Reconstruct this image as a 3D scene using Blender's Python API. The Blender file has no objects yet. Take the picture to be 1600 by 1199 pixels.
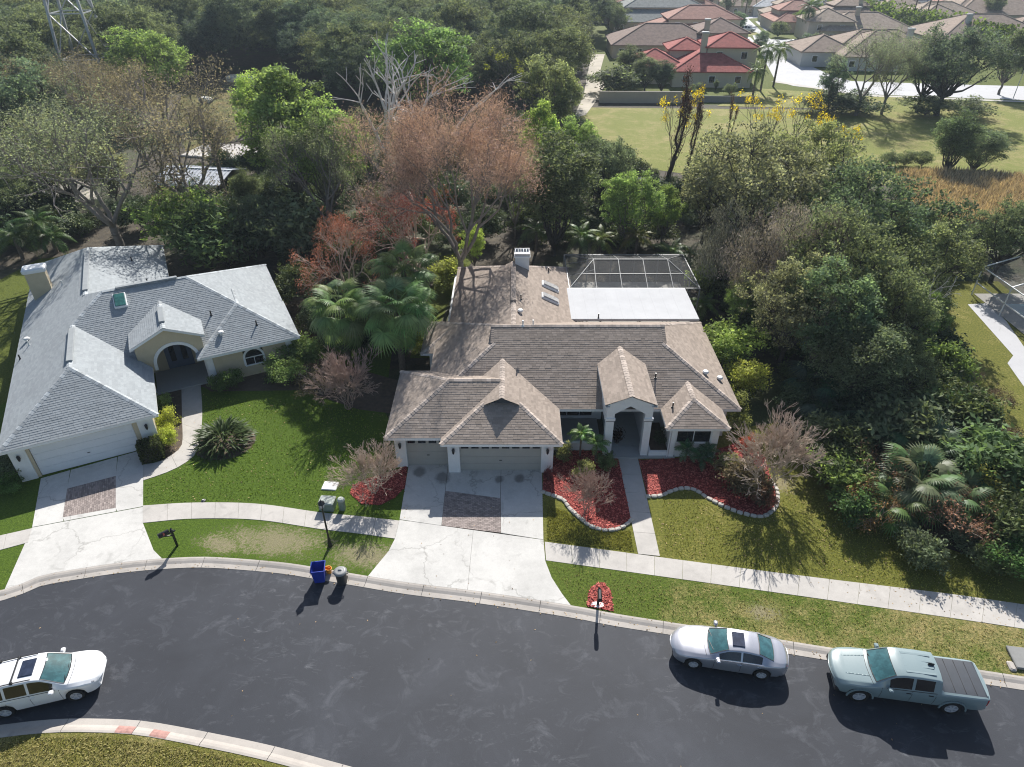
import bpy, math, random
import numpy as np
from mathutils import Vector, Matrix

R = math.radians
scene = bpy.context.scene
C = scene.collection

# ------------------------------------------------------------------ camera
CAM_H, CAM_PITCH, FPX = 28.0, 34.2, 1067.0
cam_data = bpy.data.cameras.new('camera')
cam = bpy.data.objects.new('camera', cam_data)
C.objects.link(cam)
cam.location = (0, 0, CAM_H)
cam.rotation_euler = (R(90 - CAM_PITCH), 0, 0)
cam_data.sensor_fit = 'HORIZONTAL'
cam_data.sensor_width = 36.0
cam_data.lens = FPX / 1600 * 36.0
cam_data.clip_start = 0.5
cam_data.clip_end = 6000
scene.camera = cam

# ------------------------------------------------------------------ sky, sun, exposure
SUN_EL = 38.0
SUN_AZ = math.atan2(0.15, 1.0)          # measured from +Y (away from the camera) towards +X
world = bpy.data.worlds.new('World')
scene.world = world
world.use_nodes = True
wn = world.node_tree
wn.nodes.clear()
sky = wn.nodes.new('ShaderNodeTexSky')
sky.sky_type = 'NISHITA'
sky.sun_disc = False
sky.sun_elevation = R(SUN_EL)
sky.sun_rotation = SUN_AZ
sky.air_density = 1.0
sky.dust_density = 1.2
sky.ozone_density = 1.0
bg = wn.nodes.new('ShaderNodeBackground')
bg.inputs['Strength'].default_value = 0.08
wo = wn.nodes.new('ShaderNodeOutputWorld')
wn.links.new(sky.outputs[0], bg.inputs[0])
wn.links.new(bg.outputs[0], wo.inputs[0])
sd = bpy.data.lights.new('sun', 'SUN')
sd.energy = 5.0
sd.angle = R(0.53)
sd.color = (1.0, 0.965, 0.915)
sun = bpy.data.objects.new('sun', sd)
C.objects.link(sun)
sdir = Vector((math.sin(SUN_AZ) * math.cos(R(SUN_EL)), math.cos(SUN_AZ) * math.cos(R(SUN_EL)), math.sin(R(SUN_EL))))
sun.location = sdir * 200
sun.rotation_euler = sdir.to_track_quat('Z', 'Y').to_euler()
scene.view_settings.view_transform = 'Standard'
scene.view_settings.look = 'None'
scene.view_settings.exposure = 0.66
scene.view_settings.gamma = 1.0
scene.view_settings.use_curve_mapping = False
scene.cycles.max_bounces = 7
scene.cycles.diffuse_bounces = 5
scene.cycles.glossy_bounces = 3
scene.cycles.transmission_bounces = 4
scene.cycles.transparent_max_bounces = 8
scene.cycles.volume_bounces = 0
scene.cycles.use_denoising = True
scene.cycles.use_adaptive_sampling = False
scene.cycles.filter_width = 1.1

# ------------------------------------------------------------------ survey: photo measurements on a level plane -> metres
_cp, _sp = math.cos(R(CAM_PITCH)), math.sin(R(CAM_PITCH))
def G(u, v, z=0.0):
    x = (u - 800) / FPX
    y = -(v - 599.5) / FPX
    t = (z - CAM_H) / (-_sp + y * _cp)
    return (x * t, (_cp + y * _sp) * t)
def G3(u, v, z=0.0):
    return (*G(u, v, z), z)

# ------------------------------------------------------------------ materials
def newmat(name):
    m = bpy.data.materials.new(name)
    m.use_nodes = True
    nt = m.node_tree
    nt.nodes.clear()
    out = nt.nodes.new('ShaderNodeOutputMaterial')
    p = nt.nodes.new('ShaderNodeBsdfPrincipled')
    nt.links.new(p.outputs[0], out.inputs[0])
    return m, nt, p, out
def N(nt, t, **k):
    n = nt.nodes.new(t)
    for a, b in k.items():
        setattr(n, a, b)
    return n
def setin(nt, sock, val):
    if hasattr(val, 'is_output') or isinstance(val, bpy.types.NodeSocket):
        nt.links.new(val, sock)
    else:
        sock.default_value = val
def mixc(nt, fac, a, b, mode='MIX'):
    n = N(nt, 'ShaderNodeMix', data_type='RGBA', blend_type=mode)
    setin(nt, n.inputs[0], fac)
    setin(nt, n.inputs[6], a if not isinstance(a, tuple) else (*a[:3], 1))
    setin(nt, n.inputs[7], b if not isinstance(b, tuple) else (*b[:3], 1))
    return n.outputs[2]
def math_(nt, op, a, b=0.0, c=None, clamp=False):
    n = N(nt, 'ShaderNodeMath', operation=op, use_clamp=clamp)
    setin(nt, n.inputs[0], a)
    setin(nt, n.inputs[1], b)
    if c is not None:
        setin(nt, n.inputs[2], c)
    return n.outputs[0]
def ramp(nt, fac, stops):
    n = N(nt, 'ShaderNodeValToRGB')
    el = n.color_ramp.elements
    while len(el) < len(stops):
        el.new(0.5)
    for e, (p, c) in zip(el, stops):
        e.position = p
        e.color = (*c[:3], 1) if len(c) >= 3 else (c[0],) * 3 + (1,)
    setin(nt, n.inputs[0], fac)
    return n.outputs[0]
def coords(nt, kind='Object'):
    if kind == 'Position':
        return N(nt, 'ShaderNodeNewGeometry').outputs['Position']
    return N(nt, 'ShaderNodeTexCoord').outputs[kind]
def noise(nt, vec, scale, detail=4, rough=0.6, dist=0.0, out=0):
    n = N(nt, 'ShaderNodeTexNoise')
    n.inputs['Scale'].default_value = scale
    n.inputs['Detail'].default_value = detail
    n.inputs['Roughness'].default_value = rough
    n.inputs['Distortion'].default_value = dist
    nt.links.new(vec, n.inputs['Vector'])
    return n.outputs[out]
def mapr(nt, val, a, b, c=0.0, d=1.0):
    n = N(nt, 'ShaderNodeMapRange')
    setin(nt, n.inputs[0], val)
    for i, x in zip((1, 2, 3, 4), (a, b, c, d)):
        n.inputs[i].default_value = x
    return n.outputs[0]
def bump(nt, p, height, strength=0.3, dist=0.02):
    b = N(nt, 'ShaderNodeBump')
    b.inputs['Strength'].default_value = strength
    b.inputs['Distance'].default_value = dist
    nt.links.new(height, b.inputs['Height'])
    nt.links.new(b.outputs[0], p.inputs['Normal'])
def simple(name, col, rough=0.6, var=0.15, scale=3.0, metal=0.0, bmp=0.0, spec=0.5, coat=0.0, tint=False, fine=0.0, fscale=40.0):
    """plain painted / cast / moulded surface with slight uneven colour; tint=True reads the per-piece random attribute"""
    m, nt, p, _ = newmat(name)
    v = coords(nt)
    n = noise(nt, v, scale, 5, 0.65)
    c = mixc(nt, mapr(nt, n, 0.3, 0.7), tuple(x * (1 - var) for x in col), tuple(min(1, x * (1 + var)) for x in col))
    if tint:
        tint = (0.72, 1.28) if tint is True else tint
        a = N(nt, 'ShaderNodeAttribute', attribute_name='tint').outputs['Fac']
        k = mapr(nt, a, 0, 1, tint[0], tint[1])
        c = mixc(nt, 1.0, c, N(nt, 'ShaderNodeCombineXYZ').outputs[0], 'MULTIPLY')
        cx = c.node.inputs[7].links[0].from_node
        for i in range(3):
            nt.links.new(k, cx.inputs[i])
    if fine:
        nf = noise(nt, v, fscale, 2, 0.6)
        c = mixc(nt, mapr(nt, nf, 0.35, 0.65, 0, fine), c, tuple(x * 0.45 for x in col))
    nt.links.new(c, p.inputs['Base Color'])
    p.inputs['Roughness'].default_value = rough
    p.inputs['Metallic'].default_value = metal
    p.inputs['Specular IOR Level'].default_value = spec
    p.inputs['Coat Weight'].default_value = coat
    p.inputs['Coat Roughness'].default_value = 0.05
    if bmp:
        bump(nt, p, noise(nt, v, scale * 8, 4), bmp, 0.02)
    return m

M = {}
M['white'] = simple('white_stucco', (0.62, 0.63, 0.63), 0.75, 0.06, 2, bmp=0.15)
M['trim'] = simple('white_trim', (0.72, 0.73, 0.73), 0.5, 0.04, 4)
M['garage'] = simple('garage_door_paint', (0.36, 0.35, 0.32), 0.5, 0.05, 1.5)
M['garage_white'] = simple('white_door_paint', (0.68, 0.70, 0.72), 0.5, 0.04, 1.5)
M['tan'] = simple('tan_stucco', (0.50, 0.43, 0.30), 0.8, 0.06, 2, bmp=0.15)
M['black'] = simple('black_metal', (0.012, 0.012, 0.013), 0.4, 0.2, 5)
M['dark'] = simple('dark_void', (0.015, 0.015, 0.017), 0.8, 0.2, 5)
M['gable'] = simple('gable_shade_dark_trim', (0.06, 0.065, 0.075), 0.8, 0.15, 5)  # near-black paints shade onto the gable faces; also the dark door and bands
M['alu'] = simple('bronze_aluminium', (0.19, 0.195, 0.195), 0.45, 0.05, 4)
M['galv'] = simple('galvanised_steel', (0.42, 0.43, 0.44), 0.45, 0.12, 3, metal=0.3)
M['metalroof'] = simple('sheet_metal_roof', (0.52, 0.54, 0.57), 0.5, 0.12, 0.8, metal=0.15)
M['vent_white'] = simple('white_pipe', (0.68, 0.68, 0.66), 0.5, 0.06, 6)
M['bark'] = simple('grey_bark', (0.13, 0.11, 0.09), 0.9, 0.3, 4, bmp=0.5)
M['bark_grey'] = simple('mid_grey_bark', (0.20, 0.175, 0.155), 0.9, 0.25, 3, bmp=0.4)
M['bark_pale'] = simple('pale_bark', (0.52, 0.49, 0.45), 0.9, 0.25, 2, bmp=0.4)
M['bark_dark'] = simple('dark_bark', (0.05, 0.042, 0.035), 0.9, 0.3, 4, bmp=0.5)
M['bark_red'] = simple('vine_wrapped_bark', (0.065, 0.04, 0.033), 0.95, 0.3, 6, bmp=0.5)
M['twig'] = simple('tan_twigs', (0.47, 0.37, 0.29), 0.9, 0.2, 3)
M['twig_pale'] = simple('pale_twigs', (0.46, 0.37, 0.29), 0.9, 0.2, 3)
M['bark_rose'] = simple('reddish_grey_twigs', (0.36, 0.255, 0.205), 0.9, 0.2, 3)
M['palm_bark'] = simple('palm_bark', (0.14, 0.11, 0.085), 0.95, 0.3, 9, bmp=0.8)
M['stone'] = simple('edging_stone', (0.46, 0.43, 0.38), 0.9, 0.2, 4, bmp=0.4)
M['paver'] = simple('brick_paver', (0.27, 0.225, 0.205), 0.85, 0.12, 5, tint=True, bmp=0.2)
M['shingle_brown'] = simple('brown_shingle', (0.34, 0.282, 0.236), 0.93, 0.08, 0.5, tint=(.78, 1.22), fine=0.35, fscale=30, spec=0.2)
M['cap_brown'] = simple('brown_ridge_cap', (0.42, 0.355, 0.305), 0.93, 0.12, 2, tint=True, spec=0.2)
M['shingle_grey'] = simple('grey_shingle', (0.335, 0.36, 0.372), 0.92, 0.05, 0.4, tint=(.88, 1.12), fine=0.3, fscale=30, spec=0.2)
M['cap_grey'] = simple('grey_ridge_cap', (0.375, 0.40, 0.41), 0.92, 0.10, 2, tint=True, spec=0.2)
M['membrane'] = simple('white_roof_membrane', (0.51, 0.516, 0.525), 0.95, 0.07, 0.5, fine=0.08, fscale=8, spec=0.05)
M['plate'] = simple('white_plastic', (0.72, 0.72, 0.70), 0.45, 0.05, 4)
M['util_green'] = simple('utility_green', (0.17, 0.22, 0.18), 0.5, 0.12, 4)
M['util_top'] = simple('faded_utility_top', (0.40, 0.43, 0.38), 0.55, 0.1, 4)
M['blue'] = simple('blue_plastic', (0.012, 0.04, 0.34), 0.4, 0.12, 3)
M['blue_in'] = simple('blue_plastic_inside', (0.012, 0.04, 0.30), 0.6, 0.12, 3)
M['orange'] = simple('orange_plastic', (0.75, 0.30, 0.02), 0.45, 0.1, 3)
M['can'] = simple('dark_grey_plastic', (0.045, 0.045, 0.045), 0.5, 0.15, 3)
M['can_lid'] = simple('grey_plastic_lid', (0.22, 0.225, 0.225), 0.45, 0.12, 3)
M['tyre'] = simple('tyre_rubber', (0.012, 0.012, 0.012), 0.8, 0.2, 8)
M['rim'] = simple('alloy_rim', (0.62, 0.62, 0.64), 0.35, 0.05, 8, metal=0.25)
M['chrome'] = simple('chrome', (0.7, 0.7, 0.72), 0.15, 0.02, 8, metal=1.0)
M['car_silver'] = simple('silver_lilac_paint', (0.45, 0.455, 0.49), 0.3, 0.02, 2, metal=0.55, coat=1.0)
M['car_teal'] = simple('pale_grey_green_paint', (0.225, 0.29, 0.297), 0.3, 0.02, 2, coat=1.0)
M['car_white'] = simple('white_car_paint', (0.76, 0.77, 0.78), 0.3, 0.02, 2, coat=1.0)
M['bedcover'] = simple('tonneau_vinyl', (0.036, 0.043, 0.054), 0.5, 0.1, 3)
M['redlamp'] = simple('red_lamp', (0.35, 0.01, 0.01), 0.2, 0.1, 8, coat=1.0)
M['plastic_black'] = simple('black_trim_plastic', (0.02, 0.02, 0.021), 0.5, 0.1, 6)
M['soil'] = simple('bare_soil', (0.09, 0.065, 0.045), 0.95, 0.3, 3, bmp=0.5)

def glass_mat(name, col, rough=0.04):
    m, nt, p, _ = newmat(name)
    v = coords(nt)
    c = mixc(nt, mapr(nt, noise(nt, v, 2.6, 4, 0.65, 0.3), 0.42, 0.66), col, tuple(x * 1.7 for x in col))  # lighter mottling paints reflections into the glass colour
    nt.links.new(c, p.inputs['Base Color'])
    p.inputs['Roughness'].default_value = rough
    p.inputs['Specular IOR Level'].default_value = 0.8
    return m
M['glass'] = glass_mat('dark_window_glass', (0.012, 0.014, 0.018))
M['windscreen'] = glass_mat('windscreen_teal_reflection', (0.03, 0.085, 0.092), 0.03)  # teal base colour stands in for reflected sky and dash
M['sideglass'] = glass_mat('smoked_side_glass', (0.014, 0.011, 0.011))
M['sunroof'] = glass_mat('sunroof_glass', (0.02, 0.026, 0.045))
M['skylight'] = glass_mat('skylight_glass', (0.035, 0.12, 0.105), 0.15)
M['skylight_pale'] = glass_mat('pale_skylight_dome', (0.30, 0.29, 0.28), 0.25)
M['lens'] = glass_mat('headlight_lens', (0.35, 0.35, 0.36), 0.1)

def screen_mat():
    m, nt, p, out = newmat('pool_screen_mesh')
    t = N(nt, 'ShaderNodeBsdfTransparent')
    t.inputs[0].default_value = (0.92, 0.93, 0.93, 1)
    p.inputs['Base Color'].default_value = (0.10, 0.105, 0.11, 1)
    p.inputs['Roughness'].default_value = 0.7
    mx = N(nt, 'ShaderNodeMixShader')
    mx.inputs[0].default_value = 0.27
    nt.links.new(t.outputs[0], mx.inputs[1])
    nt.links.new(p.outputs[0], mx.inputs[2])
    nt.links.new(mx.outputs[0], out.inputs[0])
    return m
M['screen'] = screen_mat()

def leaf_mat(name, transl=0.3, rough=0.65, own=None, spec=0.12):
    """leaf colour = the plant's own colour x a random tint per leaf; own = fixed colour for massed growth"""
    m, nt, p, out = newmat(name)
    oi = N(nt, 'ShaderNodeObjectInfo')
    a = N(nt, 'ShaderNodeAttribute', attribute_name='tint').outputs['Fac']
    base = oi.outputs['Color'] if own is None else (*own, 1)
    rnd = oi.outputs['Random']
    if own is not None:
        base = mixc(nt, rnd, tuple(x * f for x, f in zip(own, (0.75, 0.85, 1.0))), tuple(x * f for x, f in zip(own, (1.3, 1.18, 0.95))))
    else:
        b2 = mixc(nt, 1.0, base, (1.05, 1.0, 0.9), 'MULTIPLY')
        base = mixc(nt, rnd, base, b2)
    k = mapr(nt, a, 0, 1, 0.42, 2.1)
    cx = N(nt, 'ShaderNodeCombineXYZ')
    for i in range(3):
        nt.links.new(k, cx.inputs[i])
    c = mixc(nt, 1.0, base, cx.outputs[0], 'MULTIPLY')
    nt.links.new(c, p.inputs['Base Color'])
    p.inputs['Roughness'].default_value = rough
    p.inputs['Specular IOR Level'].default_value = spec
    t = N(nt, 'ShaderNodeBsdfTranslucent')
    ct = mixc(nt, 1.0, c, (1.38, 1.38, 0.84), 'MULTIPLY')
    nt.links.new(ct, t.inputs[0])
    mx = N(nt, 'ShaderNodeMixShader')
    mx.inputs[0].default_value = transl
    nt.links.new(p.outputs[0], mx.inputs[1])
    nt.links.new(t.outputs[0], mx.inputs[2])
    nt.links.new(mx.outputs[0], out.inputs[0])
    return m
M['leaf'] = leaf_mat('leaf', 0.48)
M['leaf_dry'] = leaf_mat('dry_leaf', 0.15, 0.8)
M['leaf_wood'] = leaf_mat('woodland_leaf', 0.40, 0.7, own=(0.100, 0.125, 0.080))
M['frond'] = leaf_mat('palm_frond', 0.30, 0.45, spec=0.2)

# ------------------------------------------------------------------ mesh builder
class MB:
    def __init__(s, off=(0, 0, 0)):
        s.v, s.f, s.t, s.off = [], [], [], off
    def add(s, verts, faces, tint=0.5):
        b = len(s.v)
        o = s.off
        s.v += [(x + o[0], y + o[1], z + o[2]) for x, y, z in verts]
        s.f += [tuple(b + i for i in f) for f in faces]
        s.t += [tint] * len(faces)
        return s
    def box(s, x0, x1, y0, y1, z0, z1, tint=0.5):
        v = [(x0, y0, z0), (x1, y0, z0), (x1, y1, z0), (x0, y1, z0), (x0, y0, z1), (x1, y0, z1), (x1, y1, z1), (x0, y1, z1)]
        return s.add(v, [(3, 2, 1, 0), (4, 5, 6, 7), (0, 1, 5, 4), (1, 2, 6, 5), (2, 3, 7, 6), (3, 0, 4, 7)], tint)
    def bbox(s, x0, x1, y0, y1, z0, z1, b=0.02, tint=0.5):
        """box with its upper and side edges eased"""
        v = []
        for z, i in ((z0, b * .3), (z0 + b, 0), (z1 - b, 0), (z1, b)):
            v += [(x0 + i + b, y0 + i, z), (x1 - i - b, y0 + i, z), (x1 - i, y0 + i + b, z), (x1 - i, y1 - i - b, z),
                  (x1 - i - b, y1 - i, z), (x0 + i + b, y1 - i, z), (x0 + i, y1 - i - b, z), (x0 + i, y0 + i + b, z)]
        f = [tuple(range(7, -1, -1)), tuple(range(24, 32))]
        for r in range(3):
            for k in range(8):
                a, c = r * 8 + k, r * 8 + (k + 1) % 8
                f.append((a, c, c + 8, a + 8))
        return s.add(v, f, tint)
    def prism(s, pts, z0, z1, tint=0.5, bottom=True):
        n = len(pts)
        a = sum(pts[i][0] * pts[(i + 1) % n][1] - pts[(i + 1) % n][0] * pts[i][1] for i in range(n))
        if a < 0:
            pts = pts[::-1]
        v = [(x, y, z0) for x, y in pts] + [(x, y, z1) for x, y in pts]
        f = [tuple(range(n, 2 * n))] + [(i, (i + 1) % n, n + (i + 1) % n, n + i) for i in range(n)]
        if bottom:
            f.append(tuple(range(n - 1, -1, -1)))
        return s.add(v, f, tint)
    def sheet(s, pts, z, tint=0.5):
        n = len(pts)
        a = sum(pts[i][0] * pts[(i + 1) % n][1] - pts[(i + 1) % n][0] * pts[i][1] for i in range(n))
        if a < 0:
            pts = pts[::-1]
        return s.add([(x, y, z) for x, y in pts], [tuple(range(n))], tint)
    def cyl(s, p0, p1, r0, r1=None, n=10, cap=True, tint=0.5):
        r1 = r0 if r1 is None else r1
        p0, p1 = Vector(p0), Vector(p1)
        d = (p1 - p0).normalized()
        a = d.orthogonal().normalized()
        b = d.cross(a)
        v = []
        for p, r in ((p0, r0), (p1, r1)):
            v += [tuple(p + (a * math.cos(2 * math.pi * k / n) + b * math.sin(2 * math.pi * k / n)) * r) for k in range(n)]
        f = [(k, (k + 1) % n, n + (k + 1) % n, n + k) for k in range(n)]
        if cap:
            f += [tuple(range(n - 1, -1, -1)), tuple(range(n, 2 * n))]
        return s.add(v, f, tint)
    def bar(s, p0, p1, w, h=None, tint=0.5):
        """rectangular bar between two points"""
        h = h or w
        p0, p1 = Vector(p0), Vector(p1)
        d = (p1 - p0).normalized()
        up = Vector((0, 0, 1)) if abs(d.z) < 0.95 else Vector((1, 0, 0))
        a = d.cross(up).normalized()
        b = a.cross(d)
        v = [tuple(p + a * sx * w / 2 + b * sz * h / 2) for p in (p0, p1) for sx, sz in ((-1, -1), (1, -1), (1, 1), (-1, 1))]
        return s.add(v, [(0, 1, 2, 3), (7, 6, 5, 4), (0, 4, 5, 1), (1, 5, 6, 2), (2, 6, 7, 3), (3, 7, 4, 0)], tint)
    def lathe(s, prof, n=20, c=(0, 0, 0), sx=1, sy=1):
        v, f = [], []
        for r, z in prof:
            v += [(c[0] + r * sx * math.cos(2 * math.pi * k / n), c[1] + r * sy * math.sin(2 * math.pi * k / n), c[2] + z) for k in range(n)]
        for i in range(len(prof) - 1):
            f += [(i * n + k, i * n + (k + 1) % n, (i + 1) * n + (k + 1) % n, (i + 1) * n + k) for k in range(n)]
        return s.add(v, f)
    def build(s, name, mat, parent=None, loc=(0, 0, 0), rotz=0.0, smooth=False, kind=None, label=None, rot=None):
        me = bpy.data.meshes.new(name)
        me.from_pydata(s.v, [], s.f)
        if any(t != 0.5 for t in s.t):
            at = me.attributes.new('tint', 'FLOAT', 'FACE')
            at.data.foreach_set('value', s.t)
        me.materials.append(M[mat] if isinstance(mat, str) else mat)
        if smooth:
            me.polygons.foreach_set('use_smooth', [True] * len(me.polygons))
        me.update()
        return link(name, me, parent, loc, rotz, kind, label, rot)

def link(name, me, parent=None, loc=(0, 0, 0), rotz=0.0, kind=None, label=None, rot=None):
    o = bpy.data.objects.new(name, me)
    C.objects.link(o)
    o.location = loc
    o.rotation_euler = rot if rot else (0, 0, rotz)
    if parent:
        o.parent = parent
    if kind:
        o['kind'] = kind
    if label:
        o['label'] = label
    return o
def tag(o, label, cat, group=None):
    o['label'] = label
    o['category'] = cat
    if group:
        o['group'] = group
    return o
def thing(name, label, cat, loc=(0, 0, 0), rotz=0.0, group=None):
    o = bpy.data.objects.new(name, None)
    o.empty_display_size = 0.3
    C.objects.link(o)
    o.location = loc
    o.rotation_euler = (0, 0, rotz)
    return tag(o, label, cat, group)
def struct(o):
    o['kind'] = 'structure'
    return o
def dup(o, parent=None):
    c = o.copy()
    C.objects.link(c)
    c.parent = parent
    for ch in list(o.children):
        dup(ch, c)
    return c

def np_mesh(name, V, F, tint=None, mat=None, smooth=False):
    """quads from numpy arrays"""
    me = bpy.data.meshes.new(name)
    nV, nF = len(V), len(F)
    k = F.shape[1]
    me.vertices.add(nV)
    me.vertices.foreach_set('co', np.ascontiguousarray(V, dtype=np.float32).ravel())
    me.loops.add(nF * k)
    me.loops.foreach_set('vertex_index', np.ascontiguousarray(F, dtype=np.int32).ravel())
    me.polygons.add(nF)
    me.polygons.foreach_set('loop_start', np.arange(0, nF * k, k, dtype=np.int32))
    if smooth:
        me.polygons.foreach_set('use_smooth', np.ones(nF, dtype=bool))
    if tint is not None:
        at = me.attributes.new('tint', 'FLOAT', 'FACE')
        at.data.foreach_set('value', np.ascontiguousarray(tint, dtype=np.float32))
    me.update(calc_edges=True)
    if mat:
        me.materials.append(M[mat] if isinstance(mat, str) else mat)
    return me

def spline(pts, step):
    """Catmull-Rom through pts, resampled at about `step` metres"""
    P = np.array(pts, float)
    P = np.vstack([2 * P[0] - P[1], P, 2 * P[-1] - P[-2]])
    out = []
    for i in range(1, len(P) - 2):
        p0, p1, p2, p3 = P[i - 1:i + 3]
        n = max(2, int(np.linalg.norm(p2 - p1) / step * 3))
        for k in range(n):
            t = k / n
            out.append(0.5 * (2 * p1 + (p2 - p0) * t + (2 * p0 - 5 * p1 + 4 * p2 - p3) * t * t + (3 * p1 - p0 - 3 * p2 + p3) * t ** 3))
    out.append(P[-2])
    out = np.array(out)
    d = np.r_[0, np.cumsum(np.linalg.norm(np.diff(out, axis=0), axis=1))]
    n = max(2, int(round(d[-1] / step)) + 1)
    s = np.linspace(0, d[-1], n)
    return np.stack([np.interp(s, d, out[:, i]) for i in range(out.shape[1])], 1)
# ================================================================== GROUND, ROAD, PAVING
def lawn_mat(name, green, dry, dryness, patches=(), grad=None):
    m, nt, p, _ = newmat(name)
    v = coords(nt, 'Position')
    big = noise(nt, v, 0.16, 4, 0.6, 0.6)
    mid = noise(nt, v, 0.9, 5, 0.7)
    fine = noise(nt, v, 7.0, 4, 0.75)
    vf = noise(nt, v, 26.0, 2, 0.7)
    k = math_(nt, 'ADD', math_(nt, 'MULTIPLY', big, 0.55), math_(nt, 'MULTIPLY', mid, 0.45))
    k = math_(nt, 'ADD', k, math_(nt, 'MULTIPLY', math_(nt, 'SUBTRACT', fine, 0.5), 0.35))
    if grad:      # turf that dries out along the street
        sx = N(nt, 'ShaderNodeSeparateXYZ')
        nt.links.new(v, sx.inputs[0])
        k = math_(nt, 'ADD', k, mapr(nt, sx.outputs[0], grad[0], grad[1], 0, grad[2]))
    c = mixc(nt, mapr(nt, k, 0.60 - dryness, 0.82 - dryness), green, dry)
    c = mixc(nt, mapr(nt, fine, 0.36, 0.64), mixc(nt, 1.0, c, (0.78, 0.82, 0.75), 'MULTIPLY'), mixc(nt, 1.0, c, (1.5, 1.4, 1.35), 'MULTIPLY'))
    c = mixc(nt, mapr(nt, vf, 0.35, 0.58, 0.75, 0), c, mixc(nt, 1.0, c, (0.36, 0.40, 0.32), 'MULTIPLY'))
    c = mixc(nt, mapr(nt, noise(nt, v, 15.0, 3, 0.7), 0.60, 0.72, 0, 0.6), c, mixc(nt, 0.5, c, dry))
    straw = (0.34, 0.29, 0.19)
    for (x, y, rx, ry) in patches:
        mp = N(nt, 'ShaderNodeMapping', vector_type='TEXTURE')
        mp.inputs['Location'].default_value = (x, y, 0)
        mp.inputs['Rotation'].default_value = (0, 0, R(-8))
        mp.inputs['Scale'].default_value = (rx, ry, 10)
        nt.links.new(v, mp.inputs[0])
        ln = N(nt, 'ShaderNodeVectorMath', operation='LENGTH')
        nt.links.new(mp.outputs[0], ln.inputs[0])
        d = math_(nt, 'ADD', ln.outputs['Value'], math_(nt, 'MULTIPLY', math_(nt, 'SUBTRACT', mid, 0.5), 2.2))
        d = math_(nt, 'ADD', d, math_(nt, 'MULTIPLY', math_(nt, 'SUBTRACT', fine, 0.5), 4.0))
        d = math_(nt, 'ADD', d, math_(nt, 'MULTIPLY', math_(nt, 'SUBTRACT', vf, 0.5), 2.0))
        c = mixc(nt, mapr(nt, d, 0.55, 1.25, 0.8, 0.0), c, mixc(nt, mapr(nt, vf, 0.4, 0.6), (0.22, 0.19, 0.11), straw))
    nt.links.new(c, p.inputs['Base Color'])
    p.inputs['Roughness'].default_value = 0.9
    p.inputs['Specular IOR Level'].default_value = 0.15
    bump(nt, p, math_(nt, 'ADD', vf, fine), 0.9, 0.05)
    return m

def floor_mat():
    m, nt, p, _ = newmat('woodland_floor')
    v = coords(nt, 'Position')
    a = noise(nt, v, 0.08, 4, 0.65, 0.8)
    b = noise(nt, v, 0.9, 6, 0.75)
    f = noise(nt, v, 9, 3, 0.7)
    c = ramp(nt, b, [(0.3, (0.028, 0.023, 0.015)), (0.52, (0.07, 0.055, 0.035)), (0.72, (0.14, 0.115, 0.075))])
    c = mixc(nt, mapr(nt, a, 0.48, 0.62), c, (0.055, 0.075, 0.022))
    c = mixc(nt, mapr(nt, f, 0.35, 0.6, 0.5, 0), c, (0.02, 0.016, 0.01))
    nt.links.new(c, p.inputs['Base Color'])
    p.inputs['Roughness'].default_value = 0.95
    bump(nt, p, b, 0.8, 0.15)
    return m

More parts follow.
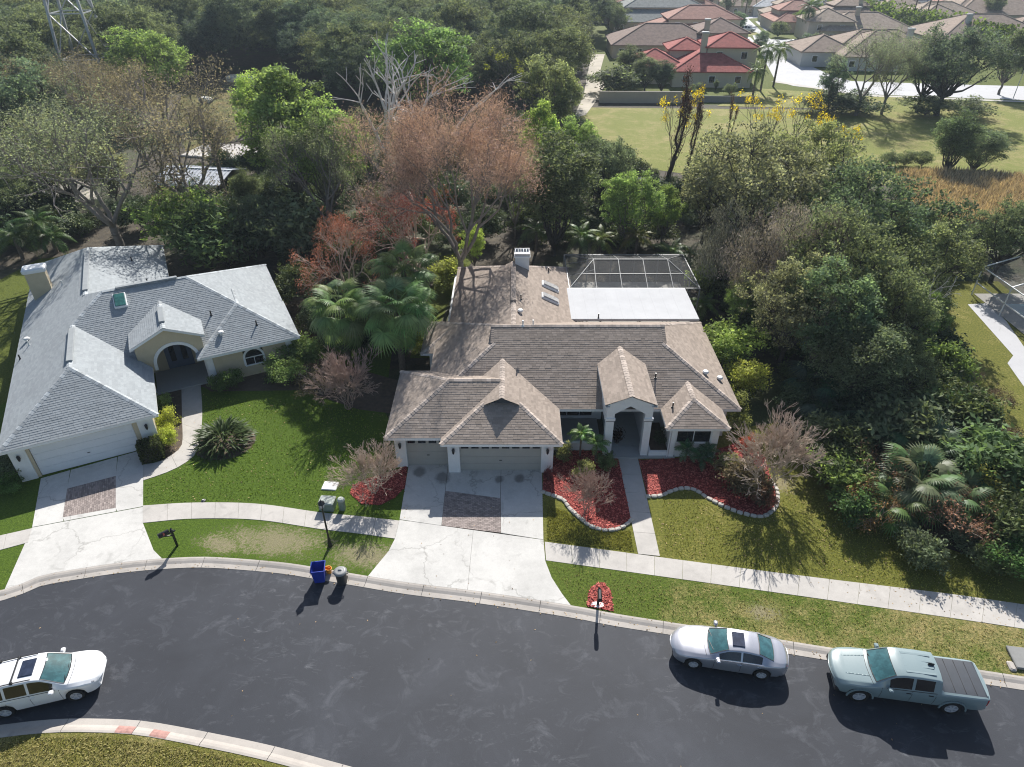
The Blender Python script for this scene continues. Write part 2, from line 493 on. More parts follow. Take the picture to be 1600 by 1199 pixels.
def concrete_mat(name, base=(0.60, 0.585, 0.55), dirt=0.35, cracks=0.0, crackscale=0.35, stain=None):
    m, nt, p, _ = newmat(name)
    v = coords(nt, 'Position')
    a = noise(nt, v, 0.35, 5, 0.6, 0.4)
    b = noise(nt, v, 2.4, 6, 0.75)
    f = noise(nt, v, 30, 3, 0.7)
    k = math_(nt, 'ADD', math_(nt, 'MULTIPLY', a, 0.6), math_(nt, 'MULTIPLY', b, 0.4))
    c = mixc(nt, mapr(nt, k, 0.42, 0.68, 0, dirt * 1.6), base, tuple(x * 0.62 for x in base))
    oi = N(nt, 'ShaderNodeObjectInfo').outputs['Random']
    c = mixc(nt, mapr(nt, oi, 0, 1, 0, 0.30), c, tuple(x * 0.75 for x in base))
    c = mixc(nt, mapr(nt, f, 0.3, 0.55, 0.22, 0), c, (0.25, 0.24, 0.22))
    blot = noise(nt, v, 0.8, 4, 0.55, 1.2)
    c = mixc(nt, mapr(nt, blot, 0.60, 0.76, 0, 0.5), c, (0.24, 0.23, 0.21))
    if cracks:
        warp = N(nt, 'ShaderNodeVectorMath', operation='ADD')
        nt.links.new(v, warp.inputs[0])
        sc = N(nt, 'ShaderNodeVectorMath', operation='SCALE')
        nt.links.new(noise(nt, v, 0.7, 4, 0.6, 0, 1), sc.inputs[0])
        sc.inputs['Scale'].default_value = 2.2
        nt.links.new(sc.outputs[0], warp.inputs[1])
        vo = N(nt, 'ShaderNodeTexVoronoi', feature='DISTANCE_TO_EDGE', voronoi_dimensions='2D')
        vo.inputs['Scale'].default_value = crackscale
        nt.links.new(warp.outputs[0], vo.inputs['Vector'])
        gate = mapr(nt, noise(nt, v, 0.22, 2, 0.5), 0.42, 0.52)
        cr = math_(nt, 'MULTIPLY', mapr(nt, vo.outputs['Distance'], 0.002, 0.020, 1, 0), gate)
        c = mixc(nt, math_(nt, 'MULTIPLY', cr, cracks), c, (0.16, 0.15, 0.13))
    for (x, y, r) in (stain or ()):
        mp = N(nt, 'ShaderNodeMapping', vector_type='TEXTURE')
        mp.inputs['Location'].default_value = (x, y, 0)
        mp.inputs['Scale'].default_value = (r, r * 1.2, 10)
        nt.links.new(v, mp.inputs[0])
        ln = N(nt, 'ShaderNodeVectorMath', operation='LENGTH')
        nt.links.new(mp.outputs[0], ln.inputs[0])
        d = math_(nt, 'ADD', ln.outputs['Value'], math_(nt, 'MULTIPLY', math_(nt, 'SUBTRACT', b, 0.5), 1.4))
        c = mixc(nt, mapr(nt, d, 0.6, 1.1, 0.6, 0), c, (0.07, 0.06, 0.055))
    nt.links.new(c, p.inputs['Base Color'])
    p.inputs['Roughness'].default_value = 0.88
    p.inputs['Specular IOR Level'].default_value = 0.3
    bump(nt, p, f, 0.25, 0.01)
    return m

def asphalt_mat():
    m, nt, p, _ = newmat('asphalt')
    v = coords(nt, 'Position')
    a = noise(nt, v, 0.22, 6, 0.62, 0.5)
    b = noise(nt, v, 0.75, 7, 0.7, 0.8)
    f = noise(nt, v, 45, 3, 0.8)
    c = ramp(nt, a, [(0.3, (0.021, 0.024, 0.032)), (0.55, (0.031, 0.035, 0.045)), (0.75, (0.046, 0.051, 0.064))])
    c = mixc(nt, mapr(nt, b, 0.54, 0.78, 0, 0.55), c, (0.13, 0.138, 0.158))
    gate = mapr(nt, noise(nt, v, 0.12, 3, 0.5), 0.40, 0.56)
    mp = N(nt, 'ShaderNodeMapping')
    mp.inputs['Scale'].default_value = (1.0, 2.2, 1.0)
    mp.inputs['Rotation'].default_value = (0, 0, R(10))
    nt.links.new(v, mp.inputs[0])
    sp = math_(nt, 'MULTIPLY', mapr(nt, noise(nt, mp.outputs[0], 1.1, 7, 0.75, 0.8), 0.56, 0.74), gate)
    c = mixc(nt, math_(nt, 'MULTIPLY', sp, 0.40), c, (0.24, 0.25, 0.27))
    c = mixc(nt, mapr(nt, f, 0.35, 0.6, 0.35, 0), c, (0.018, 0.018, 0.02))
    nt.links.new(c, p.inputs['Base Color'])
    p.inputs['Roughness'].default_value = 0.72
    p.inputs['Specular IOR Level'].default_value = 0.4
    bump(nt, p, f, 0.5, 0.012)
    return m

def mulch_mat():
    m, nt, p, _ = newmat('red_mulch')
    v = coords(nt, 'Position')
    f = noise(nt, v, 14, 4, 0.75)
    at = N(nt, 'ShaderNodeAttribute', attribute_name='tint').outputs['Fac']
    k = math_(nt, 'ADD', math_(nt, 'MULTIPLY', f, 0.5), math_(nt, 'MULTIPLY', at, 0.5))
    c = ramp(nt, k, [(0.25, (0.16, 0.022, 0.018)), (0.5, (0.42, 0.075, 0.058)), (0.8, (0.66, 0.20, 0.16))])
    nt.links.new(c, p.inputs['Base Color'])
    p.inputs['Roughness'].default_value = 0.9
    bump(nt, p, f, 0.8, 0.04)
    return m

M['lawn_green'] = lawn_mat('green_turf', (0.076, 0.128, 0.015), (0.17, 0.185, 0.042), 0.02,
                           [(*G(430, 845), 2.6, 0.95), (*G(350, 850), 1.2, 0.6), (*G(575, 868), 2.0, 0.8)])
M['lawn_olive'] = lawn_mat('olive_turf', (0.145, 0.152, 0.030), (0.30, 0.26, 0.095), 0.08, [(*G(1222, 755), 0.8, 0.7)])
M['lawn_dry'] = lawn_mat('dry_turf', (0.145, 0.145, 0.035), (0.31, 0.26, 0.13), 0.12, [(*G(1192, 957), 0.75, 0.4)])
M['lawn_verge'] = lawn_mat('verge_turf', (0.090, 0.130, 0.020), (0.31, 0.255, 0.12), -0.02, [(*G(1192, 957), 0.75, 0.4)], (5.0, 13.0, 0.24))
M['lawn_back'] = lawn_mat('back_yard_turf', (0.10, 0.125, 0.022), (0.17, 0.15, 0.05), 0.0)
M['field'] = lawn_mat('meadow_turf', (0.195, 0.215, 0.055), (0.36, 0.30, 0.15), 0.13)
M['floor'] = floor_mat()
M['concrete'] = concrete_mat('driveway_concrete', cracks=0.42, crackscale=0.30, dirt=0.45,
                             stain=[(*G(655, 738), 0.45), (*G(692, 747), 0.5), (*G(780, 750), 0.3), (*G(812, 748), 0.35)])
M['walk'] = concrete_mat('pavement_concrete', (0.52, 0.49, 0.45), dirt=0.5)
M['kerb'] = concrete_mat('kerb_concrete', (0.47, 0.43, 0.385), dirt=0.5)
M['porch'] = concrete_mat('porch_tile', (0.40, 0.41, 0.40), dirt=0.2)
M['oldconc'] = concrete_mat('old_grey_concrete', (0.27, 0.27, 0.26), dirt=0.6)
M['far_road'] = concrete_mat('far_road_concrete', (0.52, 0.52, 0.53), dirt=0.2)
M['asphalt'] = asphalt_mat()
M['mulch'] = mulch_mat()

ZR = -0.10    # road surface below the lawns
# --- kerb lines (back of kerb, grass side) in metres
top_px = [(-420, 1010), (-200, 962), (0, 923), (64, 900), (130, 888), (200, 878), (280, 871.5), (340, 871), (440, 879), (500, 888), (566, 899),
          (640, 911), (760, 926), (900, 947.5), (960, 959), (1050, 973), (1160, 990), (1289, 1011), (1420, 1030), (1527, 1046.5), (1700, 1073), (1950, 1112), (2250, 1160)]
top_line = spline([G(*p) for p in top_px], 0.75)
bot_px = [(-300, 1225), (-120, 1172), (0, 1153), (80, 1145), (160, 1145), (224, 1150), (320, 1168), (400, 1185), (470, 1203), (600, 1240), (760, 1290), (900, 1345), (1000, 1400)]
bot_line = spline([G(*p) for p in bot_px], 0.75)

# big ground sheet out to the horizon
struct(MB().box(-2500, 2500, -60, 3000, -1.2, -0.45).build('ground', 'floor'))
# woodland floor: everything beyond the kerb
ptsf = [tuple(p) for p in top_line] + [(600, 9), (600, 900), (-600, 900), (-600, 12)]
struct(MB().sheet(ptsf, -0.024).build('woodland_floor', 'floor'))
# road
road_pts = [tuple(p) for p in top_line] + [(40, -20), (8, 4)] + [tuple(p) for p in bot_line[::-1]] + [(-60, 8), (-60, 20)]
struct(MB().sheet(road_pts, ZR).build('road', 'asphalt'))
# near-side verge
struct(MB().sheet([tuple(p) for p in bot_line] + [(-4, -10), (-60, -10), (-60, 8)], -0.004).build('near_verge', 'lawn_dry'))

def kerb(line, side, name, skip=None):
    """rolled kerb built in 3 m sections with open joints; side = +1 when the road lies to the right of the line"""
    prof = [(0.0, -0.25), (0.0, 0.012), (0.10, 0.012), (0.22, -0.015), (0.36, ZR + 0.03), (0.64, ZR + 0.014), (0.655, ZR - 0.1)]
    root = struct(link(name, None))
    d = np.gradient(line, axis=0)
    d /= np.linalg.norm(d, axis=1)[:, None]
    nrm = np.stack([d[:, 1], -d[:, 0]], 1) * side
    step = 4
    for i in range(0, len(line) - 1, step):
        idx = list(range(i, min(i + step + 1, len(line))))
        if len(idx) < 2 or (skip and skip(line[idx[0]])):
            continue
        v, f = [], []
        for q, k in enumerate(idx):
            sh = 0.012 if q == 0 else (-0.012 if q == len(idx) - 1 else 0)
            for (o, z) in prof:
                p = line[k] + nrm[k] * o + d[k] * sh
                v.append((p[0], p[1], z))
        n = len(prof)
        for q in range(len(idx) - 1):
            for j in range(n - 1):
                a, b = q * n + j, (q + 1) * n + j
                f.append((a, b, b + 1, a + 1) if side < 0 else (a, a + 1, b + 1, b))
        f.append(tuple(range(n)))
        f.append(tuple(range(len(v) - n, len(v)))[::-1])
        MB().add(v, f).build('kerb_section', 'kerb', root)
    return root
kerb(top_line, 1, 'kerb')
nk = kerb(bot_line, -1, 'kerb')
# faded red paint on the near kerb
M['redpaint'] = simple('faded_red_paint', (0.36, 0.20, 0.17), 0.85, 0.3, 6)
ki = [int(np.argmin(np.linalg.norm(bot_line - np.array(G(u, v)), axis=1))) for u, v in ((172, 1146), (202, 1149), (218, 1152), (236, 1155))]
for a, b in ((ki[0], ki[1]), (ki[2], ki[3])):
    P0, P1 = bot_line[a], bot_line[max(b, a + 1)]
    dd = (P1 - P0) / np.linalg.norm(P1 - P0)
    nn = np.array([-dd[1], dd[0]])
    vv = [(*(P + nn * o), z) for P in (P0, P1) for o, z in ((0.02, 0.016), (0.10, 0.016), (0.22, -0.011), (0.36, ZR + 0.034))]
    struct(MB().add(vv, [(0, 4, 5, 1), (1, 5, 6, 2), (2, 6, 7, 3)]).build('kerb_paint', 'redpaint'))

# --- lawns
def sh(name, px, z, mat, extra=()):
    return struct(MB().sheet([G(*p) for p in px] + list(extra), z).build(name, mat))
tl = [tuple(p) for p in top_line]
def seg(u0, v0, u1, v1):
    a = int(np.argmin(np.linalg.norm(top_line - np.array(G(u0, v0)), axis=1)))
    b = int(np.argmin(np.linalg.norm(top_line - np.array(G(u1, v1)), axis=1)))
    return tl[a:b + 1]
struct(MB().sheet(seg(-420, 1010, 640, 911) + [G(640, 728), G(600, 640), (-9.5, 47), (-45, 47), (-60, 30)], 0.0).build('lawn', 'lawn_green'))
struct(MB().sheet(seg(820, 936, 2250, 1160) + [G(1950, 1010), G(1640, 905), G(1520, 870), G(1420, 838), G(1330, 790), G(1270, 735), G(1215, 660), G(840, 715)], 0.0).build('lawn', 'lawn_olive'))
# verge strips between kerb and pavement (drier and browner on the right)
struct(MB().sheet(seg(820, 936, 2250, 1160) + [G(1950, 1060), G(1600, 975), G(1112, 905), G(852, 866)], 0.006).build('verge', 'lawn_verge'))
sh('back_lawn', [(-60, 470), (60, 405), (130, 398), (60, 480), (20, 620), (-90, 700)], 0.004, 'lawn_back')
sh('back_lawn', [(640, 560), (690, 400), (760, 385), (720, 430), (690, 500), (676, 560)], 0.004, 'lawn_back')
sh('neighbour_lawn', [(1440, 440), (1560, 440), (1700, 560), (1900, 720), (1900, 900), (1660, 760), (1560, 650), (1500, 560), (1480, 500)], 0.006, 'lawn_olive')
sh('meadow', [(905, 168), (1300, 172), (1700, 178), (2300, 190), (2300, 330), (1760, 292), (1600, 283), (1450, 290), (1200, 290), (1000, 262), (900, 215)], 0.004, 'field')
sh('far_verge', [(1180, 138), (1330, 148), (1600, 163), (2300, 190), (2300, 196), (1600, 184), (1300, 170), (1120, 166)], 0.010, 'field')
sh('sand_track', [(925, 85), (945, 85), (938, 110), (945, 135), (930, 160), (915, 180), (895, 185), (912, 150), (918, 115)], 0.008, M.setdefault('sand', simple('pale_sand', (0.42, 0.38, 0.31), 0.95, 0.25, 0.15, bmp=0.4)))
sh('sand_clearing', [(-40, 265), (60, 268), (130, 285), (160, 310), (110, 318), (40, 312), (-40, 300)], 0.006, 'sand')
sh('clearing', [(285, 150), (345, 140), (420, 150), (400, 175), (350, 235), (330, 250), (290, 235), (275, 180)], 0.008, M.setdefault('clearing', lawn_mat('rough_turf', (0.11, 0.12, 0.04), (0.27, 0.19, 0.10), 0.12)))

def water_mat():
    m, nt, p, _ = newmat('pond_water')
    v = coords(nt, 'Position')
    p.inputs['Base Color'].default_value = (0.05, 0.06, 0.06, 1)
    p.inputs['Roughness'].default_value = 0.08
    bump(nt, p, noise(nt, v, 1.2, 3), 0.2, 0.05)
    return m
M['water'] = water_mat()
for px in ([(1568, 272), (1700, 281), (2200, 300), (2200, 312), (1650, 300), (1585, 283)],
           [(258, 205), (300, 196), (318, 206), (300, 216), (262, 222)], [(560, 212), (640, 205), (660, 220), (600, 226)],
           [(940, 280), (1010, 276), (1060, 290), (1130, 292), (1100, 302), (1000, 300)]):
    struct(MB().sheet([G(*p) for p in px], 0.012).build('pond', 'water'))
sh('bare_earth', [(660, 270), (700, 200), (560, 300), (590, 320)], 0.006, 'soil')
# shaded planting soil beside the grey house
sh('planting_soil', [(228, 722), (250, 600), (300, 570), (440, 585), (500, 560), (640, 600), (640, 650), (560, 640), (470, 610), (330, 612), (318, 605), (290, 608), (286, 700), (262, 717)], 0.008, 'soil')

# --- pavements: slabs between two edge lines
def slabs(root, e0, e1, n, z=0.022, mat='walk', gap=0.014):
    """row of n slabs between edges e0 and e1 (polylines of equal meaning)"""
    e0 = spline(e0, 0.25) if len(e0) > 2 else np.array(e0, float)
    e1 = spline(e1, 0.25) if len(e1) > 2 else np.array(e1, float)
    def at(e, t):
        d = np.r_[0, np.cumsum(np.linalg.norm(np.diff(e, axis=0), axis=1))]
        return np.array([np.interp(t * d[-1], d, e[:, i]) for i in range(2)])
    L = np.linalg.norm(np.diff(e0, axis=0), axis=1).sum()
    g = gap / L / 2
    rng = random.Random(n)
    for i in range(n):
        t0, t1 = i / n + g, (i + 1) / n - g
        m = 3
        pts = [tuple(at(e0, t0 + (t1 - t0) * k / m)) for k in range(m + 1)] + [tuple(at(e1, t1 - (t1 - t0) * k / m)) for k in range(m + 1)]
        MB().prism(pts, -0.08, z + rng.uniform(-0.003, 0.003)).build('slab', mat, root)
pv = struct(link('pavement', None))
slabs(pv, [G(223, 790.5), G(300, 786), G(400, 787.5), G(500, 801), G(560, 807), G(624, 814)],
      [G(223, 817.5), G(300, 811), G(400, 812.5), G(500, 827), G(560, 834), G(617, 842)], 11)
slabs(pv, [G(-160, 885), G(-60, 852), G(50, 826)], [G(-160, 912), G(-60, 877), G(44, 848)], 5)
pv = struct(link('pavement', None))
slabs(pv, [G(851, 847), G(1200, 893.5), G(1480, 928), G(1600, 945), G(1900, 985), G(2250, 1032)],
      [G(853, 876), G(1200, 924.5), G(1480, 965), G(1600, 983), G(1900, 1029), G(2250, 1083)], 28)

# --- driveways
def seg2(u0, v0, u1, v1):
    return seg(u0, v0, u1, v1)
dw = struct(link('driveway', None))
dl = [G(639, 726), G(624, 812.5)]
# upper panels (house side of the cross joint), split round the paver inlay
def panel(pts, z=0.016, mat='concrete', root=None):
    return MB().prism(pts, -0.08, z).build('slab', mat, root)
J0, J1 = G(624.5, 812), G(849, 843.5)
H0, H1 = G(639.5, 722), G(846.5, 722)
def lerp2(a, b, t):
    return (a[0] + (b[0] - a[0]) * t, a[1] + (b[1] - a[1]) * t)
P0, P1, P2, P3 = G(695.6, 767.5), G(782, 779), G(782.6, 833), G(690, 821.5)
ex = 0.012
panel([H0, (P0[0] - ex, H0[1]), (P0[0] - ex, P0[1]), (P3[0] - ex, P3[1]), J0], root=dw)
panel([(P0[0] + ex, H0[1]), (P1[0] - ex, H0[1]), (P1[0] - ex, P1[1] + ex), (P0[0] + ex, P0[1] + ex)], root=dw)
panel([(P1[0] + ex, H0[1]), H1, J1, (P2[0] + ex, P2[1]), (P1[0] + ex, P1[1])], root=dw)
# apron between cross joint and kerb, flared
fl = [G(617, 842.5), G(607, 862), G(592, 880), G(566, 898.5)]
fr = [G(849.5, 846), G(852, 877), G(862, 903), G(878, 928), G(900, 947)]
low = seg(566, 898.5, 900, 947)
JL, JR = lerp2(J0, fl[0], 0.03), lerp2(J1, fr[1], 0.02)
mid_top, mid_bot = lerp2(JL, JR, 0.52), lerp2(low[0], low[-1], 0.53)
k = min(range(len(low)), key=lambda i: math.dist(low[i], mid_bot))
mt0, mt1 = lerp2(mid_top, mid_bot, 0), low[k]
ap = [JL] + fl[:3] + low[:k + 1] + [mid_top]
bp = [(mid_top[0] + 0.012, mid_top[1])] + [(low[k][0] + 0.012, low[k][1])] + low[k + 1:] + fr[::-1][1:-1] + [JR]
panel(ap, root=dw)
panel(bp, root=dw)
# brick paver inlay: bricks too small to pick out singly
def pavers(P0, P1, P2, P3, root, bw=0.2, bh=0.1, z=0.018, vertical=False):
    mb = MB()
    rng = random.Random(5)
    L, W = math.dist(P0, P1), math.dist(P0, P3)
    nx, ny = int(L / bw), int(W / bh)
    for j in range(ny):
        for i in range(nx + 1):
            a0 = max(0, (i - (0.5 if j % 2 else 0)) / nx)
            a1 = min(1, (i + 1 - (0.5 if j % 2 else 0)) / nx)
            if a1 - a0 < 0.01:
                continue
            b0, b1 = j / ny, (j + 1) / ny
            e, h = 0.006 / L, 0.006 / W
            q = [lerp2(lerp2(P0, P1, a), lerp2(P3, P2, a), b) for a, b in ((a0 + e, b0 + h), (a1 - e, b0 + h), (a1 - e, b1 - h), (a0 + e, b1 - h))]
            mb.prism(q, -0.02, z + rng.uniform(-0.003, 0.003), tint=rng.random() * 0.98, bottom=False)
    o = mb.build('paver_bricks', 'paver', root)
    o['kind'] = 'stuff'
pavers(P0, P1, P2, P3, dw)
MB().prism([P0, P1, P2, P3], -0.08, 0.004).build('bedding', 'soil', dw)
# left driveway
dw2 = struct(link('driveway', None))
A0, A1 = G(64, 748), G(224, 703)
Bq0, Bq1 = G(50.5, 824), G(223.5, 791.5)
Q0, Q1, Q2, Q3 = G(105, 764), G(181, 744), G(181, 794), G(98, 809)
def inter(a, b, t):
    return lerp2(a, b, t)
panel([A0, lerp2(A0, A1, .275), Q0, Q3, lerp2(Bq0, Bq1, .275), Bq0], root=dw2)
panel([lerp2(A0, A1, .283), lerp2(A0, A1, .735), Q1, Q0], root=dw2)
panel([lerp2(A0, A1, .743), A1, Bq1, lerp2(Bq0, Bq1, .76), Q2, Q1], root=dw2)
panel([Q3, Q2, lerp2(Bq0, Bq1, .752), lerp2(Bq0, Bq1, .283)], root=dw2)
lowl = seg(8, 921, 246, 873)
panel([lerp2(Bq0, lowl[0], .01), lowl[0]] + lowl[1:] + [G(240, 860), G(223.5, 818), lerp2(Bq1, G(223.5, 818), .04)], root=dw2)
pavers(Q0, Q3, Q2, Q1, dw2)
MB().prism([Q0, Q1, Q2, Q3], -0.08, 0.004).build('bedding', 'soil', dw2)

# --- garden paths
wk = struct(link('garden_path', None))
slabs(wk, [G(966, 716), G(997, 866)], [G(996.5, 716), G(1031, 869.5)], 5, z=0.026)
wk2 = struct(link('garden_path', None))
slabs(wk2, [G(283.5, 600), G(284.5, 650), G(285, 692), G(276, 706), G(250, 722), G(224, 726)],
      [G(313.6, 600), G(316, 650), G(310, 700), G(292, 722), G(262, 738), G(224, 751)], 6, z=0.026)

# --- mulch beds with their edging stones and loose chips
rs = random.Random(11)
def inside(p, poly):
    c = False
    n = len(poly)
    for i in range(n):
        (x0, y0), (x1, y1) = poly[i], poly[(i + 1) % n]
        if (y0 > p[1]) != (y1 > p[1]) and p[0] < (x1 - x0) * (p[1] - y0) / (y1 - y0) + x0:
            c = not c
    return c
stone_meshes = []
for q in range(4):
    rr = random.Random(40 + q)
    mb = MB().bbox(-0.17, 0.17, -0.10, 0.10, -0.06, 0.13, 0.035)
    mb.v = [(x + rr.uniform(-.012, .012), y + rr.uniform(-.012, .012), z + rr.uniform(-.012, .012)) for x, y, z in mb.v]
    o = mb.build('edging_stone', 'stone')
    stone_meshes.append(o.data)
    bpy.data.objects.remove(o)
def mulch_bed(poly, stones=None, chips=150):
    root = struct(MB().sheet(poly, 0.03).build('mulch_bed', 'mulch'))
    xs, ys = [p[0] for p in poly], [p[1] for p in poly]
    V, F, T = [], [], []
    area = (max(xs) - min(xs)) * (max(ys) - min(ys))
    for _ in range(int(area * chips)):
        p = (rs.uniform(min(xs), max(xs)), rs.uniform(min(ys), max(ys)))
        if not inside(p, poly):
            continue
        a, b = rs.uniform(0, 6.3), rs.uniform(-.5, .5)
        l, w = rs.uniform(.03, .085), rs.uniform(.012, .028)
        ca, sa = math.cos(a), math.sin(a)
        z = 0.045 + rs.uniform(0, .03)
        i = len(V)
        V += [(p[0] - ca * l - sa * w, p[1] - sa * l + ca * w, z - b * l), (p[0] - ca * l + sa * w, p[1] - sa * l - ca * w, z - b * l + .008),
              (p[0] + ca * l + sa * w, p[1] + sa * l - ca * w, z + b * l + .008), (p[0] + ca * l - sa * w, p[1] + sa * l + ca * w, z + b * l)]
        F.append((i, i + 1, i + 2, i + 3))
        T.append(rs.random())
    me = np_mesh('mulch_chips', np.array(V), np.array(F), np.array(T), 'mulch')
    link('mulch_chips', me, root, kind='stuff')
    if stones is not None:
        ln = spline(stones, 0.37)
        for i, p in enumerate(ln):
            d = ln[min(i + 1, len(ln) - 1)] - ln[max(i - 1, 0)]
            o = link('edging_stone', rs.choice(stone_meshes), root, (p[0], p[1], 0.0), math.atan2(d[1], d[0]) + rs.uniform(-.12, .12))
            o.scale = (rs.uniform(.92, 1.05), rs.uniform(.9, 1.15), rs.uniform(.85, 1.15))
    return root
s1 = [G(848, 770), G(865, 775.5), G(880, 782), G(890, 795), G(907, 811), G(925, 824), G(948, 829.5), G(970, 826), G(986, 814)]
mulch_bed(s1 + [G(967, 722), G(955, 705), G(880, 705), G(850, 725)], s1)
s2 = [G(1012, 777), G(1032, 775.5), G(1050, 768), G(1067, 764), G(1085, 766), G(1103, 777), G(1127, 790), G(1148, 799), G(1170, 805.5), G(1190, 808), G(1203, 802), G(1213, 790), G(1214, 770), G(1205, 752)]
mulch_bed(s2 + [G(1195, 715), G(1160, 690), G(1130, 700), G(1054, 717), G(998, 720)], s2)
mulch_bed([G(*p) for p in [(547, 772), (552, 759), (570, 750), (600, 742), (637, 728), (633, 762), (618, 778), (595, 790), (565, 788)]])
mulch_bed([G(*p) for p in [(917, 948), (919, 928), (924, 918), (933, 912), (944, 912), (952, 921), (956, 935), (959, 956)]], chips=260)
# ================================================================== HOUSES
def clip_rect(poly, a, b, c, d):
    for axis, lim, keep in ((0, a, 1), (0, b, -1), (1, c, 1), (1, d, -1)):
        out = []
        n = len(poly)
        for i in range(n):
            p, q = poly[i], poly[(i + 1) % n]
            ip, iq = (p[axis] - lim) * keep >= -1e-9, (q[axis] - lim) * keep >= -1e-9
            if ip:
                out.append(p)
            if ip != iq:
                t = (lim - p[axis]) / (q[axis] - p[axis])
                r = (p[0] + (q[0] - p[0]) * t, p[1] + (q[1] - p[1]) * t)
                out.append(r)
        poly = out
        if len(poly) < 3:
            return []
    return poly

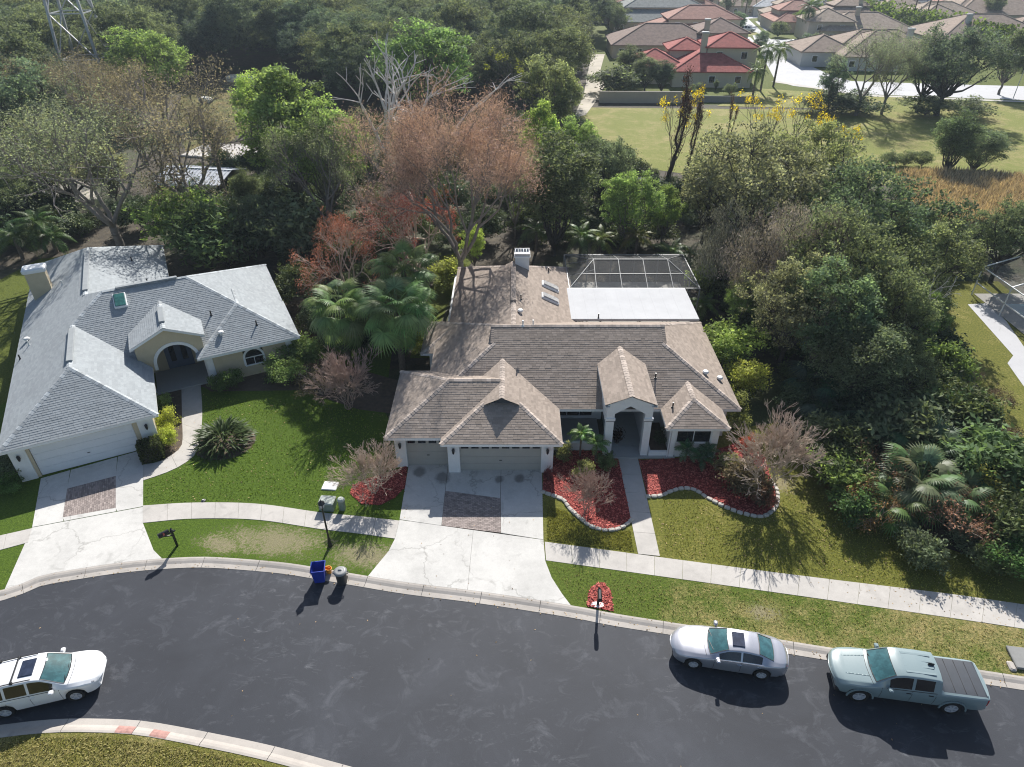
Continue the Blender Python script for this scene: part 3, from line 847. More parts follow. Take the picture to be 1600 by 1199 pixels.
class Roof:
    """collects the planes of one roof: deck, shingle courses, caps, fascia"""
    def __init__(s, off, expo=0.165, tab=0.33, seed=1, thick=0.020, capr=1.0):
        s.thick, s.capr = thick, capr
        s.off = off
        s.deck, s.sh, s.cap, s.fas = MB(off), MB(off), MB(off), MB(off)
        s.expo, s.tab, s.rng = expo, tab, random.Random(seed)
    def plane(s, poly, origin=None, shingles=True, udir=None):
        P = [Vector(p) for p in poly]
        u = (P[1] - P[0]).normalized()
        n = (P[1] - P[0]).cross(P[2] - P[0]).normalized()
        if n.z < 0:
            P = [P[1], P[0]] + P[:1:-1]
            u = -u
            n = -n
            n = (P[1] - P[0]).cross(P[2] - P[0]).normalized()
        if udir:
            u = Vector(udir)
        v = n.cross(u)
        O = Vector(origin) if origin else P[0]
        s.deck.add([tuple(p - n * 0.012) for p in P], [tuple(range(len(P)))])
        if not shingles:
            return
        q = [((p - O).dot(u), (p - O).dot(v)) for p in P]
        v0, v1 = min(x[1] for x in q), max(x[1] for x in q)
        e, w, r = s.expo, s.tab, s.rng
        j = math.floor(v0 / e + 1e-6)
        while j * e < v1 - 1e-6:
            strip = clip_rect(q, -1e6, 1e6, j * e, (j + 1) * e)
            if strip:
                a0, a1 = min(x[0] for x in strip), max(x[0] for x in strip)
                x = a0 - r.random() * w
                rowt = r.uniform(-.06, .06)
                while x < a1:
                    ww = w * r.choice((.7, 1, 1, 1.3))
                    c = clip_rect(strip, x + .004, x + ww - .004, j * e, (j + 1) * e)
                    if len(c) >= 3:
                        jl = r.uniform(0, .006)
                        lift = [0.004 + jl + s.thick * (1 - (b - j * e) / e) for a, b in c]
                        vs = [tuple(O + u * a + v * b + n * l) for (a, b), l in zip(c, lift)]
                        fs = [tuple(range(len(c)))]
                        for i in range(len(c)):
                            k = (i + 1) % len(c)
                            if abs(c[i][1] - j * e) < 1e-6 and abs(c[k][1] - j * e) < 1e-6:
                                m = len(vs)
                                vs += [tuple(O + u * c[i][0] + v * c[i][1]), tuple(O + u * c[k][0] + v * c[k][1])]
                                fs.append((i, m, m + 1, k))
                        s.sh.add(vs, fs, min(.98, max(.02, .5 + rowt + r.uniform(-.38, .38))))
                    x += ww
            j += 1
    def caps(s, a, b, slope=0.4, w=0.17):
        a, b = Vector(a), Vector(b)
        L = (b - a).length
        d = (b - a) / L
        sd = d.cross(Vector((0, 0, 1))).normalized()
        up = sd.cross(d)
        n = max(1, int(L / 0.27))
        for i in range(n):
            p, q = a + d * (L * i / n), a + d * (L * (i + 1) / n + 0.02)
            vs = []
            for pt, l in ((p, 0.030 + 0.028 * s.capr), (q, 0.030)):
                c = pt + up * l
                vs += [c - sd * w - up * w * slope, c, c + sd * w - up * w * slope]
            vs += [p - sd * w - up * (w * slope - .01), p + up * 0.015, p + sd * w - up * (w * slope - .01)]
            s.cap.add([tuple(x) for x in vs], [(0, 1, 4, 3), (1, 2, 5, 4), (6, 7, 1, 0), (7, 8, 2, 1)], s.rng.random() * .96 + .01)
    def fascia(s, a, b, h=0.17, out=None, soffit=0.5):
        """white board hung under an eave or rake from a to b, with its soffit"""
        a, b = Vector(a), Vector(b)
        d = (b - a).normalized()
        sd = d.cross(Vector((0, 0, 1))).normalized()
        if out is not None and sd.dot(Vector(out)) < 0:
            sd = -sd
        v = []
        for p in (a, b):
            for o, z in ((0.015, 0.005), (0.015, -h), (-0.02, -h), (-0.02, -0.03)):
                v.append(tuple(p + sd * o + Vector((0, 0, z))))
        s.fas.add(v, [(0, 4, 5, 1), (1, 5, 6, 2), (2, 6, 7, 3), (0, 3, 7, 4), (3, 2, 1, 0), (4, 5, 6, 7)])
        if soffit:
            k = [tuple(p + sd * o + Vector((0, 0, -h + .02))) for p in (a, b) for o in (-0.02, -soffit)]
            s.fas.add(k, [(0, 1, 3, 2)])
    def hip(s, x0, x1, y0, y1, ze, p, axis='x', e0='hip', e1='hip', g0=0.0, g1=0.0, fascia=('l', 'r', '0', '1'), caps=True):
        """hip block with equal pitches; ends 'hip' (g = set-back gablet), 'gable' or 'open'"""
        T = (lambda l, a, z: (l, a, z)) if axis == 'x' else (lambda l, a, z: (a, l, z))
        l0, l1, a0, a1 = (x0, x1, y0, y1) if axis == 'x' else (y0, y1, x0, x1)
        run = (a1 - a0) / 2
        am, zr = (a0 + a1) / 2, ze + run * p
        r0 = l0 + (run - g0 if e0 == 'hip' else 0)
        r1 = l1 - (run - g1 if e1 == 'hip' else 0)
        ov0, ov1 = (0.22 if e0 == 'hip' and g0 else 0), (0.22 if e1 == 'hip' and g1 else 0)
        for aa, sg in ((a0, 1), (a1, -1)):
            o = T(l0, aa, ze)
            s.plane([T(r0, aa, ze), T(r1, aa, ze), T(r1, am, zr), T(r0, am, zr)], o)
            if ov0:
                z = zr - p * g0
                s.plane([T(r0 - ov0, am - sg * g0, z), T(r0, am - sg * g0, z), T(r0, am, zr), T(r0 - ov0, am, zr)], None)
            if ov1:
                z = zr - p * g1
                s.plane([T(r1, am - sg * g1, z), T(r1 + ov1, am - sg * g1, z), T(r1 + ov1, am, zr), T(r1, am, zr)], None)
            if e0 == 'hip':
                k = run - g0
                s.plane([T(l0, aa, ze), T(r0, aa, ze), T(r0, aa + sg * k, ze + p * k)], o)
            if e1 == 'hip':
                k = run - g1
                s.plane([T(r1, aa, ze), T(l1, aa, ze), T(r1, aa + sg * k, ze + p * k)], o)
        for l, r, g, e, sg in ((l0, r0, g0, e0, 1), (l1, r1, g1, e1, -1)):
            if e != 'hip':
                continue
            k = run - g
            pts = [T(l, a0, ze), T(l, a1, ze), T(r, am + g, ze + p * k), T(r, am - g, ze + p * k)] if g else [T(l, a0, ze), T(l, a1, ze), T(r, am, zr)]
            s.plane(pts)
            if caps:
                s.caps(T(l, a0, ze), T(r, am - g, ze + p * k))
                s.caps(T(l, a1, ze), T(r, am + g, ze + p * k))
        if caps:
            s.caps(T(r0 - ov0, am, zr), T(r1 + ov1, am, zr), p)
        if 'l' in fascia:
            s.fascia(T(l0, a0, ze), T(l1, a0, ze), out=T(0, -1, 0))
        if 'r' in fascia:
            s.fascia(T(l0, a1, ze), T(l1, a1, ze), out=T(0, 1, 0))
        if '0' in fascia and e0 == 'hip':
            s.fascia(T(l0, a0, ze), T(l0, a1, ze), out=T(-1, 0, 0))
        if '1' in fascia and e1 == 'hip':
            s.fascia(T(l1, a0, ze), T(l1, a1, ze), out=T(1, 0, 0))
        return dict(zr=zr, am=am, r0=r0, r1=r1, run=run, T=T)
    def build(s, root, shm, capm):
        rf = s.deck.build('roof', shm, root)
        o = s.sh.build('shingles', shm, rf)
        o['kind'] = 'stuff'
        o = s.cap.build('ridge_caps', capm, rf)
        o['kind'] = 'stuff'
        s.fas.build('fascia', 'trim', rf)
        return rf

def hit(u, v, p, n):
    """where the sight line through a photo pixel meets a roof plane (used to survey roof fittings)"""
    x = (u - 800) / FPX
    y = -(v - 599.5) / FPX
    d = Vector((x, _cp + y * _sp, -_sp + y * _cp))
    o = Vector((0, 0, CAM_H))
    t = (Vector(p) - o).dot(n) / d.dot(n)
    return o + d * t

def window(root, loc, rotz, w, h, nx=1, ny=1, frame='trim', fw=0.07, glass='glass', name='window', arch=False):
    """framed window; local x across, z up from the sill, outside towards -y"""
    mb = MB()
    mb.box(-w / 2 - fw, -w / 2, -.05, .06, -fw, h + fw).box(w / 2, w / 2 + fw, -.05, .06, -fw, h + fw)
    mb.box(-w / 2, w / 2, -.05, .06, -fw, 0).box(-w / 2, w / 2, -.05, .06, h, h + fw)
    for i in range(1, nx):
        x = -w / 2 + w * i / nx
        mb.box(x - .02, x + .02, -.03, .05, 0, h)
    for j in range(1, ny):
        mb.box(-w / 2, w / 2, -.032, .048, h * j / ny - .02, h * j / ny + .02)
    f = mb.build(name, frame, root, loc, rotz)
    MB().box(-w / 2, w / 2, .015, .03, 0, h).build('pane', glass, f)
    return f

def lantern(root, loc, rotz=0.0):
    """black coach lantern on a wall; outside towards -y"""
    mb = MB().box(-.06, .06, -.02, .0, -.12, .16)
    mb.lathe([(.0, .30), (.03, .27), (.10, .16), (.085, .14), (.065, -.10), (.03, -.16), (0, -.19)], 8, (0, -.16, 0))
    mb.bar((0, 0, .12), (0, -.16, .20), .02)
    return mb.build('wall_lantern', 'black', root, loc, rotz)

def garage_door(root, loc, rotz, w, h, mat, lites=0):
    d = MB().box(-w / 2 - .02, w / 2 + .02, .06, .10, 0, h).build('garage_door', mat, root, loc, rotz)
    n = 4
    for i in range(n):
        z0, z1 = h * i / n + .006, h * (i + 1) / n - .006
        MB().bbox(-w / 2, w / 2, -.005, .058, z0, z1, .008).build('door_panel', mat, d)
    for i in range(lites):
        ww = w / lites
        x = -w / 2 + ww * (i + .5)
        MB().box(x - ww * .36, x + ww * .36, -.018, -.007, h * .80, h * .93).build('pane', 'glass', d)
    MB().box(-.08, .08, -.03, -.007, h * .36, h * .38).build('handle', 'black', d)
    return d

# ------------------------------------------------------------------ the brown-roofed house
HX, HY = 3.4, 38.5
house = thing('brown_roofed_house', 'white stucco house with brown shingle roof, two grey garage doors and arched entry portico', 'house', (HX, HY, 0))
off = (-HX, -HY, 0)
rf = Roof(off, seed=3, thick=0.009, capr=.5)
PT = 0.47
ZE = 2.6
# main block (hips with small gablets)
main = rf.hip(-5.55, 14.36, 34.5, 45.7, ZE, 0.515, 'x', g0=1.25, g1=1.25)
# single garage block, wide garage block, bay block, rear wing, low left wing
A = rf.hip(-7.55, -0.72, 31.61, 38.9, ZE + .004, 0.48, 'x', e1='open')
B = rf.hip(-4.19, 2.96, 31.02, 38.3, ZE + .008, PT, 'y', e1='open', g0=1.06)
Y = rf.hip(9.33, 13.16, 32.5, 36.6, ZE + .006, PT, 'y', e1='open')
Wg = rf.hip(-4.75, 4.95, 41.0, 55.6, ZE + .010, 0.49, 'y', e0='open', g1=0.6)
Lw = rf.hip(-6.55, -1.0, 41.7, 46.4, ZE - .35, 0.42, 'x', e1='open')
# portico gable, standing above the main eave
px0, px1, pyf = 5.55, 8.66, 32.85
pzr, pze = 4.72, 4.10
pm = (px0 + px1) / 2
for xe in (px0, px1):
    rf.plane([(xe, pyf, pze), (xe, 38.75, pze), (pm, 38.75, pzr), (pm, pyf, pzr)])
    rf.fascia((xe, pyf, pze), (xe, 37.2, pze), out=(1 if xe == px1 else -1, 0, 0), soffit=0.3)
rf.caps((pm, pyf, pzr), (pm, 38.6, pzr), .36)
roof = rf.build(house, 'shingle_brown', 'cap_brown')
# gablet faces
mb = MB(off)
yb = B['r0']
mb.add([(B['am'] - 1.06, yb, B['zr'] - PT * 1.06), (B['am'] + 1.06, yb, B['zr'] - PT * 1.06), (B['am'], yb, B['zr'] - .02)], [(0, 1, 2)])
mb.build('gable', 'gable', roof)
for x in (main['r0'], main['r1']):
    g = 1.25
    MB(off).add([(x, main['am'] - g, main['zr'] - .515 * g), (x, main['am'] + g, main['zr'] - .515 * g), (x, main['am'], main['zr'] - .02)], [(0, 1, 2)]).build('gable', 'gable', roof)
MB(off).add([(Wg['am'] - .6, Wg['r1'], Wg['zr'] - .49 * .6), (Wg['am'] + .6, Wg['r1'], Wg['zr'] - .49 * .6), (Wg['am'], Wg['r1'], Wg['zr'] - .02)], [(0, 1, 2)]).build('gable', 'gable', roof)
# walls
w = MB(off)
w.box(-7.05, -6.42, 32.12, 32.32, 0, 2.50)                # single garage
w.box(-3.86, -3.45, 32.12, 32.30, 0, 2.50)
w.box(-6.42, -3.86, 32.12, 32.30, 2.16, 2.50)
w.box(-7.05, -6.85, 32.32, 38.4, 0, 2.50)
w.box(-6.85, -5.0, 38.2, 38.4, 0, 2.50)
w.box(-3.14, 1.76, 31.56, 31.76, 2.16, 2.50)              # wide garage header
w.box(-3.66, -3.46, 31.80, 32.12, 0, 2.48)
w.box(2.26, 2.46, 31.80, 35.2, 0, 2.48)
w.box(13.55, 13.75, 35.1, 45.1, 0, 2.50)                  # right side wall
w.box(12.6, 13.55, 35.1, 35.3, 0, 2.50)
w.box(-5.0, 13.55, 44.9, 45.1, 0, 2.50)
w.box(-5.0, -4.8, 38.4, 55.0, 0, 2.15)
w.box(-4.2, -4.0, 45.1, 55.0, 0, 2.50)
w.box(4.15, 4.35, 45.1, 55.0, 0, 2.50)
w.box(-4.2, 4.35, 54.9, 55.1, 0, 2.50)
w.box(-6.0, -5.0, 42.2, 42.4, 0, 2.15)
w.box(-6.0, -5.8, 42.4, 46.0, 0, 2.15)
w.box(2.46, 6.0, 36.9, 37.1, 0, 2.55)                     # back of the window recess
w.box(5.7, 5.9, 33.5, 37.9, 2.5, 4.05)                    # portico cheeks
w.box(8.32, 8.5, 33.5, 38.6, 0, 4.05)
w.box(5.72, 8.5, 38.6, 38.8, 0, 4.2)
w.box(8.5, 9.9, 36.3, 36.5, 0, 2.55)
w.box(9.85, 10.05, 33.1, 36.3, 0, 2.5)                    # bay
w.box(10.05, 12.65, 33.0, 33.2, 0, 1.15)
w.box(10.05, 12.65, 33.0, 33.2, 2.2, 2.5)
w.box(12.45, 12.65, 33.2, 35.1, 0, 2.5)
w.build('wall', 'white', house)
# projecting pillars of the garage and bay
for x0, x1, y0, y1 in ((-3.86, -3.14, 31.50, 31.80), (1.76, 2.48, 31.50, 31.80), (-7.10, -6.42, 32.02, 32.12)):
    MB(off).bbox(x0, x1, y0, y1, 0, 2.49, .015).build('pillar', 'trim', house)
for x0, x1 in ((9.80, 10.10), (12.28, 12.72)):
    MB(off).bbox(x0, x1, 32.88, 33.02, 0, 2.48, .015).build('pillar', 'trim', house)
garage_door(house, (-0.69 + off[0], 31.72 + off[1], 0.02), 0, 4.9, 2.14, 'garage', 8)
garage_door(house, (-5.14 + off[0], 32.22 + off[1], 0.02), 0, 2.56, 2.14, 'garage', 4)
for x, y in ((-3.5, 31.50), (2.12, 31.50), (-6.76, 32.02)):
    lantern(house, (x + off[0], y + off[1], 1.75))
# recess: ledge wall, floor, windows
MB(off).bbox(2.50, 5.70, 33.62, 33.85, 0, 0.62, .02).build('ledge', 'trim', house)
MB(off).box(2.50, 5.72, 33.86, 36.9, 0, 0.10).build('porch_floor', 'porch', house)
window(house, (4.1 + off[0], 36.88 + off[1], 0.35), 0, 2.5, 1.95, 3, 2)
# portico front: one casting with a peaked opening
o1 = [(5.72, 0), (5.72, 4.0), (pm, 4.60), (8.50, 4.0), (8.50, 0), (8.05, 0), (8.05, 3.35), (pm, 3.92), (6.20, 3.35), (6.20, 0)]
n = len(o1)
mbp = MB(off)
vs = [(x, 33.0, z) for x, z in o1] + [(x, 33.5, z) for x, z in o1]
quads = [(0, 9, 8, 1), (1, 8, 7, 2), (2, 7, 6, 3), (3, 6, 5, 4)]
mbp.add(vs, [tuple(q) for q in quads] + [tuple(n + i for i in q[::-1]) for q in quads] + [(i, (i + 1) % n, n + (i + 1) % n, n + i) for i in range(n)])
mbp.build('portico', 'trim', house)
for x0, x1 in ((5.66, 6.26), (7.99, 8.56)):
    MB(off).bbox(x0, x1, 32.94, 33.06, 2.85, 3.05, .01).build('moulding', 'trim', house)
    MB(off).box(x0 + .02, x1 - .02, 32.955, 33.04, 2.80, 2.845).build('moulding', 'gable', house)
pd = MB(off).box(6.35, 7.95, 38.5, 38.6, 0.12, 2.3).build('front_door', 'gable', house)
MB(off).box(7.05, 7.25, 38.46, 38.5, 1.0, 1.2).build('handle', 'chrome', pd)
window(house, (7.15 + off[0], 38.58 + off[1], 2.6), 0, 1.4, 0.7, 1, 1)
for i in range(5):
    y0 = 32.78 + i * 1.17
    MB(off).box(6.10, 8.31, y0 + .01, y0 + 1.16, 0, 0.11).build('floor_slab', 'porch', house)
MB(off).box(8.33, 10.2, 32.80, 33.0, 0, 0.11).build('floor_slab', 'porch', house)
# planter court beside the portico: low white kerb walls
MB(off).bbox(8.56, 9.80, 32.98, 33.16, 0, 0.42, .015).build('ledge', 'trim', house)
MB(off).bbox(8.56, 8.70, 33.17, 36.2, 0, 0.42, .015).build('ledge', 'trim', house)
MB(off).box(8.72, 9.84, 33.18, 36.28, 0, 0.2).build('planting_soil', 'soil', house)
window(house, (11.2 + off[0], 33.0 + off[1], 1.2), 0, 2.05, 0.95, 2, 1)
# downpipe by the bay
MB(off).cyl((9.72, 32.9, 0), (9.72, 32.9, 2.45), .04, n=8).build('downpipe', 'trim', house)
# low roof over the patio, with its edge and posts
MB(off).bbox(4.4, 14.28, 45.75, 51.05, 2.66, 2.84, .03).build('patio_roof', 'membrane', house)
for i in range(11):
    x = 4.9 + i * .9
    MB(off).bbox(x - .02, x + .02, 45.8, 51.0, 2.835, 2.846, .004).build('roof_seam', 'membrane', house)
MB(off).bbox(4.38, 14.30, 51.05, 51.16, 2.64, 2.80, .02).build('gutter', 'trim', house)
for x in (7.5, 10.8, 14.0):
    MB(off).box(x - .07, x + .07, 50.8, 50.94, 0, 2.66).build('post', 'trim', house)
# chimney
ch = MB(off)
ch.bbox(0.25, 1.40, 51.2, 52.3, 3.9, 5.45, .02)
chim = ch.build('chimney', 'white', roof)
MB(off).bbox(0.17, 1.48, 51.12, 52.38, 5.45, 5.58, .02).build('chimney_cap', 'trim', house)
cg = MB(off)
for i in range(6):
    cg.box(0.27 + i * .22, 0.30 + i * .22, 51.2, 52.3, 5.58, 5.76)
cg.box(0.2, 1.45, 51.16, 51.2, 5.58, 5.8).box(0.2, 1.45, 52.3, 52.34, 5.58, 5.8)
cg.build('chimney_guard', 'galv', house)
# skylights on the rear wing
nW = Vector((0.49, 0, 1)).normalized()
pW = Vector((4.95, 50, ZE + .01))
for (u, v) in ((859, 449), (859, 468)):
    q = hit(u, v, pW, nW)
    sk = MB().bbox(-.75, .75, -.45, .45, -.05, .16, .04)
    ob = sk.build('skylight', 'trim', roof, (q.x + off[0], q.y + off[1], q.z), rot=(0, math.atan(0.49), 0))
    MB().bbox(-.66, .66, -.36, .36, .165, .24, .06).build('pane', 'skylight_pale', ob)
# vents and pipes
def roof_vent(root, q, kind='pipe', white=False):
    if kind == 'pipe':
        mb = MB().cyl((0, 0, -.1), (0, 0, .38), .05, n=8).cyl((0, 0, -.04), (0, 0, .05), .12, .07, n=8)
        return mb.build('vent_pipe', 'vent_white' if white else 'black', root, q, smooth=False)
    mb = MB().cyl((0, 0, -.1), (0, 0, .16), .11, n=10).lathe([(.20, .14), (.21, .19), (.16, .27), (.0, .31)], 12)
    return mb.build('roof_vent', 'vent_white', root, q)
pM = Vector((0, 34.5, ZE)); nM = Vector((0, -.515, 1)).normalized()
pMR = Vector((14.36, 0, ZE)); nMR = Vector((.515, 0, 1)).normalized()
pBk = Vector((0, 45.7, ZE)); nBk = Vector((0, .515, 1)).normalized()
pWL = Vector((-4.75, 0, ZE)); nWL = Vector((-.49, 0, 1)).normalized()
pY = Vector((9.33, 0, ZE)); nY = Vector((-PT, 0, 1)).normalized()
for (u, v, p, nn, k, wh) in ((814, 468, pW, nW, 'pipe', False), (857, 425, pW, nW, 'pipe', False), (813, 489, pW, nW, 'round', True),
                             (817, 509, pBk, nBk, 'pipe', True), (833, 508, pBk, nBk, 'pipe', True), (1024, 591, pM, nM, 'pipe', False),
                             (1102, 585, pMR, nMR, 'round', True), (1124, 594, pMR, nMR, 'round', True), (1051, 637, pY, nY, 'pipe', False)):
    q = hit(u, v, p, nn)
    roof_vent(roof, (q.x + off[0], q.y + off[1], q.z), k, wh)
q = hit(935, 497, Vector((0, 0, 2.84)), Vector((0, 0, 1)))
roof_vent(house, (q.x + off[0], q.y + off[1], q.z), 'pipe', False)
# ridge vent on the rear wing
MB(off).bbox(-.1, .3, 44.5, 50.6, Wg['zr'] - .02, Wg['zr'] + .12, .03).build('ridge_vent', 'cap_brown', roof)

# ------------------------------------------------------------------ pool enclosure
EX0, EX1, EY0, EY1 = 4.75, 15.55, 51.12, 58.0
enc = thing('pool_enclosure', 'screened pool enclosure with pale metal frame behind the white patio roof', 'pool enclosure', (10.1, 54.5, 0))
eo = (-10.1, -54.5, 0)
EZ, RZ, rx0, rx1, ry = 2.75, 3.85, 7.0, 13.35, 54.5
def epart(name, mat, pts, w=.07):
    mb = MB(eo)
    for a, b in pts:
        mb.bar(a, b, w, w * 1.4)
    return mb.build(name, mat, enc)
def ebeam(a, b, w=.085):
    return epart('beam', 'alu', [(a, b)], w * .62)
cor = [(EX0, EY0, EZ), (EX1, EY0, EZ), (EX1, EY1, EZ), (EX0, EY1, EZ)]
for i in range(4):
    ebeam(cor[i], cor[(i + 1) % 4], .11)
ebeam((rx0, ry, RZ), (rx1, ry, RZ), .09)
for c, e in ((cor[0], (rx0, ry, RZ)), (cor[3], (rx0, ry, RZ)), (cor[1], (rx1, ry, RZ)), (cor[2], (rx1, ry, RZ))):
    ebeam(c, e)
nb = 3
xs = [rx0 + (rx1 - rx0) * i / nb for i in range(nb + 1)]
for x in xs:
    ebeam((x, EY0, EZ), (x, ry, RZ))
    ebeam((x, EY1, EZ), (x, ry, RZ))
zm, ym0, ym1 = (EZ + RZ) / 2, (EY0 + ry) / 2, (EY1 + ry) / 2
hx0, hx1 = (EX0 + rx0) / 2, (EX1 + rx1) / 2
ebeam((rx0, ym0, zm), (rx1, ym0, zm), .06)
ebeam((hx0, ym0, zm), (rx0, ym0, zm), .06)
ebeam((rx1, ym0, zm), (hx1, ym0, zm), .06)
ebeam((EX0, ym0 + .6, EZ), (rx0, ym0 + .6, zm + .1), .055)
ebeam((EX1, ym0 + .6, EZ), (rx1, ym0 + .6, zm + .1), .055)
ebeam((EX0, ym1 - .3, EZ), (rx0, ry, RZ), .055)
ebeam((EX1, ym1 - .3, EZ), (rx1, ry, RZ), .055)
for x in np.linspace(EX0, EX1, 6):
    for y in (EY1,):
        epart('post', 'alu', [((x, y, 0), (x, y, EZ))], .075)
for y in (EY0, ry, ym1):
    for x in (EX0, EX1):
        epart('post', 'alu', [((x, y, 0), (x, y, EZ))], .075)
def escreen(pts):
    MB(eo).add(pts, [tuple(range(len(pts)))]).build('screen_panel', 'screen', enc)
for i in range(nb):
    for (ya, za, yb2, zb) in ((EY0, EZ, ym0, zm), (ym0, zm, ry, RZ), (EY1, EZ, ry, RZ)):
        escreen([(xs[i], ya, za), (xs[i + 1], ya, za), (xs[i + 1], yb2, zb), (xs[i], yb2, zb)])
escreen([(EX0, EY0, EZ), (rx0, EY0, EZ), (rx0, ry, RZ)])
escreen([(EX1, EY0, EZ), (rx1, ry, RZ), (rx1, EY0, EZ)])
escreen([(EX0, EY1, EZ), (rx0, ry, RZ), (rx0, EY1, EZ)])
escreen([(EX1, EY1, EZ), (rx1, EY1, EZ), (rx1, ry, RZ)])
escreen([(EX0, EY0, EZ), (rx0, ry, RZ), (EX0, EY1, EZ)])
escreen([(EX1, EY0, EZ), (EX1, EY1, EZ), (rx1, ry, RZ)])
wx = list(np.linspace(EX0, EX1, 6))
for i in range(5):
    escreen([(wx[i], EY1, 0), (wx[i + 1], EY1, 0), (wx[i + 1], EY1, EZ), (wx[i], EY1, EZ)])
for x in (EX0, EX1):
    escreen([(x, EY0, 0), (x, EY1, 0), (x, EY1, EZ), (x, EY0, EZ)])
pool_deck = struct(MB().prism([(4.7, 45.1), (15.6, 45.1), (15.6, 58.05), (4.7, 58.05)], -.05, .02).build('pool_deck', 'walk'))
struct(MB().prism([(7.6, 52.3), (12.6, 52.3), (13.0, 53.5), (12.4, 56.6), (8.0, 56.6)], -.05, .03).build('swimming_pool', 'water'))

# ------------------------------------------------------------------ the grey-roofed house (turned 26 degrees)
GA = R(26.3)
GO = (-21.99, 33.95)
grey = thing('grey_roofed_house', 'cream house with pale grey shingle roof, white garage door and tall chimney', 'house', (*GO, 0), GA)
def gl(p):
    """world -> the grey house's own axes"""
    dx, dy = p[0] - GO[0], p[1] - GO[1]
    return (dx * math.cos(GA) + dy * math.sin(GA), -dx * math.sin(GA) + dy * math.cos(GA), p[2])
def ghit(u, v, p, n):
    pw = Vector((GO[0] + p[0] * math.cos(GA) - p[1] * math.sin(GA), GO[1] + p[0] * math.sin(GA) + p[1] * math.cos(GA), p[2]))
    nw = Vector((n[0] * math.cos(GA) - n[1] * math.sin(GA), n[0] * math.sin(GA) + n[1] * math.cos(GA), n[2])).normalized()
    return gl(hit(u, v, pw, nw))
gr = Roof((0, 0, 0), seed=8, thick=0.013, capr=0.35)
S = 0.53
zL = lambda p: 2.6 + S * (p + 8.5)
zG = lambda p: 2.6 + S * (-p)
zM = lambda q: 2.6 + S * (q - 6)
ZM = zM(12.4)
eO = (-8.5, 0, 2.6)
Lp = lambda p, q: (p, q, zL(p))
for poly in ([Lp(-8.5, 0), Lp(-8.5, 4.25), Lp(-4.25, 4.25)], [Lp(-8.5, 4.25), Lp(-8.5, 10.25), Lp(-4.25, 10.25), Lp(-4.25, 4.25)],
             [Lp(-8.5, 10.25), Lp(-8.5, 12.4), Lp(-2.1, 12.4), Lp(-4.25, 10.25)], [Lp(-8.5, 12.4), Lp(-8.5, 13.95), Lp(-3.4, 13.95), Lp(-2.1, 12.4)],
             [Lp(-8.5, 13.95), Lp(-8.5, 23.6), Lp(-3.4, 23.6), Lp(-3.4, 13.95)], [Lp(-8.5, 23.6), Lp(-8.5, 28.7), Lp(-3.4, 23.6)]):
    gr.plane(poly, eO)
gr.plane([(-8.5, 0, 2.6), (0, 0, 2.6), (-4.25, 4.25, zG(-4.25))])
gr.plane([(0, 0, 2.6), (0, 6, 2.6), (-4.25, 10.25, zG(-4.25)), (-4.25, 4.25, zG(-4.25))])
Mq = lambda p, q: (p, q, zM(q))
MO = Mq(0, 6)
gr.plane([Mq(3.3, 6), Mq(9.9, 6), Mq(3.5, 12.4), Mq(3.3, 12.4)], MO)
gr.plane([Mq(-3, 9), Mq(3.3, 9), Mq(3.3, 12.4), Mq(-2.1, 12.4), Mq(-4.25, 10.25)], MO)
gr.plane([Mq(-.75, 6.75), Mq(-.75, 9), Mq(-3, 9)], MO, udir=(1, 0, 0))
gr.plane([(9.9, 6, 2.6), (9.9, 20, 2.6), (3.5, 12.4, ZM)])
wk_ = lambda p, q: (p, q, 2.6 + 0.5 * (2 - p))
gr.plane([(9.9, 20, 2.6), (2, 20, 2.6), (-3.4, 13.95, 5.3), (-2.1, 12.4, ZM), (3.5, 12.4, ZM)])
gr.plane([(2, 20, 2.6), (2, 28.7, 2.6), (-3.4, 23.6, 5.3), (-3.4, 13.95, 5.3)])
gr.plane([(2, 28.7, 2.6), (-8.5, 28.7, 2.6), (-3.4, 23.6, 5.3)])
for a, b in (((-8.5, 0, 2.6), (-4.25, 4.25, zG(-4.25))), ((0, 0, 2.6), (-4.25, 4.25, zG(-4.25))), ((-4.25, 4.25, zG(-4.25)), (-4.25, 10.25, zG(-4.25))),
             ((-4.25, 10.25, zG(-4.25)), (-2.1, 12.4, ZM)), ((-2.1, 12.4, ZM), (3.5, 12.4, ZM)), ((9.9, 6, 2.6), (3.5, 12.4, ZM)), ((9.9, 20, 2.6), (3.5, 12.4, ZM)),
             ((-3.4, 13.95, 5.3), (-3.4, 23.6, 5.3)), ((-8.5, 28.7, 2.6), (-3.4, 23.6, 5.3)), ((2, 28.7, 2.6), (-3.4, 23.6, 5.3))):
    gr.caps(a, b, .42)
for a, b, o in (((-8.5, 0), (0, 0), (0, -1, 0)), ((0, 0), (0, 6), (1, 0, 0)), ((-8.5, 0), (-8.5, 28.7), (-1, 0, 0)), ((3.8, 6), (9.9, 6), (0, -1, 0)),
                ((9.9, 6), (9.9, 20), (1, 0, 0)), ((2, 20), (9.9, 20), (0, 1, 0)), ((2, 20), (2, 28.7), (1, 0, 0)), ((-8.5, 28.7), (2, 28.7), (0, 1, 0))):
    gr.fascia((*a, 2.6), (*b, 2.6), out=o)
gr.hip(2.85, 9.94, 5.72, 12.0, 2.63, S, 'y', e1='open', fascia=('l', '0'))
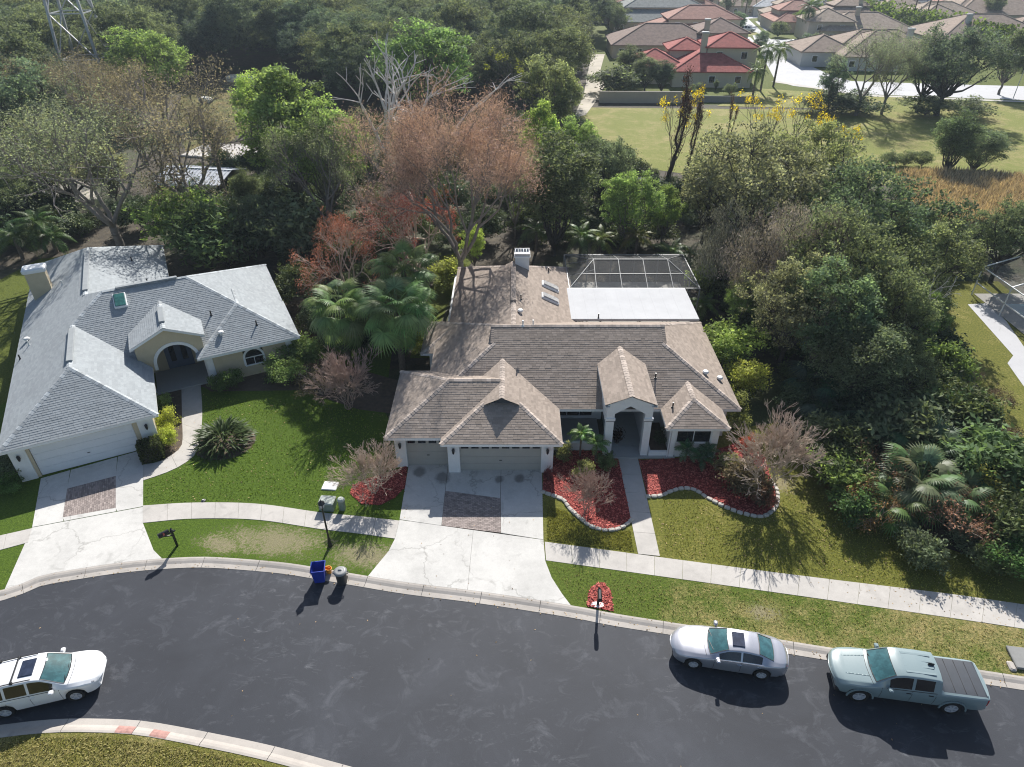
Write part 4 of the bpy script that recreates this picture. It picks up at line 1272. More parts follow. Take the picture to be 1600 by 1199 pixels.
# portico gable
gx0, gx1, gq, gze, gzr = -1.02, 3.73, 6.35, 4.05, 5.15
gm = (gx0 + gx1) / 2
for xe in (gx0, gx1):
    gr.plane([(xe, gq, gze), (xe, 10.9, gze), (gm, 10.9, gzr), (gm, gq, gzr)])
    gr.fascia((xe, gq, gze), (xe, 9.0, gze), out=(1 if xe == gx1 else -1, 0, 0), soffit=.3)
    gr.fascia((xe, gq, gze), (gm, gq, gzr), out=(0, -1, 0), soffit=0)
gr.caps((gm, gq, gzr), (gm, 10.9, gzr), .42)
groof = gr.build(grey, 'shingle_grey', 'cap_grey')
# walls
w = MB()
w.box(-8.05, -7.13, .42, .62, 0, 2.5).box(-1.58, -.45, .42, .62, 0, 2.5).box(-7.13, -1.58, .42, .62, 2.14, 2.5)
w.box(-.65, -.45, .62, 9.8, 0, 2.5).box(-8.05, -7.85, .62, 28.2, 0, 2.5).box(-8.05, 1.5, 28.0, 28.2, 0, 2.5)
w.box(1.3, 1.5, 19.5, 28.0, 0, 2.5).box(1.5, 9.4, 19.3, 19.5, 0, 2.5).box(9.2, 9.4, 6.4, 19.3, 0, 2.5)
w.box(3.4, 9.2, 6.3, 6.5, 0, 1.0).box(3.4, 5.85, 6.3, 6.5, 1.0, 2.5).box(7.25, 9.2, 6.3, 6.5, 1.0, 2.5)
w.box(3.4, 3.6, 6.5, 10.0, 0, 2.5).box(-.65, 3.6, 9.8, 10.0, 0, 4.2)
w.build('wall', 'tan', grey)
# arched portico face
def arch_face(root, x0, x1, z0e, zr, q0, q1, r, cx, spring, mat, zb=0.0):
    xm = (x0 + x1) / 2
    n = 14
    arc = [(cx - r * math.cos(math.pi * k / n), spring + r * math.sin(math.pi * k / n)) for k in range(n + 1)]
    def top(x):
        return z0e + (zr - z0e) * (1 - abs(x - xm) / ((x1 - x0) / 2))
    mb = MB()
    for q in (q0, q1):
        v, f = [], []
        for (x, z) in arc:
            v += [(x, q, z), (x, q, top(x))]
        f = [(2 * i, 2 * i + 2, 2 * i + 3, 2 * i + 1) for i in range(n)]
        mb.add(v, f)
        mb.add([(x0, q, zb), (arc[0][0], q, zb), (arc[0][0], q, spring), (arc[0][0], q, top(arc[0][0])), (x0, q, top(x0))], [(0, 1, 2, 3, 4)])
        mb.add([(arc[-1][0], q, zb), (x1, q, zb), (x1, q, top(x1)), (arc[-1][0], q, top(arc[-1][0])), (arc[-1][0], q, spring)], [(0, 1, 2, 3, 4)])
    full = [(arc[0][0], zb)] + arc + [(arc[-1][0], zb)]
    for i in range(len(full) - 1):
        mb.add([(full[i][0], q0, full[i][1]), (full[i + 1][0], q0, full[i + 1][1]), (full[i + 1][0], q1, full[i + 1][1]), (full[i][0], q1, full[i][1])], [(0, 1, 2, 3)])
    return mb.build('portico', mat, root)
arch_face(grey, gx0 + .25, gx1 - .25, gze - .12, gzr - .14, gq + .25, gq + .5, 1.32, gm + .25, 2.35, 'tan', 2.0)
def arch_trim(root, cx, q, r, spring, w, zb, mat='trim'):
    n = 14
    mb = MB()
    o = [(cx - (r + w) * math.cos(math.pi * k / n), spring + (r + w) * math.sin(math.pi * k / n)) for k in range(n + 1)]
    i_ = [(cx - (r - .01) * math.cos(math.pi * k / n), spring + (r - .01) * math.sin(math.pi * k / n)) for k in range(n + 1)]
    o = [(cx - r - w, zb)] + o + [(cx + r + w, zb)]
    i_ = [(cx - r + .01, zb)] + i_ + [(cx + r - .01, zb)]
    m = len(o)
    v = [(x, q, z) for x, z in o] + [(x, q, z) for x, z in i_] + [(x, q + .07, z) for x, z in o] + [(x, q + .07, z) for x, z in i_]
    f = []
    for k in range(m - 1):
        f += [(k, m + k, m + k + 1, k + 1), (2 * m + k, k, k + 1, 2 * m + k + 1), (m + k, 3 * m + k, 3 * m + k + 1, m + k + 1)]
    mb.add(v, f)
    return mb.build('moulding', mat, root)
arch_trim(grey, gm + .25, gq + .20, 1.32, 2.35, .2, 2.0)
for x in (gx0 + .25, gx1 - .5):
    MB().bbox(x, x + .45, gq + .22, gq + .62, 0, 2.05, .02).build('pillar', 'trim', grey)
MB().bbox(-.3, 3.35, 6.6, 9.7, 0, .1, .01).build('porch_floor', 'porch', grey)
M['door_blue'] = simple('blue_grey_door', (0.10, 0.13, 0.19), 0.4, 0.08, 3)
dd = MB().box(.7, 2.5, 9.72, 9.79, .1, 2.2).build('front_door', 'door_blue', grey)
for x in (1.02, 1.82):
    MB().bbox(x, x + .36, 9.69, 9.72, .7, 1.95, .01).build('pane', 'glass', dd)
window(grey, (1.6, 9.79, 2.35), 0, 1.6, .7, 2, 1)
# arched window and corner boards of the right wing
aw = arch_trim(grey, 6.55, 6.22, .62, 1.55, .14, .95)
aw.name = 'window'
pts = [(6.55 - .62 * math.cos(math.pi * k / 14), 1.55 + .62 * math.sin(math.pi * k / 14)) for k in range(15)]
pts = [(5.93, .95)] + pts + [(7.17, .95)]
MB().add([(x, 6.28, z) for x, z in pts], [tuple(range(len(pts)))]).build('pane', 'glass', aw)
MB().box(5.85, 7.25, 6.21, 6.29, .86, .95).box(5.95, 7.15, 6.235, 6.275, 1.52, 1.58).box(6.53, 6.57, 6.24, 6.27, .95, 1.52).build('sill', 'trim', aw)
for x0, x1, y0, y1 in ((8.9, 9.45, 6.22, 6.30), (3.36, 3.8, 6.22, 6.30), (-8.15, -7.3, .33, .42), (-1.3, -.4, .33, .42)):
    MB().bbox(x0, x1, y0, y1, 0, 2.49, .01).build('corner_board', 'trim', grey)
garage_door(grey, (-4.355, .5, .02), 0, 5.5, 2.12, 'garage_white', 0)
lantern(grey, (-7.72, .33, 1.75))
lantern(grey, (-.85, .33, 1.75))
# chimney with its cap
MB().bbox(-7.75, -6.35, 20.0, 20.95, 0, 5.25, .02).build('chimney', 'tan', grey)
MB().bbox(-7.87, -6.23, 19.88, 21.07, 5.25, 5.62, .10).build('chimney_cap', 'trim', grey)
# skylight, vents, ridge vents
nF = (0, -S, 1)
q = ghit(188, 471, (0, 6, 2.6), nF)
sk = MB().bbox(-.42, .42, -.62, .62, -.05, .18, .03).build('skylight', 'trim', groof, q, rot=(math.atan(S), 0, 0))
MB().bbox(-.35, .35, -.55, .55, .182, .24, .04).build('pane', 'skylight', sk)
nLf = (-S, 0, 1)
nGR = (S, 0, 1)
for (u, v, p, nn, k, wh) in ((43, 533, (-8.5, 0, 2.6), nLf, 'round', True), (46, 540, (-8.5, 0, 2.6), nLf, 'pipe', True), (32, 562, (-8.5, 0, 2.6), nLf, 'pipe', False),
                             (98, 445, (-8.5, 0, 2.6), nLf, 'pipe', True), (330, 493, (0, 6, 2.6), nF, 'pipe', False), (401, 508, (0, 5.72, 2.63), nF, 'pipe', False),
                             (346, 523, (0, 5.72, 2.63), nF, 'round', True), (206, 408, (2, 20, 2.6), (.5, 0, 1), 'pipe', False), (231, 443, (0, 20, 2.6), (0, .446, 1), 'pipe', False)):
    q = ghit(u, v, p, nn)
    roof_vent(groof, q, k, wh)
for a, b, z in (((-4.25, 4.9), (-4.25, 9.6), zG(-4.25)), ((-3.4, 14.6), (-3.4, 22.8), 5.3), ((gm, 7.2), (gm, 9.6), gzr)):
    MB().bbox(a[0] - .19, a[0] + .19, a[1], b[1], z + .02, z + .13, .03).build('ridge_vent', 'cap_grey', groof)
MB().bbox(-1.2, 2.9, 12.4 - .17, 12.4 + .17, ZM + .02, ZM + .13, .03).build('ridge_vent', 'cap_grey', groof)
# ================================================================== CARS
def smooth1(x, y, xs, k):
    g = np.linspace(x[0], x[-1], 400)
    v = np.interp(g, x, y)
    n = max(1, int(k / (x[-1] - x[0]) * 400))
    pad = np.r_[np.full(n, v[0]), v, np.full(n, v[-1])]
    ker = np.hanning(2 * n + 1)
    v = np.convolve(pad, ker / ker.sum(), 'same')[n:-n]
    return np.interp(xs, g, v)

def make_car(spec, name, label, cat, loc, heading, group=None):
    """lofted body with separate glass, wheels, lamps and trim. local x = forward, y = left"""
    L, wb, Rw, sill = spec['L'], spec['wb'], spec['R'], spec['sill']
    fx, rx = spec['front'], spec['front'] + wb           # axle positions measured back from the nose
    root = thing(name, label, cat, loc, heading, group)
    ra = Rw + spec.get('archgap', .07)
    xs = set(np.linspace(0, L, 60))
    for c in (fx, rx):
        xs |= set(c + ra * np.sin(np.linspace(-1, 1, 17) * math.pi / 2))
        xs |= {c - ra - .012, c + ra + .012}
    xs |= {.03, .07, .12, .18, L - .03, L - .07, L - .12, L - .18}
    for k in ('ws', 'rw'):
        xs |= set(spec[k])
    for a, b in spec['sw']:
        xs |= {a, b}
    xs = np.array(sorted(x for x in xs if 0 <= x <= L))
    xs = xs[np.r_[True, np.diff(xs) > .006]]
    P = {k: smooth1([a for a, _ in spec[k]], [b for _, b in spec[k]], xs, spec.get('sm', {}).get(k, .10)) for k in ('zsh', 'ztop', 'w', 'wr')}
    zb = np.full(len(xs), sill) + spec.get('tuck', .06) * (np.clip((.35 - xs) / .35, 0, 1) + np.clip((xs - (L - .4)) / .4, 0, 1))
    for c in (fx, rx):
        m = np.abs(xs - c) < ra
        zb[m] = np.maximum(zb[m], Rw + np.sqrt(np.maximum(0, ra ** 2 - (xs[m] - c) ** 2)))
    sec = []
    for i, x in enumerate(xs):
        w, zs, zt, wr, b = P['w'][i], P['zsh'][i], P['ztop'][i], P['wr'][i], zb[i]
        b = min(b, zs - .06)
        zt = max(zt, zs + .005)
        cr = spec.get('crown', .045)
        zre = zs + (zt - zs) * (1 - cr / max(.12, zt - zs + .06) * 0.9)
        wr = min(wr, w * .96)
        sh = (w * .955, zs)
        re = (wr, zre)
        pts = [(w * .94, b), (w * .985, b + (zs - b) * .28), (w, b + (zs - b) * .58), (w * .99, b + (zs - b) * .84), sh,
               (sh[0] + (re[0] - sh[0]) * .10, sh[1] + (re[1] - sh[1]) * .10), (sh[0] + (re[0] - sh[0]) * .90, sh[1] + (re[1] - sh[1]) * .90), re,
               (wr * .925, zre + (zt - zre) * .30), (wr * .5, zre + (zt - zre) * .88), (0, zt)]
        sec.append(pts)
    nj = len(sec[0])
    V = []
    w0, w1, r0_, r1_ = *spec['ws'], *spec['rw']
    bow = np.interp(xs, [0, .5, w0 - .2, w0, w1, w1 + .4, r0_ - .3, r0_, r1_, r1_ + .2, L - .3, L],
                    [spec.get('nose', .20), .10, .14, .17, .12, .0, 0, -.07, -.10, -.03, -.04, -.10]) * np.r_[[1.0] * len(xs)]
    def px_(i, y):
        return fx + wb / 2 - xs[i] + bow[i] * (1 - min(1, abs(y) / P['w'][i]) ** 2)
    for i, x in enumerate(xs):
        for (y, z) in sec[i]:
            V.append((px_(i, y), y, z))
        for (y, z) in sec[i][-2::-1]:
            V.append((px_(i, y), -y, z))
    m = 2 * nj - 1
    groups = {'body': [], 'windscreen': [], 'rear_window': [], 'side_window_l': [], 'side_window_r': [], 'extra': []}
    def cls(i, j):
        jj = j if j < nj - 1 else m - 2 - j      # mirrored index of the strip
        xm = (xs[i] + xs[i + 1]) / 2
        if jj >= 8:
            if spec['ws'][0] < xm < spec['ws'][1] and (jj > 7 or True):
                return 'windscreen'
            if spec['rw'][0] < xm < spec['rw'][1]:
                return 'rear_window'
        if jj >= 7:
            if 'cover' in spec and spec['cover'][0] < xm < spec['cover'][1]:
                return 'extra'
        if jj == 5 and any(a < xm < b for a, b in spec['sw']):
            return 'side_window_l' if j < nj - 1 else 'side_window_r'
        return 'body'
    for i in range(len(xs) - 1):
        for j in range(m - 1):
            f = (i * m + j, (i + 1) * m + j, (i + 1) * m + j + 1, i * m + j + 1)
            groups[cls(i, j)].append(f[::-1])
    groups['body'].append(tuple(range(m)))
    groups['body'].append(tuple(range((len(xs) - 1) * m, len(xs) * m))[::-1])
    mats = {'body': spec['paint'], 'windscreen': 'windscreen', 'rear_window': spec.get('rwmat', 'windscreen'), 'side_window_l': 'sideglass', 'side_window_r': 'sideglass', 'extra': 'bedcover'}
    for k, fs in groups.items():
        if not fs:
            continue
        used = sorted({i for f in fs for i in f})
        re_ = {o: n for n, o in enumerate(used)}
        mb = MB()
        mb.add([V[i] for i in used], [tuple(re_[i] for i in f) for f in fs])
        nm = {'side_window_l': 'side_window', 'side_window_r': 'side_window', 'extra': 'bed_cover'}.get(k, k)
        o = mb.build(nm, mats[k], root, smooth=True)
        if k == 'body':
            o.data.polygons[-1].use_smooth = o.data.polygons[-2].use_smooth = False
    cx = fx + wb / 2
    X = lambda x: cx - x
    def prof(key, x):
        return float(np.interp(x, xs, P[key]))
    # floor and wheel wells: black paints in the shade of the open arches
    fl = MB().box(X(L - .25), X(.22), -prof('w', L / 2) * .80, prof('w', L / 2) * .80, sill - .03, prof('zsh', L / 2) * .74)
    fl.build('underbody', 'plastic_black', root)
    # wheels
    tw = spec.get('tw', .22)
    for xa in (fx, rx):
        for sg in (1, -1):
            yc = sg * (min(prof('w', xa), 9) - tw / 2 - .015)
            prof_t = [(Rw * .66, -tw / 2), (Rw * .90, -tw / 2 - .005), (Rw * .985, -tw * .36), (Rw, 0), (Rw * .985, tw * .36), (Rw * .90, tw / 2 + .005), (Rw * .66, tw / 2)]
            wh = MB().lathe(prof_t, 28).build('wheel', 'tyre', root, (X(xa), yc, Rw), smooth=True, rot=(R(90), 0, 0))
            rm = MB()
            rm.lathe([(Rw * .67, -.04), (Rw * .67, tw * .46), (Rw * .60, tw * .45), (Rw * .57, tw * .2), (0.0, tw * .18)], 24)
            ns = spec.get('spokes', 5)
            for q in range(ns):
                a = 2 * math.pi * q / ns
                c, s_ = math.cos(a), math.sin(a)
                rm.bar((c * Rw * .10, s_ * Rw * .10, tw * .44), (c * Rw * .60, s_ * Rw * .60, tw * .42), Rw * .17, .03)
            rm.cyl((0, 0, tw * .2), (0, 0, tw * .48), Rw * .16, n=12)
            MBr = rm.build('rim', 'rim', wh)
            if sg < 0:
                pass
            MBr.rotation_euler = (0, 0, 0) if sg < 0 else (R(180), 0, 0)
    # door mirrors
    xm = spec['mirror']
    for sg in (1, -1):
        y, z = prof('w', xm) * .95, prof('zsh', xm) + .09
        mb = MB().bbox(-.09, .09, -.11, .11, -.07, .08, .035).bar((-.0, -sg * .16, -.05), (0, -sg * .04, -.02), .05)
        mb.build('door_mirror', spec.get('mirmat', spec['paint']), root, (X(xm), sg * (y + .15), z), smooth=False)
    # lamps
    for sg in (1, -1):
        for (x, yf, z, sx, sy, sz) in spec['head']:
            v = MB().lathe([(0, -1), (.5, -.86), (.86, -.5), (1, 0), (.86, .5), (.5, .86), (0, 1)], 14)
            v.v = [(a * sx, b * sy, c * sz) for a, b, c in v.v]
            v.build('headlight', 'lens', root, (X(x), sg * prof('w', x) * yf, z), smooth=True)
        for (x, yf, z, sx, sy, sz) in spec['tail']:
            MB().bbox(-sx, sx, -sy, sy, -sz, sz, .02).build('tail_light', 'redlamp', root, (X(x), sg * prof('w', x) * yf, z))
    # dark seals round the screens, chrome along the waist
    def seam(i0, i1, j0, j1, name, mat, wd):
        mb = MB()
        for a, b in zip(range(i0, i1), range(i0 + 1, i1 + 1)):
            mb.bar(V[a * m + j0], V[b * m + j0], wd)
        return mb
    near = lambda x: int(np.argmin(np.abs(xs - x)))
    for key in ('ws', 'rw'):
        ia, ib = near(spec[key][0]), near(spec[key][1])
        if ib - ia < 2:
            continue
        mb = MB()
        for j in (8, m - 9):
            for a in range(ia, ib):
                mb.bar(V[a * m + j], V[(a + 1) * m + j], .024, .024)
        for a in (ia, ib):
            for j in range(8, m - 9):
                mb.bar(V[a * m + j], V[a * m + j + 1], .035 if a == ia else .022, .024)
        mb.build('window_seal', 'plastic_black', root)
    for j in (4, m - 5):
        ia, ib = near(spec['sw'][0][0] - .1), near(spec['sw'][-1][1] + .1)
        mb = MB()
        for a in range(ia, ib):
            mb.bar(V[a * m + j], V[(a + 1) * m + j], .022, .022)
        mb.build('waist_trim', spec.get('waist', 'chrome'), root)
    # wipers
    ia = near(spec['ws'][0])
    for y in (-.35, .25):
        MB().bar((X(spec['ws'][0]) + .12, y - .25, prof('ztop', spec['ws'][0]) + .03), (X(spec['ws'][0]) - .05, y + .25, prof('ztop', spec['ws'][0]) + .06), .02).build('wiper', 'plastic_black', root)
    # bonnet gap
    ih = near(spec['ws'][0] - .16)
    mb = MB()
    for j in range(7, m - 8):
        mb.bar(V[ih * m + j], V[ih * m + j + 1], .016, .014)
    mb.build('bonnet_gap', 'plastic_black', root)
    # door handles and shut lines
    for sg in (1, -1):
        for x in spec['handles']:
            z = prof('zsh', x) - .13
            MB().bbox(-.10, .10, -.022, .022, -.02, .02, .008).build('door_handle', spec.get('hmat', 'chrome'), root, (X(x), sg * prof('w', x) * .992, z))
        mb = MB()
        for x in spec['shut']:
            zt_ = prof('zsh', x)
            for k in range(4):
                za, zc = sill + .08 + (zt_ - sill - .08) * k / 4, sill + .08 + (zt_ - sill - .08) * (k + 1) / 4
                def yy(z):
                    t = (z - sill) / (zt_ - sill)
                    return prof('w', x) * float(np.interp(t, [0, .28, .58, .84, 1], [.94, .985, 1, .99, .955])) - .004
                mb.bar((X(x), sg * yy(za), za), (X(x), sg * yy(zc), zc), .018, .014)
        mb.build('door_gap', 'plastic_black', root)
    return root, X, prof

sedan = dict(L=4.90, wb=2.95, R=.325, sill=.24, front=.88, paint='car_silver', spokes=7, crown=.06,
    zsh=[(0, .56), (.08, .66), (.35, .76), (.9, .86), (1.55, .93), (2.6, .97), (3.7, .985), (4.3, .96), (4.75, .90), (4.9, .72)],
    ztop=[(0, .62), (.08, .74), (.35, .86), (.9, .95), (1.50, 1.02), (1.62, 1.05), (2.35, 1.385), (2.75, 1.43), (3.2, 1.42), (3.6, 1.35), (4.22, 1.06), (4.5, 1.03), (4.78, .97), (4.9, .78)],
    w=[(0, .50), (.05, .64), (.18, .76), (.5, .86), (1.2, .905), (2.6, .91), (3.9, .89), (4.5, .81), (4.8, .70), (4.9, .58)],
    wr=[(0, .42), (.3, .60), (1.0, .72), (1.55, .74), (2.35, .60), (2.8, .575), (3.5, .57), (4.2, .62), (4.6, .62), (4.9, .45)],
    ws=(1.60, 2.36), rw=(3.56, 4.20), sw=[(1.95, 2.82), (2.90, 3.72)], mirror=1.85,
    head=[(.16, .70, .66, .10, .10, .095), (.13, .47, .66, .09, .085, .08)], tail=[(4.83, .74, .78, .04, .10, .07)],
    handles=[2.78, 3.62], shut=[1.72, 2.86, 3.75], sm=dict(zsh=.25, ztop=.12, w=.12, wr=.2))
c0 = G(1134, 1051.5, ZR)
hd = R(169.6)
lft = (-math.sin(hd), math.cos(hd))
car, X, prof = make_car(sedan, 'sedan', 'silver four door sedan with dark sunroof parked at the kerb ahead of the pickup', 'car', (c0[0] - lft[0] * .80, c0[1] - lft[1] * .80, ZR), hd, 'cars parked along the street')
MB().bbox(-.43, .43, -.36, .36, -.02, .025, .02).build('sunroof', 'sunroof', car, (X(2.72), 0, prof('ztop', 2.72) + .004), rot=(0, R(1.5), 0)).scale = (.62, 1.05, 1)
gl_ = MB().lathe([(0, -1), (.6, -.8), (.9, -.4), (1, 0), (.9, .4), (.6, .8), (0, 1)], 16)
gl_.v = [(a * .07, b * .20, c * .13) for a, b, c in gl_.v]
g0 = gl_.build('grille', 'plastic_black', car, (X(.04), 0, .60), smooth=True)
gr_ = MB()
for i in range(7):
    gr_.bar((.075, -.15 + i * .05, -.09), (.075, -.15 + i * .05, .09), .012)
gr_.build('grille_bar', 'chrome', g0)
for sg in (1, -1):
    cr = MB()
    for k in range(8):
        xa, xb = .25 + k * .16, .25 + (k + 1) * .16
        ya, yb_ = sg * (.16 + .30 * (xa - .25) / 1.3), sg * (.16 + .30 * (xb - .25) / 1.3)
        cr.bar((X(xa), ya, prof('ztop', xa) - .012), (X(xb), yb_, prof('ztop', xb) - .018), .05, .03)
    cr.build('hood_crease', 'car_silver', car, smooth=True)
MB().bbox(-.06, .06, -.26, .26, -.09, .06, .02).build('number_plate_recess', 'plastic_black', car, (X(4.86), 0, .72))
MB().bbox(-.10, .10, -.62, .62, -.10, .08, .04).build('bumper', 'car_silver', car, (X(.12), 0, .42))

truck = dict(L=5.95, wb=3.72, R=.40, sill=.46, front=.98, paint='car_teal', spokes=6, tw=.27, archgap=.10, crown=.06, tuck=.02,
    zsh=[(0, .86), (.08, 1.00), (.4, 1.10), (1.3, 1.17), (2.0, 1.20), (3.8, 1.25), (4.0, 1.28), (5.85, 1.30), (5.95, 1.24)],
    ztop=[(0, .92), (.07, 1.10), (.3, 1.18), (1.0, 1.25), (1.42, 1.29), (1.55, 1.33), (2.20, 1.80), (2.5, 1.88), (3.2, 1.89), (3.90, 1.85), (3.99, 1.80), (4.03, 1.36), (4.3, 1.345), (5.8, 1.34), (5.95, 1.27)],
    w=[(0, .74), (.06, .86), (.25, .93), (.8, .985), (2.5, .985), (4.0, .985), (5.5, .975), (5.88, .95), (5.95, .90)],
    wr=[(0, .62), (.3, .78), (1.4, .84), (1.6, .82), (2.25, .72), (2.6, .70), (3.9, .70), (4.0, .74), (4.06, .84), (5.85, .84), (5.95, .82)],
    ws=(1.55, 2.24), rw=(3.965, 4.025), rwmat='sideglass', sw=[(2.02, 2.86), (2.98, 3.72)], cover=(4.05, 5.84), mirror=1.98, mirmat='car_teal',
    head=[(.20, .80, .96, .13, .13, .10)], tail=[(5.90, .94, 1.05, .05, .06, .18)], handles=[2.78, 3.66], hmat='plastic_black', waist='plastic_black', shut=[1.72, 2.92, 3.86],
    sm=dict(zsh=.15, ztop=.05, w=.10, wr=.07))
c0 = G(1408, 1102.5, ZR)
hd = R(171.3)
lft = (-math.sin(hd), math.cos(hd))
car, X, prof = make_car(truck, 'pickup_truck', 'pale grey green crew cab pickup with black bed cover parked at the kerb', 'pickup', (c0[0] - lft[0] * .85, c0[1] - lft[1] * .85, ZR), hd, 'cars parked along the street')
gb = MB().bbox(-.08, .06, -.50, .50, -.17, .17, .04).build('grille', 'plastic_black', car, (X(.07), 0, .88))
gg = MB()
for i in range(4):
    gg.bar((.075, -.46, -.12 + i * .08), (.075, .46, -.12 + i * .08), .02)
gg.build('grille_bar', 'bedcover', gb)
MB().bbox(-.02, .02, -.07, .07, -.05, .05, .015).build('badge', 'chrome', car, (X(.0), 0, .90))
MB().bbox(-.16, .14, -.86, .86, -.16, .12, .05).build('bumper', 'plastic_black', car, (X(.12), 0, .58))
MB().bbox(-.10, .10, -.86, .86, -.10, .08, .03).build('bumper', 'chrome', car, (X(5.93), 0, .62))
for sg in (1, -1):
    cr = MB()
    for k in range(7):
        xa, xb = .35 + k * .15, .35 + (k + 1) * .15
        cr.bar((X(xa), sg * (.42 + .08 * k / 7), prof('ztop', xa) - .016), (X(xb), sg * (.42 + .08 * (k + 1) / 7), prof('ztop', xb) - .016), .06, .04)
    cr.build('hood_crease', 'car_teal', car, smooth=True)
rb = MB()
for y in (-.45, -.15, .15, .45):
    rb.bbox(X(3.8), X(2.6), y - .05, y + .05, -.02, .012, .006)
rb.build('roof_rib', 'car_teal', car, (0, 0, 1.868))
MB().bbox(-.13, .13, -.03, .03, -.02, .09, .02).build('roof_aerial', 'plastic_black', car, (X(3.72), 0, 1.88))
wb_ = MB()
for i in range(3):
    wb_.bbox(X(4.62 + i * .42) - .01, X(4.62 + i * .42) + .01, -.78, .78, -.01, .006, .003)
wb_.build('cover_seam', 'plastic_black', car, (0, 0, 1.345))
MB().bbox(-.03, .03, -.8, .8, -.02, .02, .01).build('tailgate_edge', 'car_teal', car, (X(5.88), 0, 1.325))
for sg in (1, -1):
    for xa in (.98, .98 + 3.72):
        fm = MB()
        for k in range(12):
            a0, a1 = math.pi * k / 12, math.pi * (k + 1) / 12
            fm.bar((X(xa) + .53 * math.cos(a0), sg * .985, .40 + .53 * math.sin(a0)), (X(xa) + .53 * math.cos(a1), sg * .985, .40 + .53 * math.sin(a1)), .05, .06)
        fm.build('wheel_arch', 'car_teal', car)

suv = dict(L=4.79, wb=2.70, R=.345, sill=.30, front=.93, paint='car_white', spokes=5, crown=.06,
    zsh=[(0, .66), (.08, .78), (.4, .90), (1.1, .99), (1.8, 1.03), (3.6, 1.08), (4.5, 1.08), (4.72, 1.0), (4.79, .8)],
    ztop=[(0, .72), (.07, .86), (.35, .99), (.9, 1.08), (1.25, 1.14), (2.02, 1.66), (2.35, 1.73), (3.2, 1.74), (4.1, 1.70), (4.35, 1.62), (4.66, 1.15), (4.79, .86)],
    w=[(0, .62), (.06, .76), (.2, .86), (.6, .94), (1.5, .965), (3.8, .965), (4.5, .93), (4.7, .86), (4.79, .78)],
    wr=[(0, .50), (.3, .70), (1.1, .80), (1.3, .80), (2.05, .70), (2.5, .685), (4.1, .67), (4.4, .68), (4.79, .6)],
    ws=(1.26, 2.03), rw=(4.30, 4.62), sw=[(1.62, 2.46), (2.56, 3.34), (3.44, 4.16)], mirror=1.62,
    head=[(.26, .80, .80, .17, .13, .09)], tail=[(4.70, .90, 1.05, .05, .07, .16)], handles=[2.42, 3.28], hmat='car_white', waist='plastic_black', shut=[1.40, 2.51, 3.42],
    sm=dict(zsh=.2, ztop=.10, w=.12, wr=.15))
c0 = G(70, 1105, ZR)
hd = R(16.1)
lft = (-math.sin(hd), math.cos(hd))
car, X, prof = make_car(suv, 'sport_utility_car', 'white estate SUV with roof bars and sunroof parked on the near side', 'car', (c0[0] + lft[0] * .84, c0[1] + lft[1] * .84, ZR), hd, 'cars parked along the street')
MB().bbox(-.28, .28, -.42, .42, -.02, .02, .02).build('sunroof', 'sunroof', car, (X(2.55), 0, prof('ztop', 2.55) + .008))
for x in (3.0, 3.75):
    mb = MB().bbox(-.035, .035, -.66, .66, .06, .095, .01)
    for y in (-.64, .64):
        mb.box(-.05, .05, y - .04, y + .04, -.06, .07)
    mb.build('roof_bar', 'plastic_black', car, (X(x), 0, prof('ztop', x) - .005))
for sg in (1, -1):
    mb = MB()
    for k in range(10):
        xa, xb = 2.3 + k * .19, 2.3 + (k + 1) * .19
        mb.bar((X(xa), sg * .645, prof('ztop', xa) + .01), (X(xb), sg * .645, prof('ztop', xb) + .01), .03)
    mb.build('roof_rail', 'plastic_black', car)
MB().bbox(-.05, .05, -.36, .36, -.06, .06, .03).build('grille', 'plastic_black', car, (X(.06), 0, .72))
MB().bbox(-.09, .08, -.70, .70, -.10, .10, .04).build('bumper', 'car_white', car, (X(.06), 0, .50))
MB().bbox(-.02, .02, -.20, .20, -.05, .05, .01).build('badge', 'chrome', car, (X(.0), 0, .74))

# ================================================================== STREET FURNITURE
# lamp post
x, y = G(516, 853)
t = thing('street_lamp', 'slim black lamp post with lantern in the verge beside the bins', 'lamp post', (x, y, 0))
mb = MB().lathe([(.0, -.1), (.13, -.1), (.13, .12), (.085, .18), (.075, .55), (.055, .62), (.05, 1.6), (.04, 2.75), (.06, 2.80), (0, 2.82)], 14)
mb.build('post', 'black', t, smooth=True)
lm = MB().lathe([(.04, 2.80), (.12, 2.86), (.17, 3.12), (.20, 3.14), (.10, 3.27), (.03, 3.32), (.02, 3.40), (0, 3.41)], 6)
lh = lm.build('lantern', 'black', t)
fr = MB()
for k in range(6):
    a = 2 * math.pi * (k + .5) / 6
    fr.add([(math.cos(a - .4) * .128, math.sin(a - .4) * .128, 2.89), (math.cos(a + .4) * .128, math.sin(a + .4) * .128, 2.89), (math.cos(a + .4) * .163, math.sin(a + .4) * .163, 3.09), (math.cos(a - .4) * .163, math.sin(a - .4) * .163, 3.09)], [(0, 1, 2, 3)])
fr.build('pane', 'lens', lh)

